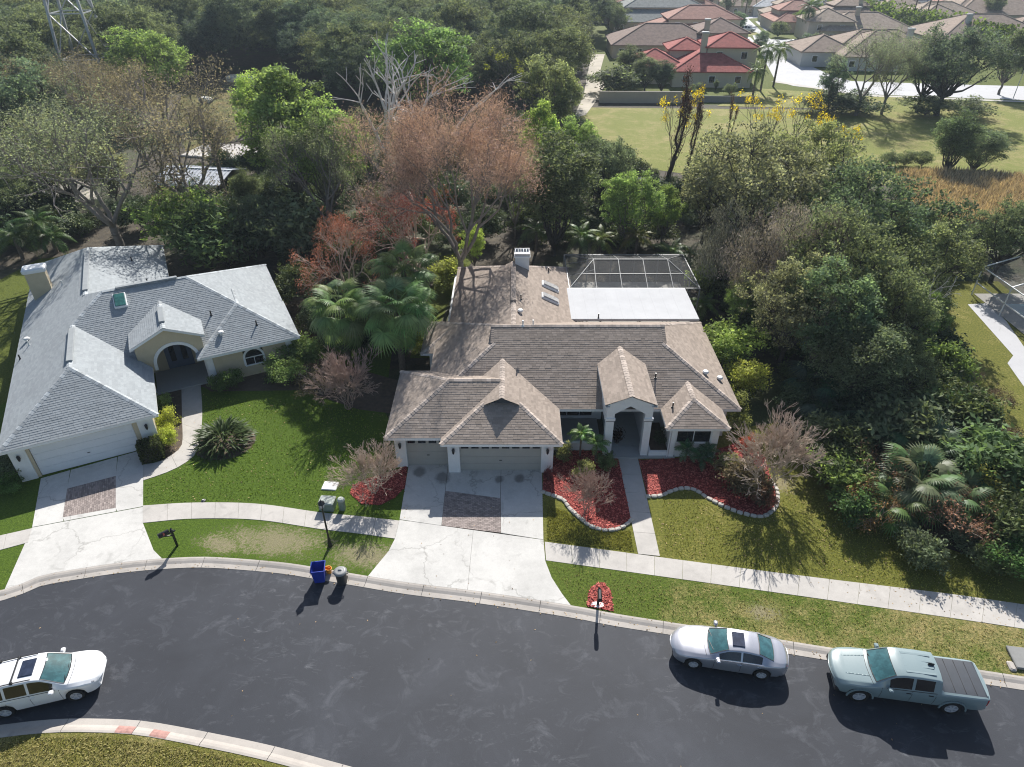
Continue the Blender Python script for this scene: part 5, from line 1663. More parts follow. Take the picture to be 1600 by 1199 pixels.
def mailbox(loc, rz, label, plate=False):
    t = thing('mailbox', label, 'mailbox', loc, rz)
    mb = MB().bbox(-.06, .06, -.06, .06, -.1, 1.15, .01).bar((0, .05, .78), (0, -.42, 1.02), .06).bar((0, .18, 1.06), (0, -.62, 1.06), .07)
    mb.lathe([(.0, 1.15), (.09, 1.15), (.09, 1.19), (.03, 1.24), (.06, 1.29), (0, 1.36)], 8)
    mb.build('post', 'black', t)
    prof = [(-.10, 0), (-.10, .14)] + [(-.10 * math.cos(math.pi * k / 8), .14 + .10 * math.sin(math.pi * k / 8)) for k in range(1, 8)] + [(.10, .14), (.10, 0)]
    n = len(prof)
    b = MB().add([(a, -.66, c + 1.10) for a, c in prof] + [(a, -.12, c + 1.10) for a, c in prof],
                 [tuple(range(n)), tuple(range(2 * n - 1, n - 1, -1))] + [(i + n, (i + 1) % n + n, (i + 1) % n, i) for i in range(n)])
    bo = b.build('box', 'black', t)
    MB().bbox(.102, .112, -.45, -.36, 1.16, 1.34, .004).build('flag', 'redlamp', bo)
    MB().bbox(-.08, .08, -.675, -.662, 1.115, 1.29, .004).build('door', 'plastic_black', bo)
    if plate:
        MB().lathe([(0, .075), (.30, .07), (.34, .045), (.34, .02)], 20, sy=.55).build('base_plate', 'plate', t)
    return t
x, y = G(277, 853)
mailbox((x, y, 0), R(-48), 'black mailbox on a post in the verge of the grey house')
x, y = G(934, 946)
mailbox((x, y, 0), R(-4), 'black mailbox standing in its own circle of red mulch', True)

# wheeled blue bin, open
x, y = G(501, 906, ZR)
t = thing('recycling_bin', 'open blue recycling bin standing at the kerb', 'bin', (x, y, ZR), R(8))
mb = MB()
a, b = .25, .33
h = 1.0
o = [(-a, -a), (a, -a), (a, a), (-a, a)]
ring = lambda s, z: [(px_ * s, py_ * s, z) for px_, py_ in o]
lv = [ring(1.0, .06), ring(b / a, h), ring(b / a + .12, h), ring(b / a + .12, h - .07), ring(b / a + .02, h - .075)]
mb.add(lv[0] + lv[1], [(3, 2, 1, 0)] + [(i, (i + 1) % 4, 4 + (i + 1) % 4, 4 + i) for i in range(4)])
mb.add(lv[1] + lv[2] + lv[3] + lv[4], [(r * 4 + i, r * 4 + (i + 1) % 4, r * 4 + 4 + (i + 1) % 4, r * 4 + 4 + i) for r in range(3) for i in range(4)])
body = mb.build('tub', 'blue', t)
lv = [ring(.92, .14), ring(b / a * .95, h - .002)]
MB().add(lv[0] + lv[1], [(0, 1, 2, 3)] + [(4 + i, 4 + (i + 1) % 4, (i + 1) % 4, i) for i in range(4)] + []).build('inside', 'blue_in', t)
for sx in (-.24, .24):
    MB().cyl((sx - .03, .27, .13), (sx + .03, .27, .13), .13, n=14).build('wheel', 'tyre', t)
MB().bar((-.26, .40, .93), (.26, .40, .93), .035).bar((-.26, .40, .93), (-.26, .30, .96), .035).bar((.26, .40, .93), (.26, .30, .96), .035).build('handle', 'blue', t)
# orange tub behind it
x, y = G(517, 896, 0)
t = thing('orange_tub', 'small orange plastic tub wedged behind the blue bin', 'tub', (x - .10, y + .06, -.03), R(-20))
t.scale = (.85, .85, .85)
mb = MB().lathe([(0, .02), (.16, .02), (.20, .40), (.23, .41), (.23, .44), (.19, .44), (.15, .06), (0, .05)], 18, sx=1, sy=.8)
mb.build('tub', 'orange', t, smooth=False)
MB().bar((-.2, 0, .42), (-.14, 0, .52), .02).bar((-.14, 0, .52), (.14, 0, .52), .02).bar((.14, 0, .52), (.2, 0, .42), .02).build('handle', 'orange', t)
# round dustbin
x, y = G(535, 910, ZR)
t = thing('dustbin', 'round dark dustbin with grey domed lid at the kerb', 'bin', (x, y, ZR))
MB().lathe([(0, .02), (.24, .02), (.25, .06), (.285, .78), (.31, .80), (.31, .83)], 24).build('barrel', 'can', t, smooth=False)
lid = MB().lathe([(.335, .80), (.34, .835), (.30, .855), (.29, .87), (.22, .90), (.20, .895), (.08, .93), (0, .935)], 24).build('lid', 'can_lid', t, smooth=True)
MB().bar((-.09, 0, .925), (-.06, 0, .965), .025).bar((-.06, 0, .965), (.06, 0, .965), .03).bar((.06, 0, .965), (.09, 0, .925), .025).build('handle', 'can_lid', lid)
for sg in (1, -1):
    MB().bar((sg * .29, -.08, .72), (sg * .39, -.06, .76), .03).bar((sg * .39, -.06, .76), (sg * .39, .06, .76), .035).bar((sg * .39, .06, .76), (sg * .29, .08, .72), .03).build('handle', 'can', t)
    MB().cyl((sg * .20 - .03, .22, .1), (sg * .20 + .03, .22, .1), .10, n=12).build('wheel', 'tyre', t)

# utility boxes and slab
x, y = G(513, 793)
t = thing('transformer_box', 'low green utility box with pale faded top beside the pavement', 'utility box', (x, y, 0), R(-4))
MB().bbox(-.42, .42, -.34, .34, 0, .52, .015).build('cabinet', 'util_green', t)
MB().bbox(-.45, .45, -.37, .37, .52, .62, .05).build('lid', 'util_top', t)
MB().box(-.34, -.02, -.352, -.341, .06, .46).box(.02, .34, -.352, -.341, .06, .46).build('door', 'util_green', t)
x, y = G(535.5, 796)
t = thing('cable_pedestal', 'narrow upright green cable pedestal with pale cap', 'utility box', (x, y, 0), R(-6))
MB().bbox(-.17, .17, -.14, .14, 0, .72, .04).build('cabinet', 'util_green', t)
MB().lathe([(.23, .70), (.24, .78), (.18, .86), (0, .90)], 8, sy=.85).build('cap', 'util_top', t)
x, y = G(516, 760)
o = MB().bbox(-.45, .45, -.36, .36, -.05, .07, .03).build('meter_cover', 'plate', None, (x, y, 0), R(-5))
tag(o, 'flat white cover lying in the lawn behind the green utility box', 'cover')
x, y = G(318, 783)
t = thing('sprinkler_head', 'tiny dark sprinkler head at the pavement edge of the green lawn', 'sprinkler', (x, y, 0))
MB().lathe([(0, .0), (.14, .0), (.13, .05), (.06, .07), (0, .07)], 10).build('collar', 'can', t)
MB().cyl((0, 0, .05), (0, 0, .12), .04, n=8).build('nozzle', 'plate', t)

# storm drain at the right edge of the street
x, y = G(1640, 1050)
t = thing('storm_drain', 'grey concrete storm drain inlet beside the pickup truck', 'drain', (x, y, 0), R(-9))
MB().bbox(-1.45, 1.6, -.12, 1.05, .03, .16, .03).build('lid', 'oldconc', t)
MB().bbox(-1.75, -1.45, -.25, .25, -.2, .12, .06).build('wing', 'kerb', t)
MB().box(-1.45, 1.6, -.02, .9, -.35, .028).build('throat', 'dark', t)  # solid block, near-black to paint the shade inside the inlet
MB().bbox(-1.45, 1.6, -.62, -.14, -.2, -.09, .02).build('gutter', 'kerb', t)

# metal roofed shed in the woods
x, y = (-37.2, 81.6)
t = thing('metal_roofed_shed', 'open shed with ribbed white metal roof among the trees', 'shed', (x, y, 0), R(-10))
mb, rbm = MB(), MB()
for sg in (1, -1):
    mb.add([(-4.2, 0, 3.5), (4.2, 0, 3.5), (4.2, sg * 3.2, 2.7), (-4.2, sg * 3.2, 2.7)][::sg], [(0, 3, 2, 1)])
rf_ = mb.build('roof', 'metalroof', t)
for sg in (1, -1):
    for i in range(19):
        xx = -4.15 + i * .461
        MB().bar((xx, 0, 3.53), (xx, sg * 3.2, 2.73), .09, .07).build('roof_rib', 'metalroof', rf_)
MB().bar((-4.25, 0, 3.54), (4.25, 0, 3.54), .3, .06).build('ridge_cap', 'metalroof', rf_)
for sx in (-3.9, 0, 3.9):
    for sy in (-2.9, 2.9):
        MB().box(sx - .08, sx + .08, sy - .08, sy + .08, 0, 2.78).build('post', 'bark', t)
MB().box(-3.9, 3.9, 2.8, 2.88, 0, 2.6).build('wall', 'oldconc', t)
MB().box(-3.8, 3.8, -3.3, -3.2, 2.35, 2.66).build('fascia', 'plate', t)
for (u, v, w_, d_, h_, nm, lb, mt) in ((380, 128, 3.2, 1.2, 1.2, 'white_boat', 'white boat shape lying at the far edge of the clearing', 'plate'),
                                       (322, 160, 1.2, .8, .9, 'white_tank', 'small white tank on the brown grass of the clearing', 'plate'),
                                       (352, 238, 5.0, 3.5, .25, 'concrete_pad', 'pale concrete pad just behind the metal shed', 'walk')):
    x, y = G(u, v)
    b = MB().bbox(-w_, w_, -d_, d_, 0, h_, min(.3, h_ * .4)).build(nm, mt, None, (x, y, 0), R(-12))
    tag(b, lb, nm.split('_')[-1])

# lattice power tower
x, y = G(158, 165)
t = thing('power_tower', 'tall lattice steel tower rising out of the far left trees', 'tower', (x, y, 0), R(8))
Ht, wb0, wt = 44, 7.0, 2.0
lg = lambda sx, sy, z: (sx * (wb0 + (wt - wb0) * z / Ht) / 2, sy * (wb0 + (wt - wb0) * z / Ht) / 2, z)
for sx, sy in ((1, 1), (1, -1), (-1, -1), (-1, 1)):
    MB().bar(lg(sx, sy, 0), lg(sx, sy, Ht), .38).build('leg', 'galv', t)
cs = [(1, 1), (1, -1), (-1, -1), (-1, 1)]
zs = [0, 8, 15, 21, 26.5, 31, 35, 38.5, 41.5, 44]
for k in range(4):
    a, b = cs[k], cs[(k + 1) % 4]
    for i in range(len(zs) - 1):
        MB().bar(lg(*a, zs[i]), lg(*b, zs[i + 1]), .16).build('brace', 'galv', t)
        MB().bar(lg(*a, zs[i + 1]), lg(*b, zs[i + 1]), .16).build('brace', 'galv', t)
# ================================================================== PLANT PROTOTYPES (meshes shared by the copies)
def tubes(segs, sides=5):
    """tapered limbs: segs = (p0, p1, r0, r1)"""
    P0 = np.array([s[0] for s in segs], float)
    P1 = np.array([s[1] for s in segs], float)
    r0 = np.array([s[2] for s in segs])[:, None, None]
    r1 = np.array([s[3] for s in segs])[:, None, None]
    d = P1 - P0
    d /= np.maximum(1e-9, np.linalg.norm(d, axis=1))[:, None]
    ref = np.where(np.abs(d[:, 2:3]) < 0.9, np.array([[0, 0, 1.0]]), np.array([[1.0, 0, 0]]))
    a = np.cross(d, ref)
    a /= np.linalg.norm(a, axis=1)[:, None]
    b = np.cross(d, a)
    t = np.linspace(0, 2 * math.pi, sides, endpoint=False)
    ring = a[:, None, :] * np.cos(t)[None, :, None] + b[:, None, :] * np.sin(t)[None, :, None]
    V = np.concatenate([P0[:, None] + ring * r0, P1[:, None] + ring * r1], 1).reshape(-1, 3)
    n = len(segs)
    base = np.arange(n)[:, None] * (2 * sides)
    k = np.arange(sides)
    F = np.stack([base + k, base + sides + k, base + sides + (k + 1) % sides, base + (k + 1) % sides], 2).reshape(-1, 4)
    return V, F

def limb(p0, p1, r0, r1, n, rng, wob=0.08, sag=0.0):
    """a curved limb broken into n pieces"""
    p0, p1 = np.array(p0, float), np.array(p1, float)
    L = np.linalg.norm(p1 - p0)
    out, prev = [], p0
    for i in range(1, n + 1):
        t = i / n
        q = p0 + (p1 - p0) * t
        if i < n:
            q = q + rng.normal(0, wob * L, 3) * np.array([1, 1, .5])
        q[2] += sag * L * math.sin(math.pi * t)
        out.append((prev, q, r0 + (r1 - r0) * (i - 1) / n, r0 + (r1 - r0) * t))
        prev = q
    return out

def leaves(cent, size, rng, aspect=0.55, up=0.6, tint=None, jitter=0.35, hang=0.0):
    """leaf-sized diamond faces at the given centres"""
    n = len(cent)
    nrm = rng.normal(0, 1, (n, 3))
    nrm[:, 2] = np.abs(nrm[:, 2]) * 0.8 + up
    nrm /= np.linalg.norm(nrm, axis=1)[:, None]
    d = rng.normal(0, 1, (n, 3))
    d[:, 2] -= hang
    d -= nrm * (d * nrm).sum(1)[:, None]
    d /= np.maximum(1e-6, np.linalg.norm(d, axis=1))[:, None]
    s = np.cross(nrm, d)
    L = size * (1 + rng.uniform(-jitter, jitter, n))[:, None]
    W = L * aspect
    V = np.stack([cent - d * L * .5, cent + s * W * .5 - nrm * W * .12, cent + d * L * .5, cent - s * W * .5 - nrm * W * .12], 1).reshape(-1, 3)
    F = np.arange(n * 4).reshape(n, 4)
    T = rng.uniform(0, 1, n) if tint is None else np.clip(tint + rng.uniform(-.28, .28, n), 0, 1)
    return V, F, T

def merge(*parts):
    V, F, T, o = [], [], [], 0
    for v, f, t in parts:
        V.append(v)
        F.append(f + o)
        T.append(t)
        o += len(v)
    return np.vstack(V), np.vstack(F), np.concatenate(T)

def crown(seed, H, Rw, base, nl, per, nleaf, leaf, sig=0.42, lob=(0.26, 0.42), up=0.6, aspect=0.55, trunk_r=0.28, lean=(0, 0), flat=0.8, hang=0.0, squash=1.0, top=1.0):
    """lumpy crown: lobes carry leaf clusters on their outer sides; limbs run to every lobe. returns (trunk mesh arrays, leaf arrays)"""
    rng = np.random.default_rng(seed)
    hc = (H - base) / 2
    zc = base + hc
    segs, clus, ct = [], [], []
    fork = np.array([lean[0] * .3, lean[1] * .3, base * .75])
    segs += limb((0, 0, -.3), fork, trunk_r * 1.25, trunk_r * .85, 4, rng, .025)
    lobes = []
    for i in range(nl):
        for _ in range(30):
            v = rng.normal(0, 1, 3)
            v /= np.linalg.norm(v)
            v[2] = v[2] * (1 if v[2] > 0 else .7)
            rr = rng.uniform(.45, .92) ** .7
            c = np.array([v[0] * Rw * rr, v[1] * Rw * rr, zc + v[2] * hc * rr * .80])
            wz = 1 - .25 * (1 - top) * max(0, v[2])
            c[:2] = c[:2] * wz + np.array(lean) * (c[2] / H)
            lr = rng.uniform(*lob) * Rw
            if all(np.linalg.norm(c - q) > .62 * (lr + q_r) * .7 for q, q_r in lobes):
                break
        lobes.append((c, lr))
        mid = fork + (c - fork) * .55 + np.array([0, 0, -.06 * H])
        segs += limb(fork, mid, trunk_r * .55, trunk_r * .32, 3, rng, .06)
        segs += limb(mid, c, trunk_r * .32, trunk_r * .10, 3, rng, .08)
        lt = rng.uniform(.25, .75)
        for _ in range(per):
            w = rng.normal(0, 1, 3)
            w[2] = w[2] * flat + .25
            w /= np.linalg.norm(w)
            q = c + w * lr * rng.uniform(.55, 1.08) * np.array([1, 1, squash])
            clus.append(q)
            ct.append(np.clip(lt + rng.uniform(-.2, .2) , 0, 1))
            if rng.random() < .45:
                segs += limb(c - np.array([0, 0, lr * .2]), q, trunk_r * .09, trunk_r * .03, 2, rng, .08)
    clus, ct = np.array(clus), np.array(ct)
    idx = np.repeat(np.arange(len(clus)), nleaf)
    cen = clus[idx] + rng.normal(0, 1, (len(idx), 3)) * np.array([sig, sig, sig * .6]) + np.array([0, 0, -hang]) * rng.random((len(idx), 1))
    lv = leaves(cen, leaf, rng, aspect, up, ct[idx], hang=hang * 4)
    return tubes(segs), lv

def twigs_tree(seed, H, spread, levels=5, kids=(2, 3), r0=0.2, fork_h=0.25, ratio=0.74, up=0.25, lean=(0, 0), first=3, wob=.05):
    """bare branching; returns limb segments and twig tips"""
    rng = np.random.default_rng(seed)
    segs, tips = [], []
    def go(p, d, L, r, lv):
        q = p + d * L
        segs.extend(limb(p, q, r, r * .68, 2 if lv > 1 else 3, rng, wob))
        if lv >= levels:
            tips.append((q, d))
            return
        n = rng.integers(kids[0], kids[1] + 1)
        for i in range(n):
            nd = d + rng.normal(0, spread, 3) + np.array([0, 0, up])
            nd /= np.linalg.norm(nd)
            go(q, nd, L * ratio * rng.uniform(.75, 1.2), r * .64, lv + 1)
    L0 = H * fork_h
    p0 = np.array([0, 0, -.2])
    d0 = np.array([lean[0], lean[1], 1.0])
    d0 /= np.linalg.norm(d0)
    if fork_h > 0:
        segs.extend(limb(p0, p0 + d0 * L0, r0 * 1.2, r0, 4, rng, .02))
    base = p0 + d0 * L0
    for i in range(first):
        a = 2 * math.pi * (i + rng.uniform(-.3, .3)) / first
        nd = d0 + np.array([math.cos(a), math.sin(a), 0]) * spread * 1.5
        nd /= np.linalg.norm(nd)
        go(base, nd, H * .26, r0 * .7, 1)
    zmax = max(t[0][2] for t in tips)
    k = H / zmax
    segs = [(a * k, b * k, ra, rb) for a, b, ra, rb in segs]
    tips = [(t * k, d) for t, d in tips]
    return segs, tips

PROTO = {}
def proto(kind, trunk, trunk_mat, leaf=None, leaf_mat_='leaf', H=10.0, smooth=True):
    tm = np_mesh(kind + '_trunk', trunk[0], trunk[1], None, trunk_mat, smooth)
    lm = np_mesh(kind + '_crown', leaf[0], leaf[1], leaf[2], leaf_mat_) if leaf is not None else None
    PROTO.setdefault(kind, []).append((tm, lm, H))

# spreading live oaks (dark grey-green)
for sd_, Rw in ((1, 6.2), (2, 5.4), (3, 6.8)):
    t, l = crown(sd_, 11.5, Rw, 3.2, 26, 20, 34, .27, .30, (.20, .36), lean=(.5, .3), trunk_r=.34)
    proto('oak', t, 'bark_dark', l, H=11.5)
# upright broadleaved trees
for sd_, Rw in ((11, 4.4), (12, 3.9), (13, 4.8)):
    t, l = crown(sd_, 14, Rw, 3.0, 26, 19, 34, .30, .30, (.22, .40), trunk_r=.26, up=.5)
    proto('broad', t, 'bark', l, H=14.0)
# dense narrow evergreens
for sd_, Rw in ((21, 2.6), (22, 3.1)):
    t, l = crown(sd_, 12, Rw, 1.0, 22, 20, 46, .22, .34, (.34, .5), trunk_r=.2, up=.4)
    proto('column', t, 'bark_dark', l, H=12.0)
# thin-leaved grey trees with much branch showing
for sd_ in (31, 32):
    sg, tp = twigs_tree(sd_, 15, .42, 6, (2, 3), .30, .24, .76, .12, (.08, .0), 4)
    rng = np.random.default_rng(sd_)
    tips = np.array([t for t, _ in tp])
    idx = rng.integers(0, len(tips), 15000)
    l = leaves(tips[idx] + rng.normal(0, .50, (15000, 3)), .18, rng, .45, .4, rng.uniform(.2, .8, len(tips))[idx])
    proto('sparse', tubes([(a, b, max(ra, .02), max(rb, .016)) for a, b, ra, rb in sg], 5), 'bark_grey', l, H=15.0)
# rusty feathery cypress
sg, tp = twigs_tree(41, 18, .36, 6, (2, 3), .27, .20, .80, .20, (0, 0), 6)
rng = np.random.default_rng(41)
tips = np.array([t for t, _ in tp])
idx = rng.integers(0, len(tips), 60000)
l = leaves(tips[idx] + rng.normal(0, .58, (60000, 3)), .26, rng, .15, .2, rng.uniform(.2, .8, len(tips))[idx])
proto('cypress', tubes([(a, b, max(ra, .022), max(rb, .018)) for a, b, ra, rb in sg], 5), 'bark_grey', l, 'leaf_dry', 18.0)
# pale leafless tree with long bare limbs
for sd_ in (51, 52):
    sg, tp = twigs_tree(sd_, 17, .36, 6, (2, 2), .42, .32, .80, .02, (-.05, 0), 4, .035)
    proto('bare', tubes(sg, 6), 'bark_pale', None, H=17.0)
# red maple: bare grey limbs tipped with red
for sd_ in (61, 62):
    sg, tp = twigs_tree(sd_, 9, .50, 6, (2, 3), .20, .16, .80, .06, (0, 0), 5)
    rng = np.random.default_rng(sd_)
    tips = np.array([t for t, _ in tp])
    idx = rng.integers(0, len(tips), 8000)
    l = leaves(tips[idx] + rng.normal(0, .22, (8000, 3)), .15, rng, .5, .3, rng.uniform(.1, .9, len(tips))[idx])
    proto('maple', tubes(sg, 5), 'twig', l, 'leaf_dry', 9.0)
# crepe myrtles: many fine bare stems
for sd_, mt in ((71, 'twig'), (72, 'twig'), (73, 'bark_rose')):
    sg, tp = twigs_tree(sd_, 4.2, .30, 7, (2, 3), .04, .03, .82, .07, (0, 0), 9, .09)
    sg = [(a, b, max(ra, .0105), max(rb, .0085)) for a, b, ra, rb in sg]
    proto('myrtle' if mt == 'twig' else 'rose_myrtle', tubes(sg, 4), mt, None, H=4.2)
# moss-hung grey tree
t, l = crown(81, 10, 4.6, 2.5, 18, 20, 60, .26, .36, (.26, .40), trunk_r=.26, aspect=.22, up=.0, hang=.9)
proto('moss', t, 'bark_dark', l, 'leaf_dry', 10.0)
# thin trees with clumps of yellow flower
for sd_ in (91, 92):
    sg, tp = twigs_tree(sd_, 9, .34, 5, (2, 3), .10, .22, .82, .22, (.05, 0), 3)
    rng = np.random.default_rng(sd_)
    tips = np.array([t for t, _ in tp])
    sel = tips[rng.random(len(tips)) < .22]
    idx = rng.integers(0, len(sel), 800)
    l = leaves(sel[idx] + rng.normal(0, .20, (800, 3)), .16, rng, .7, .4)
    proto('yellow', tubes(sg, 5), 'bark', l, 'leaf', 9.0)
# dead trunks wrapped in brown vine
sg, tp = twigs_tree(95, 13, .16, 4, (1, 2), .24, .42, .85, .45, (.18, .1), 2)
rng = np.random.default_rng(95)
pts = np.array([a + (b - a) * rng.random() for a, b, _, _ in sg for _ in range(60)])
l = leaves(pts + rng.normal(0, .22, pts.shape), .24, rng, .3, .0, hang=2)
proto('vine', tubes(sg, 6), 'bark_red', l, 'leaf_dry', 13.0)
# leafy shrubs
for sd_ in (101, 102, 103):
    t, l = crown(sd_, 2.2, 1.25, .15, 12, 14, 24, .15, .16, (.34, .5), trunk_r=.05, up=.6)
    proto('bush', t, 'bark', l, H=2.2)
for sd_ in (111, 112):
    t, l = crown(sd_, 3.2, 1.7, .1, 12, 12, 24, .30, .26, (.34, .5), trunk_r=.05, up=.4, aspect=.4)
    proto('thicket', t, 'bark_dark', l, H=3.2)
# dry scrub: twigs and few leaves
sg, tp = twigs_tree(121, 2.4, .45, 5, (2, 3), .04, .03, .8, .06, (0, 0), 7)
rng = np.random.default_rng(121)
tips = np.array([t for t, _ in tp])
idx = rng.integers(0, len(tips), 2600)
l = leaves(tips[idx] + rng.normal(0, .14, (2600, 3)), .13, rng, .4, .3)
proto('scrub', tubes([(a, b, max(ra, .008), max(rb, .007)) for a, b, ra, rb in sg], 4), 'twig', l, 'leaf_dry', 2.4)

# ------------------------------------------------------------------ palms
def fan_frond(seed, stalk=1.5, Rf=1.0, nb=26, droop=0.5):
    """costapalmate fan leaf growing along +x from the origin"""
    rng = np.random.default_rng(seed)
    V, F, T = [], [], []
    def quad(a, b, c, d, t):
        i = len(V)
        V.extend([a, b, c, d])
        F.append((i, i + 1, i + 2, i + 3))
        T.append(t)
    n = 5
    pt = lambda s: np.array([s * stalk, 0, .45 * stalk * math.sin(s * 1.9) * .6])
    for k in range(n):
        a, b = pt(k / n), pt((k + 1) / n)
        o = np.array([0, .022, 0])
        quad(a - o, b - o, b + o, a + o, .55)
    hub = pt(1)
    for k in range(nb):
        ang = R(-125 + 250 * k / (nb - 1)) * (1 + rng.uniform(-.01, .01))
        d = np.array([math.cos(ang), math.sin(ang), 0])
        s = np.array([-math.sin(ang), math.cos(ang), 0])
        L = Rf * (1.0 - .22 * abs(ang) / 2.2) * rng.uniform(.92, 1.05)
        w = L * .044
        t = .3 + .5 * rng.random()
        prev, pw = hub, .012
        for q in range(1, 4):
            x = q / 3
            c = hub + d * L * x + np.array([0, 0, -droop * L * x ** 2.2 - .12 * abs(d[1]) * x * L + .08 * x])
            ww = w * (1.0 if q == 1 else .85 if q == 2 else .05)
            quad(prev - s * pw, c - s * ww, c + s * ww, prev + s * pw, t)
            prev, pw = c, ww
    return np.array(V), np.array(F), np.array(T)
def feather_frond(seed, L=2.6, nl=30, ll=.55, arch=1.0, w=.035):
    """pinnate leaf arching out along +x"""
    rng = np.random.default_rng(seed)
    V, F, T = [], [], []
    def quad(a, b, c, d, t):
        i = len(V)
        V.extend([a, b, c, d])
        F.append((i, i + 1, i + 2, i + 3))
        T.append(t)
    def pt(s):
        a = .95 - 1.55 * arch * s
        return np.array([L * (s * .92), 0, L * (.62 * s - .80 * arch * s * s)])
    for k in range(8):
        a, b = pt(k / 8), pt((k + 1) / 8)
        o = np.array([0, .022 * (1 - k / 9), 0])
        quad(a - o, b - o, b + o, a + o, .6)
    for k in range(nl):
        s = .14 + .84 * k / nl
        a = pt(s)
        tg = pt(min(1, s + .05)) - a
        tg /= np.linalg.norm(tg)
        for sg in (1, -1):
            l = ll * math.sin(math.pi * min(.97, .18 + .8 * s)) * rng.uniform(.85, 1.1)
            d = tg * .45 + np.array([0, sg * .95, rng.uniform(-.15, .25)])
            d /= np.linalg.norm(d)
            m = a + d * l * .5
            e = a + d * l + np.array([0, 0, -l * .45])
            t = rng.uniform(.25, .85)
            quad(a - tg * w * .5, m - tg * w, m + tg * w, a + tg * w * .5, t)
            quad(m - tg * w, e - tg * .004, e + tg * .004, m + tg * w, t)
    return np.array(V), np.array(F), np.array(T)
def strap_leaf(seed, L=.9, w=.05, bend=.8):
    rng = np.random.default_rng(seed)
    V, F, T = [], [], []
    prev = None
    for k in range(6):
        s = k / 5
        c = np.array([L * (.75 * s + .1 * s * s), 0, L * (1.0 * s - bend * .62 * s * s)])
        ww = w * (math.sin(math.pi * min(.98, .22 + .74 * s)))
        V += [c + np.array([0, -ww, .25 * ww]), c, c + np.array([0, ww, .25 * ww])]
    for k in range(5):
        a = k * 3
        F += [(a, a + 3, a + 4, a + 1), (a + 1, a + 4, a + 5, a + 2)]
        T += [.35 + .3 * rng.random()] * 2
    return np.array(V), np.array(F), np.array(T)
def fr_mesh(name, arr):
    return np_mesh(name, *arr, 'frond')
FAN = [fr_mesh('fan_frond', fan_frond(i, 1.25 + .2 * (i % 3), 1.05, 26, .35 + .15 * (i % 3))) for i in range(4)]
FANS = [fr_mesh('fan_frond', fan_frond(i + 9, .75, .75, 20, .25)) for i in range(3)]
FEA = [fr_mesh('feather_frond', feather_frond(i, 2.7, 30, .62, .95 + .1 * i)) for i in range(3)]
FEAS = [fr_mesh('feather_frond', feather_frond(i + 5, 1.05, 20, .30, .8 + .15 * i, .022)) for i in range(3)]
STRAP = [fr_mesh('strap_leaf', strap_leaf(i, .95, .06, .75 + .2 * i)) for i in range(3)]

def palm(label, loc, H, fronds, n, col, size=1.0, group=None, trunk_r=.17, tilt=(-25, 80), lean=(0, 0), name='palm_tree', seed=0, cat='palm', crownz=None, boots=True, leafname='frond', joined=False):
    """trunk with every frond a part of its own (joined=True for palms too far off to pick fronds out)"""
    rr = random.Random(seed * 7 + 3)
    t = thing(name, label, cat, loc, rr.uniform(0, 6.28) if not any(lean) else 0, group)
    if H > .25:
        rng = np.random.default_rng(seed + 500)
        k = max(3, int(H / .35))
        sg = []
        for i in range(k):
            a = np.array([lean[0] * (i / k) ** 1.3, lean[1] * (i / k) ** 1.3, -.1 + (H + .1) * i / k])
            b = np.array([lean[0] * ((i + 1) / k) ** 1.3, lean[1] * ((i + 1) / k) ** 1.3, -.1 + (H + .1) * (i + 1) / k])
            r1 = trunk_r * (1.15 - .2 * i / k)
            sg.append((a, b, r1 * (1.10 if boots else 1), r1 * .93))
        V, F = tubes(sg, 9)
        link('trunk', np_mesh('palm_trunk', V, F, None, 'palm_bark', False), t)
    parts = []
    for i in range(n):
        s = (i + .5) / n
        el = tilt[0] + (tilt[1] - tilt[0]) * s ** .9 + rr.uniform(-7, 7)
        az = i * 2.39996 + rr.uniform(-.25, .25)
        sc = size * (1 - .25 * s) * rr.uniform(.9, 1.08)
        me = rr.choice(fronds)
        c = [x * rr.uniform(.85, 1.2) for x in col]
        if joined:
            parts.append((me, az, el, sc))
            continue
        o = link(leafname, me, t, (lean[0], lean[1], H), rot=(0, R(-el) + .45, az))
        o.scale = (sc,) * 3
        o.color = (*c, 1)
    if joined:
        Vs, Fs, Ts = [], [], []
        for me, az, el, sc in parts:
            nv = len(me.vertices)
            co = np.empty(nv * 3, np.float32)
            me.vertices.foreach_get('co', co)
            nf = len(me.polygons)
            lp = np.empty(nf * 4, np.int32)
            me.loops.foreach_get('vertex_index', lp)
            tt = np.empty(nf, np.float32)
            me.attributes['tint'].data.foreach_get('value', tt)
            m = Matrix.Rotation(az, 3, 'Z') @ Matrix.Rotation(R(-el) + .45, 3, 'Y')
            v = co.reshape(-1, 3) @ np.array(m).T * sc + np.array([lean[0], lean[1], H])
            Vs.append((v, lp.reshape(-1, 4), tt))
        V, F, T = merge(*Vs)
        o = link('crown', np_mesh('palm_crown', V, F, T, 'frond'), t)
        o.color = (*col, 1)
    return t

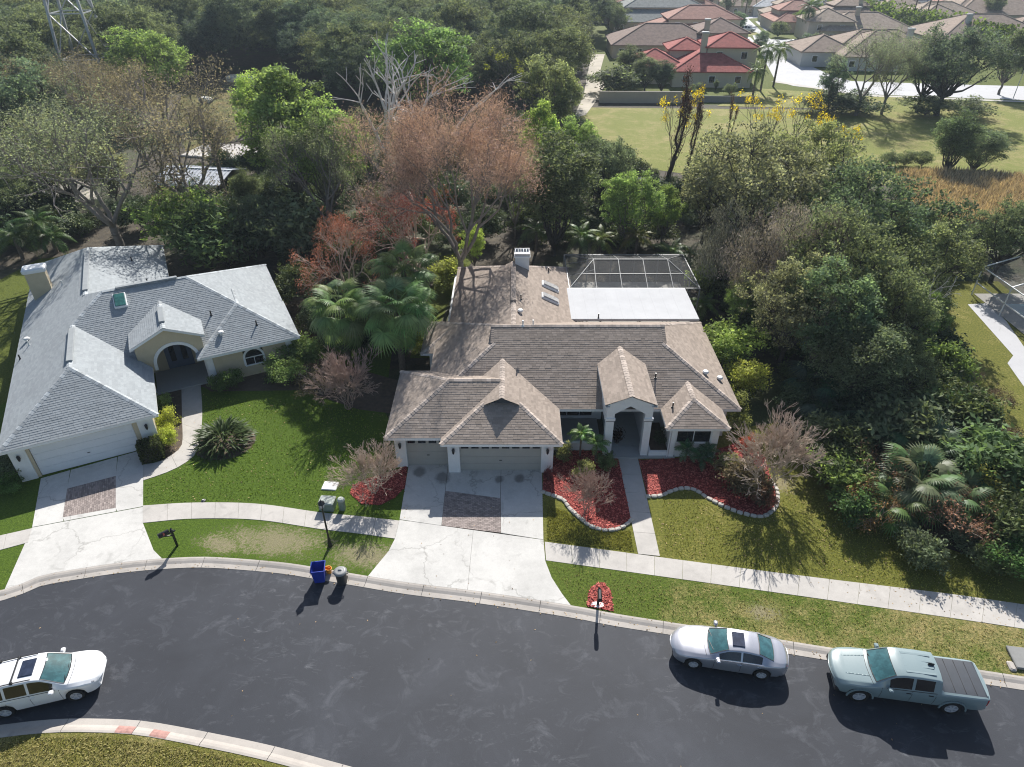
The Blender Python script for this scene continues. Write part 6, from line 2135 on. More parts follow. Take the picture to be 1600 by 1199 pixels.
_tr = random.Random(77)
_cnt = {}
def tree(kind, label, loc, H, col, width=1.0, group=None, name=None, cat='tree', rot=None, z=0.0):
    lst = PROTO[kind]
    i = _cnt.get(kind, 0)
    _cnt[kind] = i + 1
    tm, lm, H0 = lst[i % len(lst)]
    nm = name or dict(oak='oak_tree', broad='broadleaf_tree', column='evergreen_tree', sparse='thin_leaved_tree', cypress='cypress_tree', bare='bare_tree', maple='maple_tree',
                      myrtle='bare_myrtle', rose_myrtle='bare_myrtle', moss='moss_hung_tree', yellow='flowering_tree', vine='vine_wrapped_trunk', bush='shrub', thicket='thicket', scrub='dry_scrub')[kind]
    t = thing(nm, label, cat, (loc[0], loc[1], z), _tr.uniform(0, 6.28) if rot is None else rot, group)
    s = H / H0
    t.scale = (s * width, s * width, s)
    link('trunk' if kind not in ('bush', 'thicket', 'scrub', 'myrtle', 'rose_myrtle') else 'stems', tm, t)
    if lm:
        o = link('crown' if kind not in ('bush', 'thicket', 'scrub') else 'foliage', lm, t)
        if kind in ('oak', 'broad', 'column', 'sparse', 'bush', 'thicket', 'moss'):
            g = sum(col) / 3
            col = [1.9 * (.80 * c + .20 * g) for c in col]
        o.color = (*col, 1)
    return t
def at(u, v, zc):
    """plan position of something whose middle, zc metres up, is seen at a photo pixel"""
    return G(u, v, zc)
# ================================================================== PLANTING
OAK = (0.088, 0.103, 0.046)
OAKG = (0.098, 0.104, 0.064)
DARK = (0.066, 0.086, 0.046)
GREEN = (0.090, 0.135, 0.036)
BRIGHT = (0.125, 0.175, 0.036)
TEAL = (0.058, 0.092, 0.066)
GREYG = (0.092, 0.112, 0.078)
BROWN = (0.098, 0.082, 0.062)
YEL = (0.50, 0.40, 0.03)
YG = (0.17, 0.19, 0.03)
TW = 'trees behind the two houses'
# (kind, u, v of the crown's middle, height, middle/height, colour, width, label)
rows = [
 # --- behind and beside the grey house
 ('sparse', 130, 215, 16, .72, GREYG, 1.15, 'leaning grey tree with thin foliage just behind the grey roof'),
 ('sparse', 262, 190, 17, .70, BROWN, 1.0, 'brownish grey many-limbed tree left of the metal shed'),
 ('broad', 232, 95, 15, .62, GREEN, 1.2, 'bright leafy tree beside the clearing beyond the shed'),
 ('broad', 448, 200, 17, .58, (0.088, 0.128, 0.036), 1.05, 'large fresh green tree right of the metal shed'),
 ('broad', 505, 245, 14, .55, GREEN, .9, 'mid green tree between the fresh green tree and the grey limbs'),
 ('broad', 405, 165, 13, .6, BRIGHT, .8, 'yellowish green crown above the palm by the clearing'),
 ('oak', 40, 150, 13, .65, TEAL, 1.0, 'dark blue-green tree at the far left edge below the tower'),
 ('oak', 60, 240, 10, .6, OAKG, .8, 'grey green oak over the sandy clearing at left'),
 ('broad', 28, 245, 9, .6, GREEN, .8, 'leafy tree at the left edge beside the sandy clearing'),
 ('broad', 30, 145, 11, .7, BRIGHT, .5, 'small lime green crown at the far left'),
 ('sparse', 100, 130, 14, .7, BROWN, 1.0, 'brown thin-leaved tree standing before the power tower'),
 ('sparse', 195, 140, 14, .7, BROWN, .9, 'brownish twiggy tree right of the power tower'),
 ('oak', 95, 268, 8, .6, OAKG, .8, 'grey green oak in front of the sandy clearing'),
 ('broad', 165, 262, 8, .6, OAKG, .8, 'dull green tree left of the metal shed behind the grey trunk'),
 ('oak', 15, 300, 7, .6, DARK, .8, 'dark oak at the left edge above the feather palms'),
 ('broad', 180, 60, 14, .62, TEAL, 1.0, 'blue green tree right of the power tower top'),
 # --- middle
 ('cypress', 0, 0, 18.5, .62, (0.38, 0.262, 0.222), .95, 'tall rust brown feathery cypress behind the brown house'),
 ('cypress', 805, 285, 10, .60, (0.38, 0.262, 0.215), .7, 'smaller rust brown cypress right of the tall one'),
 ('bare', 0, 1, 18.5, .62, BROWN, 1.25, 'pale bare-limbed tree with long forking branches'),
 ('broad', 668, 95, 17, .66, (0.068, 0.115, 0.035), 1.15, 'green leafy crown behind the pale bare limbs'),
 ('maple', 645, 355, 9.0, .62, (0.30, 0.10, 0.085), .9, 'wide red budding maple behind the fan palms'),
 ('maple', 533, 386, 8.5, .62, (0.33, 0.14, 0.095), .75, 'smaller orange red maple left of the fan palms'),
 ('sparse', 0, 2, 13, .6, GREYG, .7, 'slender grey tree close behind the right end of the grey roof'),
 ('sparse', 560, 250, 12, .6, OAKG, .9, 'shaded grey tree under the pale bare limbs'),
 ('yellow', 815, 108, 13, .7, YG, 1.0, 'yellow green topped tree above the rust cypress'),
 ('broad', 860, 150, 14, .6, OAK, .9, 'dark tree at the wood edge left of the sand track'),
 ('broad', 845, 215, 12, .6, BRIGHT, .75, 'pale green tree right of the rust cypress'),
 ('column', 868, 300, 13, .50, DARK, 1.25, 'dark dense evergreen behind the brown house chimney'),
 ('oak', 945, 262, 9, .6, (0.062, 0.085, 0.058), .75, 'grey green round tree behind the pool enclosure'),
 ('broad', 985, 325, 9, .55, (0.085, 0.130, 0.035), .95, 'bright green tree directly behind the pool enclosure'),
 ('broad', 905, 240, 10, .55, GREEN, .8, 'green tree at the near corner of the meadow'),
 ('broad', 1040, 330, 7, .55, GREEN, .9, 'low green tree beside the ponds behind the enclosure'),
 ('broad', 740, 385, 5, .55, BRIGHT, .7, 'light green small tree left of the brown house chimney'),
 ('thicket', 700, 425, 2.6, .5, YG, 1.1, 'yellow green shrub at the rear left corner of the brown house'),
 ('bush', 655, 530, 2.2, .5, YG, 1.0, 'yellow green shrub against the low left wing of the brown house'),
 ('column', 400, 350, 7, .5, DARK, 1.3, 'dark thicket tree behind the grey roof, right part'),
 ('thicket', 300, 345, 6, .5, GREEN, 1.1, 'bamboo-like green thicket behind the middle of the grey roof'),
 ('thicket', 345, 370, 6.5, .5, (0.05, 0.08, 0.028), 1.1, 'broad-leaved thicket behind the right end of the grey roof'),
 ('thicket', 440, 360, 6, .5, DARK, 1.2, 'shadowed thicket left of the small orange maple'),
 ('thicket', 262, 318, 3.5, .5, GREEN, .8, 'green thicket hiding the base of the metal shed'),
 ('column', 385, 300, 6, .5, DARK, 1.1, 'small dark tree right of the metal shed'),
 # --- right: the oak wood beside the brown house
 ('oak', 1185, 285, 13, .62, OAKG, .88, 'tall grey green oak behind the pool enclosure at right'),
 ('oak', 1275, 265, 12, .62, OAK, .85, 'oak below the yellow flowering trees'),
 ('oak', 1110, 300, 9, .60, OAKG, .7, 'thin oak between the ponds and the grey oak'),
 ('moss', 1232, 385, 11, .62, (0.115, 0.098, 0.090), .9, 'grey moss-hung tree in the middle of the oak wood'),
 ('moss', 1150, 385, 9, .6, (0.090, 0.088, 0.066), .8, 'drooping grey tree right of the pool enclosure'),
 ('oak', 1365, 345, 11.5, .62, (0.048, 0.074, 0.040), .95, 'dark green oak below the reed bed'),
 ('oak', 1440, 405, 9, .62, OAK, .85, 'oak with spreading crown at the right of the wood'),
 ('oak', 1585, 352, 8, .70, (0.062, 0.084, 0.046), .8, 'oak leaning over the neighbouring lawn at the right edge'),
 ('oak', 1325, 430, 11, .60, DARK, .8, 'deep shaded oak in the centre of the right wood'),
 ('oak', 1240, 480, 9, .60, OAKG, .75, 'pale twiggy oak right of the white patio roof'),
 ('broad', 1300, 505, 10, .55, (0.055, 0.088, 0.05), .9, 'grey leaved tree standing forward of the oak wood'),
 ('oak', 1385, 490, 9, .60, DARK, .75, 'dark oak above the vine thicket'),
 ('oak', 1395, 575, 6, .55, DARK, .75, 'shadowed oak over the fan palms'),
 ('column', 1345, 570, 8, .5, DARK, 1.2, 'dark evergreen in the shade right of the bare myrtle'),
 ('broad', 1448, 500, 6, .55, GREEN, .8, 'green tree at the edge of the neighbouring lawn'),
 ('broad', 1160, 480, 5, .5, GREEN, .9, 'leafy small tree right of the white patio roof'),
 ('bush', 1140, 540, 3.4, .5, BRIGHT, 1.2, 'light green shrub against the right side of the brown roof'),
 ('bush', 1165, 590, 2.8, .5, YG, .9, 'yellow green shrub beside the right wall of the brown house'),
 ('thicket', 1105, 440, 3.2, .5, BRIGHT, .8, 'lime shrub at the right corner of the pool enclosure'),
 ('bush', 1250, 525, 2.6, .5, YG, 1.1, 'olive shrub in the shade between house and wood'),
 ('thicket', 1490, 650, 3, .5, (0.045, 0.08, 0.035), 1.3, 'vine covered thicket along the neighbouring lawn'),
 ('thicket', 1555, 730, 4, .5, (0.05, 0.085, 0.035), 1.3, 'dark vine thicket at the right edge above the pavement'),
 ('thicket', 1468, 575, 3.5, .5, GREEN, 1.0, 'green vine mound at the tip of the neighbouring lawn'),
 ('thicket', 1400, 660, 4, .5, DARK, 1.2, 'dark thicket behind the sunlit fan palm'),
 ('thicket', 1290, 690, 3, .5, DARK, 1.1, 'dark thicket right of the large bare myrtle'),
 ('thicket', 1320, 745, 2.6, .5, GREEN, 1.1, 'green thicket at the lawn edge left of the fan palm'),
 ('thicket', 1335, 790, 2.2, .5, (0.05, 0.095, 0.03), .9, 'fresh green shrub where lawn meets thicket'),
 ('scrub', 1360, 735, 3, .5, (0.17, 0.10, 0.06), 1.0, 'tan leafless scrub left of the sunlit fan palm'),
 ('scrub', 1372, 790, 2.4, .5, (0.20, 0.12, 0.05), 1.0, 'orange brown scrub at the lawn edge'),
 ('scrub', 1500, 800, 2.8, .5, (0.22, 0.12, 0.075), 1.2, 'rusty scrub right of the sunlit fan palm'),
 ('bush', 1555, 775, 2.6, .5, (0.20, 0.19, 0.04), 1.2, 'yellow green shrub at the right edge of the wood'),
 ('bush', 1530, 848, 1.7, .5, DARK, 1.2, 'dark shrub above the right end of the pavement'),
 ('bush', 1580, 870, 2.0, .5, (0.06, 0.12, 0.03), 1.2, 'bright green creeper mound beside the pavement end'),
 ('thicket', 1440, 858, 1.7, .5, DARK, 1.2, 'low dark thicket at the foot of the sunlit fan palm'),
 ('scrub', 1555, 680, 2.2, .5, (0.12, 0.09, 0.06), .9, 'grey scrub in the vine thicket'),
 ('scrub', 1512, 590, 1.6, .5, (0.12, 0.09, 0.06), .8, 'bare twiggy scrub at the neighbouring lawn edge, upper one'),
 ('scrub', 1562, 622, 1.8, .5, (0.12, 0.09, 0.06), .8, 'bare twiggy scrub on the neighbouring lawn, lower one'),
 ('sparse', 1285, 395, 10, .6, GREYG, .8, 'twiggy grey tree showing its limbs in the oak wood'),
 ('sparse', 1205, 430, 8, .6, (0.12, 0.11, 0.085), .8, 'small grey half-bare tree beside the white patio roof'),
 ('bare', 1430, 470, 8, .6, BROWN, .7, 'leafless pale tree in the dark of the oak wood'),
 # --- meadow and its edge
 ('vine', 1052, 195, 14, .55, (0.085, 0.045, 0.035), 1.0, 'tall dark red vine-wrapped trunk in front of the meadow'),
 ('vine', 1078, 205, 12, .55, (0.085, 0.045, 0.035), .8, 'leaning vine-wrapped trunk right of the tall one'),
 ('vine', 1137, 200, 9, .5, (0.12, 0.07, 0.05), .7, 'short brown trunk standing alone before the meadow'),
 ('yellow', 1060, 165, 12, .80, YEL, .7, 'flowering tree with yellow clumps beside the vine-wrapped trunk'),
 ('yellow', 1195, 190, 11, .62, YEL, .9, 'thin yellow flowering tree in front of the meadow, left one'),
 ('yellow', 1245, 190, 11, .62, YEL, .9, 'thin yellow flowering tree in front of the meadow, middle one'),
 ('yellow', 1320, 215, 10, .66, YEL, .9, 'yellow flowering tree over the oak, right one'),
 ('column', 1495, 222, 9, .50, (0.062, 0.092, 0.046), 1.25, 'tall half of the double-crowned bush in the meadow'),
 ('column', 1534, 234, 6.5, .50, (0.062, 0.088, 0.048), 1.6, 'low half of the double-crowned bush in the meadow'),
 ('bush', 1390, 248, 2.0, .5, DARK, 1.1, 'small dark meadow shrub, nearest the oaks'),
 ('bush', 1416, 248, 2.0, .5, DARK, 1.1, 'small dark meadow shrub, middle of the three'),
 ('bush', 1443, 249, 2.0, .5, DARK, 1.1, 'small dark meadow shrub, nearest the double bush'),
 # --- road beyond the meadow
 ('broad', 1305, 122, 9, .62, TEAL, .8, 'young tree on the far verge left of the leaning ones'),
 ('sparse', 1360, 95, 14, .62, GREYG, 1.0, 'grey thin tree by the far road'),
 ('sparse', 1400, 100, 13, .62, GREYG, .9, 'second grey thin tree by the far road'),
 ('oak', 1490, 98, 14, .60, (0.045, 0.064, 0.045), 1.0, 'big leaning oak by the far road'),
 ('oak', 1452, 112, 11, .60, TEAL, .8, 'oak in front of the tan roofs by the far road'),
 ('broad', 1580, 95, 12, .5, DARK, 1.0, 'dark round tree at the right end of the far road'),
 ('column', 985, 100, 8, .5, DARK, 1.5, 'dark hedge tree behind the pale boundary wall'),
 ('column', 1010, 112, 7, .5, DARK, 1.5, 'dark hedge tree left of the red roofed villa'),
 ('column', 1036, 118, 6.5, .5, (0.035, 0.055, 0.03), 1.5, 'dark hedge tree at the corner of the red roofed villa'),
 ('thicket', 960, 125, 5, .5, DARK, 1.6, 'dark shrub beside the sand track'),
 ('bush', 1300, 160, 3.5, .5, (0.04, 0.06, 0.03), 2.2, 'wide low shrubs along the meadow edge, left clump'),
 ('bush', 1345, 162, 3.2, .5, (0.04, 0.06, 0.03), 2.2, 'wide low shrubs along the meadow edge, middle clump'),
 ('bush', 1450, 166, 3.0, .5, DARK, 2.2, 'low shrubs under the leaning oak'),
 ('bush', 1510, 168, 3.0, .5, DARK, 2.2, 'low shrubs along the meadow edge, right clump'),
]
FIXED = {(0, 0): (-4.6, 56.8), (0, 1): G(640, 342), (0, 2): (-18.6, 67.0), (0, 3): (-14.5, 71.0)}     # trunks whose foot can be seen
for (k, u, v, H, f, col, w_, lab) in rows:
    cat = dict(bush='shrub', thicket='shrub', scrub='shrub', vine='trunk', rose_myrtle='shrub').get(k, 'tree')
    tree(k, lab, FIXED.get((u, v)) or at(u, v, H * f), H, col, w_, None, None, cat)

# --- crepe myrtles
x, y = G(585, 772)
tree('myrtle', 'bare tan crepe myrtle in the red mulch left of the driveway', (x, y), 3.5, BROWN, 1.05, name='bare_myrtle', cat='shrub')
x, y = G(916, 800)
tree('rose_myrtle', 'bare pinkish crepe myrtle in the mulch bed right of the driveway', (x, y), 3.2, BROWN, .9, name='bare_myrtle', cat='shrub')
x, y = G(1197, 765)
tree('myrtle', 'large bare crepe myrtle at the right end of the mulch bed', (x, y), 5.4, BROWN, 1.0, name='bare_myrtle', cat='shrub')
x, y = G(545, 640)
tree('rose_myrtle', 'bare reddish crepe myrtle between the two houses', (x, y), 5.0, BROWN, .95, name='bare_myrtle', cat='shrub')

# --- palms
FG = (0.060, 0.095, 0.038)
x, y = G(628, 575)
palm('broad fan palm with full crown left of the brown house', (x + .1, y - .2, 0), 5.2, FAN, 52, (0.125, 0.19, 0.07), 1.5, trunk_r=.22, seed=1, tilt=(-55, 70))
x, y = G(545, 560)
palm('fan palm with orange flower stalks right of the grey house', (x, y, 0), 4.4, FAN, 44, (0.115, 0.175, 0.062), 1.38, trunk_r=.20, seed=2, tilt=(-50, 70))
x, y = G(640, 520)
palm('taller fan palm behind the broad one', (x, y, 0), 5.6, FAN, 40, (0.115, 0.175, 0.062), 1.35, trunk_r=.20, seed=3, tilt=(-50, 70))
for (u, v, z, lab, s, col) in ((838, 362, 2.2, 'feather palm behind the brown house chimney', 1.0, FG), (908, 372, 2.0, 'feather palm behind the left part of the pool enclosure', 1.0, (.075, .12, .04)),
                               (938, 376, 1.8, 'feather palm with yellow green fronds behind the pool enclosure', .95, (.10, .13, .04)), (996, 372, 2.4, 'drooping olive palm behind the middle of the pool enclosure', .9, (.11, .115, .03)),
                               (1048, 398, 1.5, 'feather palm at the far right corner of the pool enclosure', 1.0, (.07, .115, .04)), (1078, 402, 1.4, 'spreading feather palm right of the pool enclosure', 1.0, FG),
                               (1100, 478, .9, 'low bright palm at the right of the patio roof', .75, (.085, .13, .04))):
    x, y = at(u, v, z)
    palm(lab, (x, y, 0), z, FEA, 16, col, s, seed=int(u), trunk_r=.13, tilt=(-5, 80), joined=False)
for (u, v, z, lab, s) in ((55, 350, 3.0, 'feather palm behind the chimney of the grey house', 1.2), (22, 372, 2.2, 'feather palm at the left edge behind the grey house', 1.1), (80, 372, 1.6, 'low feather palm over the grey chimney', 1.0)):
    x, y = at(u, v, z)
    palm(lab, (x, y, 0), z, FEA, 16, (.05, .085, .028), s, seed=int(u), tilt=(-10, 80))
x, y = G(357, 325)
palm('single tall palm rising beside the metal shed', (x, y, 0), 9.0, FEA, 18, (.045, .075, .04), 1.25, seed=31, trunk_r=.2, tilt=(-60, 60))
# low fan palms in the right wood
for (u, v, z, lab, s, n, col) in ((1440, 745, 2.0, 'large sunlit fan palm at the front of the right wood', 1.3, 30, (.085, .12, .06)), (1495, 775, 1.5, 'fan palm right of the large sunlit one', 1.1, 18, (.075, .115, .05)), (1405, 790, 1.0, 'low fan palm below the large sunlit one', 1.0, 14, (.07, .115, .045)),
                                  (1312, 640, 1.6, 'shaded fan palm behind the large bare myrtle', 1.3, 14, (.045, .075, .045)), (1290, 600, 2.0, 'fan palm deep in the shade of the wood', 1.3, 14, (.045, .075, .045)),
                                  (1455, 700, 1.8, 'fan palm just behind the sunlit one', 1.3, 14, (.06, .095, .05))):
    x, y = at(u, v, z)
    palm(lab, (x, y, 0), z * .8, FAN, n, col, s, seed=int(u), tilt=(5, 75), trunk_r=.16, name='fan_palm')
# young palms by the brown house
for (u, v, H, lab) in ((906, 713, 1.75, 'young palm left of the portico, farther from it'), (930, 722, 1.45, 'young palm left of the portico, close to the column'), (1070, 722, 1.0, 'young palm below the bay window, left one'), (1102, 722, .9, 'young palm below the bay window, right one'), (1095, 728, .6, 'small young palm between the bay window pair and the lawn')):
    x, y = G(u, v)
    palm(lab, (x, y, 0), H, FEAS, 13, (.085, .15, .045) if v < 720 or u < 1000 else (.05, .10, .05), 1.0, seed=u, trunk_r=.055, tilt=(0, 80), name='young_palm', cat='palm')
# round strap-leaved clump in the grey house lawn
x, y = G(352, 692)
t = thing('strap_leaved_clump', 'big round clump of dark strap leaves in the lawn of the grey house', 'plant', (x, y, 0))
rr = random.Random(9)
for i in range(290):
    a, rad = rr.uniform(0, 6.28), math.sqrt(rr.random()) * 1.1
    el = rr.uniform(-8, 30) + (1 - rad / 1.1) * 45
    o = link('leaf', STRAP[i % 3], t, (math.cos(a) * rad, math.sin(a) * rad, rr.uniform(0, .35) + (1 - (rad / 1.05) ** 2) * .5), rot=(0, R(-el) + .6, a + rr.uniform(-.3, .3)))
    s = rr.uniform(.9, 1.3)
    o.scale = (s, s, s)
    o.color = (.050, .075, .026, 1)
struct(MB().sheet([(x + 1.9 * math.cos(k * .3), y + 1.75 * math.sin(k * .3)) for k in range(21)], .012).build('planting_soil', 'soil'))
# shrubs by the grey house
for (k, u, v, H, col, w_, lab) in (
    ('bush', 264, 670, 1.6, (0.20, 0.22, 0.02), .85, 'yellow green shrub beside the path of the grey house, upper one'),
    ('bush', 263, 692, 1.3, (0.18, 0.21, 0.02), .85, 'yellow green shrub beside the path of the grey house, lower one'),
    ('bush', 260, 640, 1.5, GREEN, .8, 'green shrub at the entry of the grey house'),
    ('bush', 362, 600, 1.5, (0.06, 0.10, 0.025), 1.0, 'clipped green shrub under the arched window'),
    ('bush', 345, 605, 1.3, (0.06, 0.10, 0.025), .9, 'small green shrub left of the arched window'),
    ('bush', 445, 590, 2.0, GREEN, 1.2, 'green shrub at the right corner of the grey house'),
    ('thicket', 478, 565, 2.4, (0.075, 0.115, 0.04), 1.0, 'broad leaved shrub right of the grey house corner'),
    ('scrub', 505, 610, 2.2, (0.15, 0.12, 0.06), 1.2, 'tan twiggy shrub at the edge of the green lawn'),
    ('bush', 20, 760, 1.0, (0.05, 0.10, 0.02), 1.2, 'low green hedge shrub left of the white garage door, front'),
    ('bush', 22, 735, 1.4, DARK, 1.4, 'dark shrub left of the white garage door'),
    ('bush', 880, 715, 1.5, (0.12, 0.13, 0.05), .55, 'slim pale shrub beside the right garage pillar'),
    ('bush', 912, 740, 1.2, (0.12, 0.13, 0.05), .9, 'pale olive shrub behind the pinkish myrtle'),
    ('bush', 945, 728, 1.2, (0.07, 0.10, 0.035), .8, 'green shrub between myrtle and garden path'),
    ('bush', 857, 745, 1.0, (0.09, 0.025, 0.035), .5, 'dark red leaved shrub at the foot of the garage pillar'),
    ('bush', 1030, 690, 1.3, (0.028, 0.04, 0.02), .5, 'dark plant in the walled court beside the portico'),
    ('bush', 1135, 735, 1.5, (0.13, 0.14, 0.06), .8, 'pale variegated shrub below the bay window corner'),
    ('thicket', 1150, 752, 1.9, (0.085, 0.068, 0.042), 1.1, 'bronze leaved shrub in the right mulch bed'),
    ('thicket', 1176, 768, 1.7, (0.075, 0.062, 0.038), 1.1, 'bronze leaved shrub near the stone edging'),
    ('thicket', 1190, 783, 1.3, (0.12, 0.06, 0.038), .9, 'reddish leaved shrub at the tip of the right mulch bed'),
    ('bush', 1165, 700, 1.3, (0.22, 0.045, 0.03), .6, 'red leaved shrub behind the large bare myrtle'),
    ('bush', 1145, 660, 2.2, (0.10, 0.11, 0.03), .8, 'olive shrub against the right front corner of the brown house')):
    x, y = G(u, v + 6)
    tree(k, lab, (x, y), H, col, w_, cat='shrub')
# clipped box hedge block by the white garage door
x, y = G(240, 715)
rng = np.random.default_rng(4)
n = 5200
pp = rng.uniform(-1, 1, (n, 3)) * np.array([.62, .52, .60])
ax = rng.integers(0, 3, n)
sgn = rng.choice([-1, 1], n)
for a in range(3):
    m = ax == a
    pp[m, a] = sgn[m] * np.array([.62, .52, .60])[a] + rng.normal(0, .04, m.sum())
pp[:, 2] += .62
V, F, T = leaves(pp, .10, rng, .6, .3)
t = thing('clipped_hedge', 'square clipped dark hedge at the right end of the white garage door', 'hedge', (x, y, 0), R(26))
o = link('foliage', np_mesh('hedge_foliage', V, F, T, 'leaf'), t)
o.color = (.045, .06, .022, 1)
MB().box(-.55, .55, -.45, .45, .0, 1.12).build('stems', 'bark_dark', t)
# dark furniture-like plant pot by the portico
x, y = G(961, 693)
t = thing('potted_plant', 'dark leafy potted plant on the porch beside the left column', 'plant', (x + .1, y, .11))
MB().lathe([(0, 0), (.16, 0), (.22, .35), (.20, .36), (0, .33)], 14).build('pot', 'can', t)
V, F, T = leaves(np.random.default_rng(6).normal(0, .17, (420, 3)) + np.array([0, 0, .62]), .16, np.random.default_rng(7), .5, .2)
o = link('foliage', np_mesh('pot_foliage', V, F, T, 'leaf'), t)
o.color = (.035, .022, .022, 1)

# ------------------------------------------------------------------ massed growth: far wood, undergrowth, reeds
def scatter(name, pts, protos, smin, smax, mat_over=None, zs=1.0):
    """one object of massed growth: crowns instanced on points with geometry nodes"""
    me = bpy.data.meshes.new(name + '_points')
    me.from_pydata(pts, [], [])
    o = bpy.data.objects.new(name, me)
    C.objects.link(o)
    o['kind'] = 'stuff'
    ng = bpy.data.node_groups.new(name + '_growth', 'GeometryNodeTree')
    ng.interface.new_socket('Geometry', in_out='INPUT', socket_type='NodeSocketGeometry')
    ng.interface.new_socket('Geometry', in_out='OUTPUT', socket_type='NodeSocketGeometry')
    gi, go = ng.nodes.new('NodeGroupInput'), ng.nodes.new('NodeGroupOutput')
    jn = ng.nodes.new('GeometryNodeJoinGeometry')
    for ob in protos:
        oi = ng.nodes.new('GeometryNodeObjectInfo')
        oi.inputs['Object'].default_value = ob
        oi.inputs['As Instance'].default_value = True
        ng.links.new(oi.outputs['Geometry'], jn.inputs[0])
    ip = ng.nodes.new('GeometryNodeInstanceOnPoints')
    ng.links.new(gi.outputs[0], ip.inputs['Points'])
    ng.links.new(jn.outputs[0], ip.inputs['Instance'])
    ip.inputs['Pick Instance'].default_value = True
    rv = ng.nodes.new('FunctionNodeRandomValue')
    rv.data_type = 'FLOAT_VECTOR'
    rv.inputs[0].default_value = (0, 0, 0)
    rv.inputs[1].default_value = (0, 0, 6.28)
    ng.links.new(rv.outputs[0], ip.inputs['Rotation'])
    sc = ng.nodes.new('FunctionNodeRandomValue')
    sc.data_type = 'FLOAT'
    sc.inputs[2].default_value = smin
    sc.inputs[3].default_value = smax
    sc.inputs['Seed'].default_value = 5
    ng.links.new(sc.outputs[1], ip.inputs['Scale'])
    out = ip.outputs[0]
    if mat_over:
        sm = ng.nodes.new('GeometryNodeSetMaterial')
        sm.inputs['Material'].default_value = M[mat_over]
        ng.links.new(out, sm.inputs[0])
        out = sm.outputs[0]
    ng.links.new(out, go.inputs[0])
    md = o.modifiers.new('growth', 'NODES')
    md.node_group = ng
    return o
def find(nm, part):
    return [c for o in bpy.data.objects if o.parent is None and o.name.split('.')[0] == nm for c in o.children if c.name.split('.')[0] == part]
rs = random.Random(21)
pts = []
def poly_pts(px, n, dmin, z=0.0):
    """n points at least dmin apart inside a ground polygon given by photo pixels"""
    poly = [G(*p) for p in px]
    xs, ys = [p[0] for p in poly], [p[1] for p in poly]
    out = []
    for _ in range(n * 30):
        p = (rs.uniform(min(xs), max(xs)), rs.uniform(min(ys), max(ys)))
        if inside(p, poly) and all((p[0] - q[0]) ** 2 + (p[1] - q[1]) ** 2 > dmin ** 2 for q in out):
            out.append((*p, z))
            if len(out) >= n:
                break
    return out
oaks, broads = find('oak_tree', 'crown'), find('broadleaf_tree', 'crown')
# far wood: hundreds of crowns that read as one mass
far = poly_pts([(-120, 75), (200, 62), (500, 55), (930, 50), (935, 70), (915, 150), (885, 185), (700, 165), (560, 190), (520, 140), (430, 118), (300, 118), (250, 150), (200, 200), (60, 215), (-160, 230)], 420, 4.6)
far += poly_pts([(-300, -15), (300, -40), (940, -40), (932, 62), (500, 66), (200, 74), (-300, 90)], 900, 6.0)
def seen_at(x, y, z):
    d = y * _cp - (z - CAM_H) * _sp
    return 800 + FPX * x / d, 599.5 - FPX * (y * _sp + (z - CAM_H) * _cp) / d
far = [q for q in far if not (55 < seen_at(*q[:2], 6)[0] < 175 and math.hypot(q[0], q[1]) < math.hypot(*G(158, 165)) + 3)]
far = [q for q in far if not (890 < seen_at(*q[:2], 2)[0] < 960 and 70 < seen_at(*q[:2], 0)[1] < 200)]
far = [q for q in far if not (285 < seen_at(*q[:2], 2)[0] < 430 and 118 < seen_at(*q[:2], 0)[1] < 260)]
scatter('far_wood', far, [oaks[0], oaks[1], broads[0], broads[2], oaks[2]], .82, 1.25, 'leaf_wood')
ths, bus = find('thicket', 'foliage'), find('shrub', 'foliage')
M['leaf_under'] = leaf_mat('undergrowth_leaf', 0.22, 0.55, own=(0.075, 0.100, 0.045))
und = poly_pts([(-200, 330), (60, 320), (200, 330), (280, 270), (380, 260), (560, 200), (860, 190), (905, 215), (990, 265), (1090, 310), (1080, 392), (880, 392), (770, 385), (690, 395), (640, 500), (640, 570), (480, 560), (440, 420), (260, 372), (160, 372), (60, 385), (-200, 420)], 330, 1.9)
und += poly_pts([(1110, 300), (1300, 300), (1400, 345), (1470, 385), (1560, 400), (1450, 440), (1462, 560), (1500, 650), (1600, 780), (1640, 900), (1560, 900), (1440, 850), (1330, 790), (1280, 720), (1240, 640), (1200, 560), (1150, 520), (1110, 440)], 290, 1.7)
und += poly_pts([(-260, 330), (60, 315), (130, 330), (60, 385), (-200, 420)], 30, 2.0)
und = [q for q in und if not (1365 < seen_at(*q[:2], 1.2)[0] < 1575 and 680 < seen_at(*q[:2], 1.2)[1] < 850)]
scatter('undergrowth', und, [ths[0], bus[0], ths[1], bus[1]], .5, 1.15, 'leaf_under')
# dry reed bed behind the oaks
rng = np.random.default_rng(17)
poly = [G(*p) for p in [(1400, 282), (1470, 280), (1560, 286), (1640, 292), (1700, 345), (1560, 362), (1470, 355), (1400, 330)]]
xs_, ys_ = [p[0] for p in poly], [p[1] for p in poly]
P = np.stack([rng.uniform(min(xs_), max(xs_), 45000), rng.uniform(min(ys_), max(ys_), 45000)], 1)
P = np.array([p for p in P if inside(p, poly)])
hgt = rng.uniform(.9, 1.9, len(P))
a = rng.uniform(0, 6.28, len(P))
tip = np.stack([P[:, 0] + np.cos(a) * hgt * .35, P[:, 1] + np.sin(a) * hgt * .35, hgt], 1)
s = np.stack([-np.sin(a) * .06, np.cos(a) * .06, np.zeros(len(P))], 1)
b = np.stack([P[:, 0], P[:, 1], np.zeros(len(P))], 1)
m_ = b * .45 + tip * .55 + np.array([0, 0, .1])
V = np.stack([b - s, b + s, m_ + s * 1.5, tip, m_ - s * 1.5], 1)
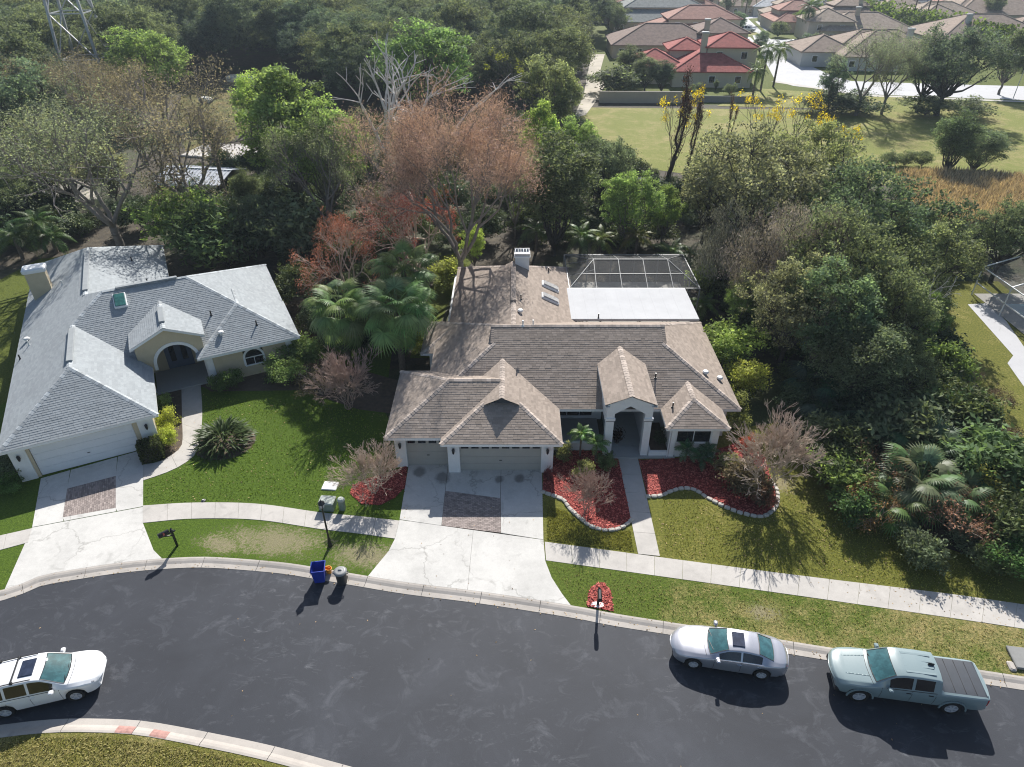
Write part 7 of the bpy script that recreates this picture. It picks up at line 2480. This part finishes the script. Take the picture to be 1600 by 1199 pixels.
Q = np.stack([V[:, 0], V[:, 1], V[:, 2], V[:, 4]], 1).reshape(-1, 3)
Q2 = np.stack([V[:, 4], V[:, 2], V[:, 3], V[:, 3] + np.array([0, 0, .01])], 1).reshape(-1, 3)
VV = np.vstack([Q, Q2])
FF = np.arange(len(VV)).reshape(-1, 4)
o = link('dry_reeds', np_mesh('dry_reeds', VV, FF, rng.uniform(0, 1, len(FF)), 'leaf_dry'), kind='stuff')
o.color = (.40, .32, .21, 1)
# grass blades that roughen the lawn edges and the turf
def turf(name, polys, n, col, hh=(.03, .08)):
    V = []
    rng = np.random.default_rng(len(name) + n)
    for poly, z in polys:
        xs, ys = [p[0] for p in poly], [p[1] for p in poly]
        P = np.stack([rng.uniform(min(xs), max(xs), n), rng.uniform(min(ys), max(ys), n)], 1)
        P = P[[inside(p, poly) for p in P]]
        k = len(P)
        a = rng.uniform(0, 6.28, k)
        h = rng.uniform(*hh, k)
        sd = np.stack([-np.sin(a), np.cos(a), np.zeros(k)], 1) * rng.uniform(.012, .03, k)[:, None]
        b = np.stack([P[:, 0], P[:, 1], np.full(k, z)], 1)
        d = np.stack([np.cos(a) * h * .8, np.sin(a) * h * .8, h], 1)
        V.append(np.stack([b - sd, b + sd, b + d + sd * .3, b + d - sd * .3], 1).reshape(-1, 3))
    V = np.vstack(V)
    F = np.arange(len(V)).reshape(-1, 4)
    o = link(name, np_mesh(name, V, F, rng.uniform(0, 1, len(F)), 'leaf'), kind='stuff')
    o.color = (*col, 1)

TURF = [[(228, 758), (300, 728), (320, 690), (320, 620), (560, 640), (600, 690), (560, 740), (545, 790), (620, 800), (624, 808), (500, 795), (400, 782), (226, 786)]]
TURF2 = [[(1035, 782), (1085, 775), (1130, 800), (1190, 815), (1220, 790), (1230, 740), (1330, 800), (1430, 850), (1560, 905), (1600, 940), (1200, 888), (1040, 868)],
         [(855, 790), (885, 800), (920, 830), (985, 830), (990, 862), (855, 845)]]
TURF3 = [[(862, 884), (1200, 930), (1600, 990), (1600, 1050), (1289, 1005), (1050, 968), (965, 952), (955, 930), (945, 908), (925, 910), (915, 940), (895, 935)],
         [(-60, 1166), (80, 1152), (160, 1150), (320, 1173), (470, 1210), (-60, 1240)]]
def tp(L):
    return [([G(*p) for p in px], 0.0) for px in L]
turf('grass', tp(TURF), 16000, (.13, .19, .03))
turf('grass', tp(TURF2), 16000, (.24, .24, .07))
turf('grass', tp(TURF3), 13000, (.28, .26, .13))
# fallen leaves in the gutter, on the lawns and drives
rng = np.random.default_rng(88)
LP = []
for k in range(len(top_line)):
    for _ in range(5):
        o_ = rng.uniform(.02, .75) ** 1.0
        d_ = (top_line[min(k + 1, len(top_line) - 1)] - top_line[k - 1 if k else 0])
        d_ = d_ / np.linalg.norm(d_)
        q = top_line[k] + np.array([d_[1], -d_[0]]) * o_ + d_ * rng.uniform(-.4, .4)
        z_ = .02 if o_ < .12 else (-.05 if o_ < .36 else ZR + .04)
        LP.append((*q, z_))
for px, n_ in (([(1200, 700), (1600, 900), (1600, 990), (1020, 860), (1030, 790)], 900), ([(320, 610), (640, 650), (640, 800), (230, 780)], 500), ([(0, 930), (560, 920), (1600, 1085), (1600, 1199), (640, 1199), (200, 1100)], 25), ([(630, 730), (848, 730), (850, 930), (600, 900)], 25)):
    for q in poly_pts(px, n_, .02):
        LP.append((q[0], q[1], .03 if px[0][1] != 930 else ZR + .012))
LP = np.array(LP)
V, F, T = leaves(LP, .085, rng, .55, 2.5)
o = link('fallen_leaves', np_mesh('fallen_leaves', V, F, T, 'leaf_dry'), kind='stuff')
o.color = (.30, .22, .13, 1)
# ================================================================== THE NEIGHBOURHOOD BEYOND THE MEADOW
def tile_mat(name, col):
    m, nt, p, _ = newmat(name)
    v = coords(nt)
    w = N(nt, 'ShaderNodeTexWave', wave_type='BANDS', bands_direction='X')
    w.inputs['Scale'].default_value = 3.2
    w.inputs['Distortion'].default_value = .4
    nt.links.new(v, w.inputs['Vector'])
    n = noise(nt, v, 1.1, 5, .7)
    c = mixc(nt, mapr(nt, n, .35, .65), tuple(x * .78 for x in col), tuple(min(1, x * 1.2) for x in col))
    nt.links.new(c, p.inputs['Base Color'])
    p.inputs['Roughness'].default_value = .85
    p.inputs['Specular IOR Level'].default_value = .2
    bump(nt, p, w.outputs['Fac'], .5, .06)
    return m
for k, c in dict(red=(.36, .10, .085), rose=(.37, .20, .155), tan=(.30, .23, .18), brown=(.23, .165, .135), grey=(.22, .235, .225), sand=(.34, .27, .21), slate=(.19, .20, .215), pale=(.58, .58, .58)).items():
    M['tile_' + k] = tile_mat('roof_tile_' + k, c)
M['cream'] = simple('cream_wall', (.52, .48, .38), .85, .05, 1)
M['beige'] = simple('beige_wall', (.42, .37, .30), .85, .05, 1)
M['greywall'] = simple('pale_grey_wall', (.45, .46, .44), .85, .05, 1)
struct(MB().sheet([G(*p) for p in [(930, -60), (2600, -60), (2400, 186), (1700, 172), (1300, 165), (1050, 163), (940, 150), (925, 60)]], -.012).build('far_lots', 'lawn_back'))
struct(MB().sheet([G(*p) for p in [(1174, 52), (1146, 32), (1110, 12), (1085, 2), (1105, 0), (1135, 10), (1165, 26), (1195, 54), (1240, 91), (1290, 114), (1330, 127), (1450, 131), (1600, 135), (2300, 160), (2300, 183), (1600, 156.5), (1352, 147.5), (1240, 134.5), (1212, 127), (1195, 95)]], .006).build('far_street', 'far_road'))
for px in ([(1196, 62), (1262, 62), (1290, 78), (1222, 80)], [(1240, 90), (1268, 82), (1330, 92), (1300, 108)], [(1120, 60), (1172, 58), (1180, 66), (1130, 70)], [(1110, 22), (1180, 20), (1190, 28), (1130, 32)], [(1205, 30), (1180, 34), (1196, 48), (1230, 46)]):
    struct(MB().sheet([G(*p) for p in px], .010).build('far_driveway', 'far_road'))
for px in ([(1214, 75), (1226, 75), (1243, 85), (1226, 86)], [(1256, 92), (1276, 92), (1290, 101), (1270, 104)], [(1160, 48), (1180, 50), (1190, 55), (1168, 56)]):
    struct(MB().sheet([G(*p) for p in px], .014).build('grass_strip', 'field'))
struct(MB().sheet([G(*p) for p in [(1215, 127), (1352, 148.5), (1600, 158), (2300, 185), (2300, 187.5), (1600, 160), (1350, 150.5), (1205, 128)]], .012).build('far_pavement', 'walk'))

def hip_block(mb, x0, x1, y0, y1, z, p, ov=.5):
    x0, x1, y0, y1 = x0 - ov, x1 + ov, y0 - ov, y1 + ov
    w, d = x1 - x0, y1 - y0
    if w >= d:
        r = d / 2
        a, b = (x0 + r, y0 + r, z + r * p), (x1 - r, y0 + r, z + r * p)
        v = [(x0, y0, z), (x1, y0, z), (x1, y1, z), (x0, y1, z), a, b]
        f = [(0, 1, 5, 4), (1, 2, 5), (2, 3, 4, 5), (3, 0, 4)]
    else:
        r = w / 2
        a, b = (x0 + r, y0 + r, z + r * p), (x0 + r, y1 - r, z + r * p)
        v = [(x0, y0, z), (x1, y0, z), (x1, y1, z), (x0, y1, z), a, b]
        f = [(0, 1, 4), (1, 2, 5, 4), (2, 3, 5), (3, 0, 4, 5)]
    v2 = [(x, y, z - .2) for x, y, _ in v[:4]]
    n = len(v)
    mb.add(v + v2, f + [(i, n + i, n + (i + 1) % 4, (i + 1) % 4) for i in range(4)] + [(n + 3, n + 2, n + 1, n)])
    return v, f
def far_house(label, u, v, W, D, rot, tile, wall, blocks=(), chimney=None, h=3.0, name='house', pitch=.42, skylights=()):
    """blocks = extra (x0, x1, y0, y1, eave height) volumes on the main W x D block; y grows away from the camera"""
    x, y = G(u, v)
    t = thing(name, label, 'house', (x, y, 0), R(rot), None)
    al = [(-W / 2, W / 2, 0, D, h)] + list(blocks)
    wl = MB()
    for i, (x0, x1, y0, y1, hh) in enumerate(al):
        wl.box(x0 + i * .01, x1 - i * .01, y0 + i * .01, y1 - i * .01, 0, hh - .1)
    wl.build('wall', wall, t)
    for i, (x0, x1, y0, y1, hh) in enumerate(al):
        rb = MB()
        V, F = hip_block(rb, x0, x1, y0, y1, hh + i * .013, pitch)
        ro = rb.build('roof', 'tile_' + tile, t)
        cp = MB()
        for a, b in ((0, 4), (1, 5 if (x1 - x0) >= (y1 - y0) else 4), (4, 5), (2, 5), (3, 4 if (x1 - x0) >= (y1 - y0) else 5)):
            cp.bar(V[a], V[b], .32, .16)
        cp.build('ridge_cap', 'tile_' + tile, ro)
        n = max(1, int((x1 - x0) / 4.2))
        for k in range(n):
            cx = x0 + (x1 - x0) * (k + .5) / n
            zb = hh - 2.2
            if zb < 0.3 or (i and y0 > 0 and hh <= h + .1):
                continue
            fr = MB().box(cx - .65, cx + .65, y0 - .06 + i * .01, y0 + .02, zb, zb + 1.4).build('window', 'trim', t)
            MB().box(cx - .55, cx + .55, y0 - .09 + i * .01, y0 - .062 + i * .01, zb + .1, zb + 1.3).build('pane', 'glass', fr)
    if chimney:
        cx, cy, cz = chimney
        c = MB().bbox(cx - .6, cx + .6, cy - .45, cy + .45, h - .3, cz - 1.2, .05).build('chimney', wall, t)
        MB().bbox(cx - .75, cx + .75, cy - .6, cy + .6, cz - 1.2, cz - .85, .08).build('chimney_cap', 'greywall', c)
    for (sx, sy, sz) in skylights:
        MB().bbox(sx - .9, sx + .9, sy - .45, sy + .45, sz - .1, sz + .2, .05).build('skylight', 'brown_tile' if 'brown_tile' in M else 'tile_red', t)
    return t
far_house('two storey villa with bright red tiled roofs at the far edge of the meadow', 1110, 137, 15.5, 17, -3, 'red', 'cream',
          [(-16.5, -5, 3, 14, 3.3), (-.5, 9.5, 5.5, 15, 6.6), (-7.5, 0, 9, 17, 5.6)], (-1.3, 6, 10.2))
far_house('house with dull brown roof just behind the red roofed villa', 1040, 92, 26, 17, -2, 'brown', 'beige', [(8, 20, 4, 16, 5.2)], (10, 5, 9))
far_house('villa with pale rose upper roof behind the brown roofed one', 1080, 72, 24, 18, -2, 'rose', 'cream', [(-6, 13, 4, 16, 6.0)], None)
far_house('villa with grey green roof left of the far street', 1040, 52, 31, 22, -1, 'grey', 'beige', [(-12, 12, 6, 20, 6.2)], None)
far_house('tan and orange roofed villa near the top of the far street', 990, 38, 30, 20, -1, 'rose', 'beige', [(-2, 16, 6, 18, 6.0)], (8, 6, 10))
far_house('brown roofed villa at the top left of the far houses', 955, 20, 30, 20, 0, 'tan', 'beige', [(-10, 6, 4, 16, 5.5)], None)
far_house('rose roofed villa farthest up on the left of the far street', 1010, 16, 34, 20, 0, 'rose', 'cream', [], None)
far_house('large tan roofed house behind the grey trees of the far road', 1388, 112, 21, 19, -3, 'tan', 'greywall', [(-18, -6, 5, 18, 3.2), (-8, 10, 8, 18, 4.6)], (6, 8, 8.6))
far_house('tan roofed house behind the large tan one', 1355, 68, 25, 17, -4, 'sand', 'beige', [(-16, -4, 2, 14, 5)], (-2, 7, 9))
far_house('small greyish roofed house right of the far street', 1292, 56, 13, 16, -4, 'tan', 'greywall', [], None)
far_house('pinkish brown roofed house by the curve of the far street', 1262, 52, 20, 18, -4, 'rose', 'beige', [(-8, 4, 5, 15, 5.5)], None)
far_house('white roofed house on the right of the far street', 1215, 26, 17, 15, -6, 'pale', 'greywall', [], None)
far_house('brown roofed house left of the white roofed one', 1182, 25, 20, 18, -4, 'tan', 'beige', [(-6, 6, 5, 15, 5.5)], None)
far_house('tan roofed house with a front gable among the tall palms', 1478, 46, 24, 17, -3, 'sand', 'cream', [(-9, 3, -2, 10, 3.8)], None)
far_house('wide tan roofed house at the right edge beyond the hedge', 1558, 84, 30, 22, -2, 'tan', 'greywall', [(4, 18, 4, 18, 4.2)], (-6, 7, 9))
far_house('brownish roofed house at the upper right corner', 1575, 40, 34, 20, -2, 'tan', 'beige', [(-14, 0, 6, 18, 5)], None)
far_house('rose roofed house at the top right edge', 1550, 18, 36, 20, 0, 'rose', 'beige', [], None)
far_house('slate roofed house with pool cage beyond the hedge, left one', 1345, 22, 30, 18, -2, 'slate', 'greywall', [], None)
far_house('slate roofed house beyond the hedge, right one', 1412, 24, 30, 18, -2, 'slate', 'greywall', [(-8, 8, 4, 16, 5)], None)
far_house('farthest tan roofed house between street and hedge', 1275, 18, 26, 18, -2, 'sand', 'beige', [], None)
far_house('farthest rose roofed house right of the tall palms', 1480, 14, 34, 18, 0, 'tan', 'cream', [], None)

far_house('low tan house squeezed behind the slate roofs, left one', 1325, 9, 34, 18, -1, 'sand', 'beige', [(-8, 8, 4, 16, 5)], None)
far_house('low rose house squeezed behind the slate roofs, right one', 1385, 10, 34, 18, -1, 'rose', 'cream', [], None)
far_house('tan villa behind the small greyish roof', 1330, 40, 18, 15, -4, 'tan', 'cream', [(-5, 6, 4, 13, 5.2)], (3, 5, 8))
far_house('terracotta villa among the upper right houses', 1522, 30, 24, 17, -2, 'rose', 'beige', [(-6, 6, 4, 14, 5)], (6, 5, 8.5))
far_house('sand coloured villa below the slate roofs and behind the hedge', 1415, 38, 22, 16, -3, 'sand', 'beige', [], None)
far_house('tan villa with upper storey between the rose and white roofs', 1235, 40, 15, 14, -5, 'sand', 'cream', [(-4, 5, 4, 12, 5.4)], None)
far_house('small terracotta house at the far top of the street, left side', 1072, 30, 24, 16, -1, 'rose', 'cream', [(-6, 6, 4, 14, 5.5)], None)
far_house('small sand roofed house at the far top of the street, right side', 1140, 12, 30, 16, -1, 'sand', 'cream', [], None)

# pale boundary wall by the sand track
x, y = G(1000, 161)
o = MB().bbox(-7.6, 7.6, -.15, .15, -.1, 2.0, .03).build('boundary_wall', 'beige', None, (x, y, 0), R(-1))
tag(o, 'pale boundary wall below the dark hedge trees by the sand track', 'wall')
x, y = G(1112, 160)
o = MB().bbox(-7.8, 7.8, -.12, .12, -.1, 1.1, .03).build('boundary_wall', 'oldconc', None, (x, y, 0), R(-2))
tag(o, 'low grey wall in front of the red roofed villa', 'wall')

# long hedge running through the far gardens
def hedge(label, pxs, hgt, wid, n, col, leaf=.9):
    ln = np.array([G(*p) for p in pxs])
    sp = spline(ln, 1.0)
    rng = np.random.default_rng(len(label))
    i = rng.integers(0, len(sp), n)
    c = np.stack([sp[i, 0] + rng.normal(0, wid * .4, n), sp[i, 1] + rng.normal(0, wid * .4, n), rng.uniform(0, 1, n) ** .5 * hgt], 1)
    c[:, 2] *= 1 + .18 * np.sin(i * .55) + .12 * np.sin(i * 1.31)
    c0_ = sp[0]
    c[:, :2] -= c0_
    V, F, T = leaves(c, leaf, rng, .6, .5, np.clip(.5 + .3 * np.sin(i * .7), 0, 1))
    t = thing('hedge', label, 'hedge', (*c0_, 0))
    o = link('foliage', np_mesh('hedge_foliage', V, F, T, 'leaf'), t)
    o.color = (*col, 1)
    st = MB()
    for k in range(0, len(sp), 4):
        st.cyl((sp[k][0] - c0_[0], sp[k][1] - c0_[1], -.2), (sp[k][0] - c0_[0], sp[k][1] - c0_[1], hgt * .6), .12, n=5)
    q = st.build('stems', 'bark_dark', t)
    q['kind'] = 'stuff'
hedge('long bright hedge curving between the tan roofed houses', [(1285, 16), (1330, 30), (1400, 48), (1470, 64), (1540, 84), (1600, 108), (1660, 130)], 6.0, 3.6, 11000, (.085, .125, .03))
hedge('dark hedge below the upper right houses', [(1560, 12), (1640, 20), (1800, 34)], 5.0, 3.0, 3000, GREEN)

# far palms
for (u, v, H, lab, s) in ((1188, 143, 7.5, 'tall feather palm at the right corner of the red roofed villa', 1.35), (1208, 136, 7.0, 'feather palm leaning over the far street', 1.25), (1176, 150, 4.5, 'short feather palm below the villa corner', 1.1),
                          (1255, 62, 8, 'palm in the garden by the curve of the far street', 1.7), (1162, 36, 9, 'round headed palm near the top of the far street', 2.0),
                          (1421, 44, 12, 'tall slim palm beyond the hedge, left of three', 1.6), (1441, 47, 12, 'tall slim palm beyond the hedge, middle of three', 1.6), (1452, 48, 14, 'tall slim palm beyond the hedge, right of three', 1.6)):
    x, y = G(u, v)
    palm(lab, (x, y, 0), H, FEA, 18, (.05, .08, .035) if v < 100 else (.085, .125, .04), s, seed=u, trunk_r=.18, tilt=(-40, 75), joined=True)
# garden trees between the far houses
FARG = 'garden trees among the far houses'
for (k, u, v, H, col, lab) in (('broad', 1150, 60, 7, TEAL, 'dark garden tree right of the pale rose roof'), ('broad', 1135, 25, 8, TEAL, 'blue green tree by the top of the far street'), ('bush', 1215, 58, 4, DARK, 'dark shrub by the parked car of the far street'),
                               ('broad', 1230, 42, 6, GREEN, 'green garden tree below the white roofed house'), ('bush', 1275, 80, 4, DARK, 'dark shrub mass right of the far driveway'), ('bush', 1258, 76, 3.5, TEAL, 'shrub by the dark parked car'),
                               ('bush', 1300, 92, 4, DARK, 'shrub at the side of the large tan roofed house'), ('broad', 1245, 50, 6, GREEN, 'garden tree in front of the pinkish brown roof'), ('broad', 1110, 12, 8, GREEN, 'tree at the far end of the street'),
                               ('broad', 1545, 38, 11, DARK, 'dark round tree among the upper right houses'), ('broad', 965, 62, 9, DARK, 'dark tree left of the grey green roof'), ('broad', 950, 45, 10, DARK, 'dark tree at the wood edge by the tan villa'),
                               ('column', 1186, 85, 6, TEAL, 'narrow tree at the kerb beside the red roofed villa'), ('broad', 1205, 12, 8, GREEN, 'tree behind the white roofed house'), ('broad', 1270, 30, 7, GREEN, 'tree between street and farthest tan roof'),
                               ('broad', 1320, 34, 8, GREEN, 'tree at the near end of the slate roofs'), ('broad', 1060, 8, 9, TEAL, 'tree over the farthest rose roof'), ('broad', 1400, 10, 9, TEAL, 'tree behind the slate roofs'), ('broad', 1500, 8, 9, TEAL, 'tree behind the farthest right roofs'),
                               ('column', 1118, 142, 2.2, DARK, 'tiny clipped conifer by the wall of the red roofed villa'), ('bush', 1140, 148, 2.0, DARK, 'dark shrub under the windows of the red roofed villa'), ('bush', 1085, 150, 2.2, DARK, 'dark shrub left of the tiny conifer')):
    tree(k, lab, G(u, v), H, col, 1.0, None, None, 'shrub' if k == 'bush' else 'tree')
# parked cars on the far street
def recolour(root, mat):
    for c in root.children:
        if c.name.split('.')[0] in ('body', 'door_mirror', 'bumper'):
            c.material_slots[0].link = 'OBJECT'
            c.material_slots[0].material = M[mat]
src = [o for o in bpy.data.objects if o.name == 'sport_utility_car'][0]
for (u, v, hd_, mt, lab) in ((1167, 50, -8, 'car_white', 'white car parked on a far driveway by the street'), (1238, 73, 170, 'plastic_black', 'dark car parked on a far driveway by the curve')):
    c = dup(src)
    x, y = G(u, v)
    c.location = (x, y, .0)
    c.rotation_euler = (0, 0, R(hd_))
    c['label'] = lab
    c['group'] = 'cars in the far neighbourhood'
    recolour(c, mt)
# street lamp of the far road
x, y = G(1583, 154)
t = thing('street_lamp', 'thin grey lamp post on the verge of the far road', 'lamp post', (x, y, 0))
MB().cyl((0, 0, 0), (0, 0, 5.0), .08, .05, 8).build('post', 'galv', t)
MB().bbox(-.2, .2, -.2, .2, 5.0, 5.5, .05).build('lantern', 'black', t)

# ------------------------------------------------------------------ neighbour at the right edge: paved path and pool cage
sh('paved_path', [(1512, 476), (1545, 474), (1572, 502), (1612, 560), (1700, 690), (1760, 690), (1760, 720), (1660, 690), (1574, 568), (1583, 556)], .02, 'far_road')
x0, y0 = G(1600, 520)
t = thing('pool_enclosure', 'pale framed pool cage beyond the paved path of the neighbouring lawn', 'pool enclosure', (x0 + 4.2, y0 + 1.0, 0), R(2))
fr = lambda a, b, w=.08: MB().bar(a, b, w).build('beam', 'trim', t)
for (xa, ya) in ((-4.5, -6), (-4.5, -2), (-4.5, 2), (-4.5, 6)):
    fr((xa, ya, 0), (xa, ya, 2.7))
    fr((xa, ya, 2.7), (0, ya, 4.2))
    fr((0, ya, 4.2), (5, ya, 4.2))
for (xa, za) in ((-4.5, 2.7), (0, 4.2), (-4.5, 1.2), (5, 4.2)):
    fr((xa, -6, za), (xa, 6, za))
for i in range(3):
    ya, yb_ = -6 + i * 4, -2 + i * 4
    MB().add([(-4.5, ya, 0), (-4.5, yb_, 0), (-4.5, yb_, 2.7), (-4.5, ya, 2.7)], [(0, 1, 2, 3)]).build('screen_panel', 'screen', t)
    MB().add([(-4.5, ya, 2.7), (-4.5, yb_, 2.7), (0, yb_, 4.2), (0, ya, 4.2)], [(0, 1, 2, 3)]).build('screen_panel', 'screen', t)
    MB().add([(0, ya, 4.2), (0, yb_, 4.2), (5, yb_, 4.2), (5, ya, 4.2)], [(0, 1, 2, 3)]).build('screen_panel', 'screen', t)
struct(MB().sheet([(x0 - .2, y0 - 5), (x0 + 9, y0 - 5), (x0 + 9, y0 + 7), (x0 - .2, y0 + 7)], .03).build('pool_deck', 'walk'))
struct(MB().sheet([(x0 + 1.5, y0 - 4), (x0 + 7, y0 - 4), (x0 + 7, y0 + 5), (x0 + 1.5, y0 + 5)], .036).build('swimming_pool', M.setdefault('poolwater', simple('pool_water', (.10, .20, .20), .05, .1, .4))))
# ------------------------------------------------------------------ thin haze over the whole place
hm = bpy.data.materials.new('haze')
hm.use_nodes = True
hm.node_tree.nodes.clear()
ho = hm.node_tree.nodes.new('ShaderNodeOutputMaterial')
hv = hm.node_tree.nodes.new('ShaderNodeVolumePrincipled')
hv.inputs['Color'].default_value = (0.72, 0.86, 1.0, 1)
hv.inputs['Density'].default_value = 0.00024
hv.inputs['Anisotropy'].default_value = 0.2
hm.node_tree.links.new(hv.outputs[0], ho.inputs['Volume'])
o = MB().box(-2600, 2600, -70, 3100, -2.3, 46).build('haze', hm)
o['kind'] = 'stuff'
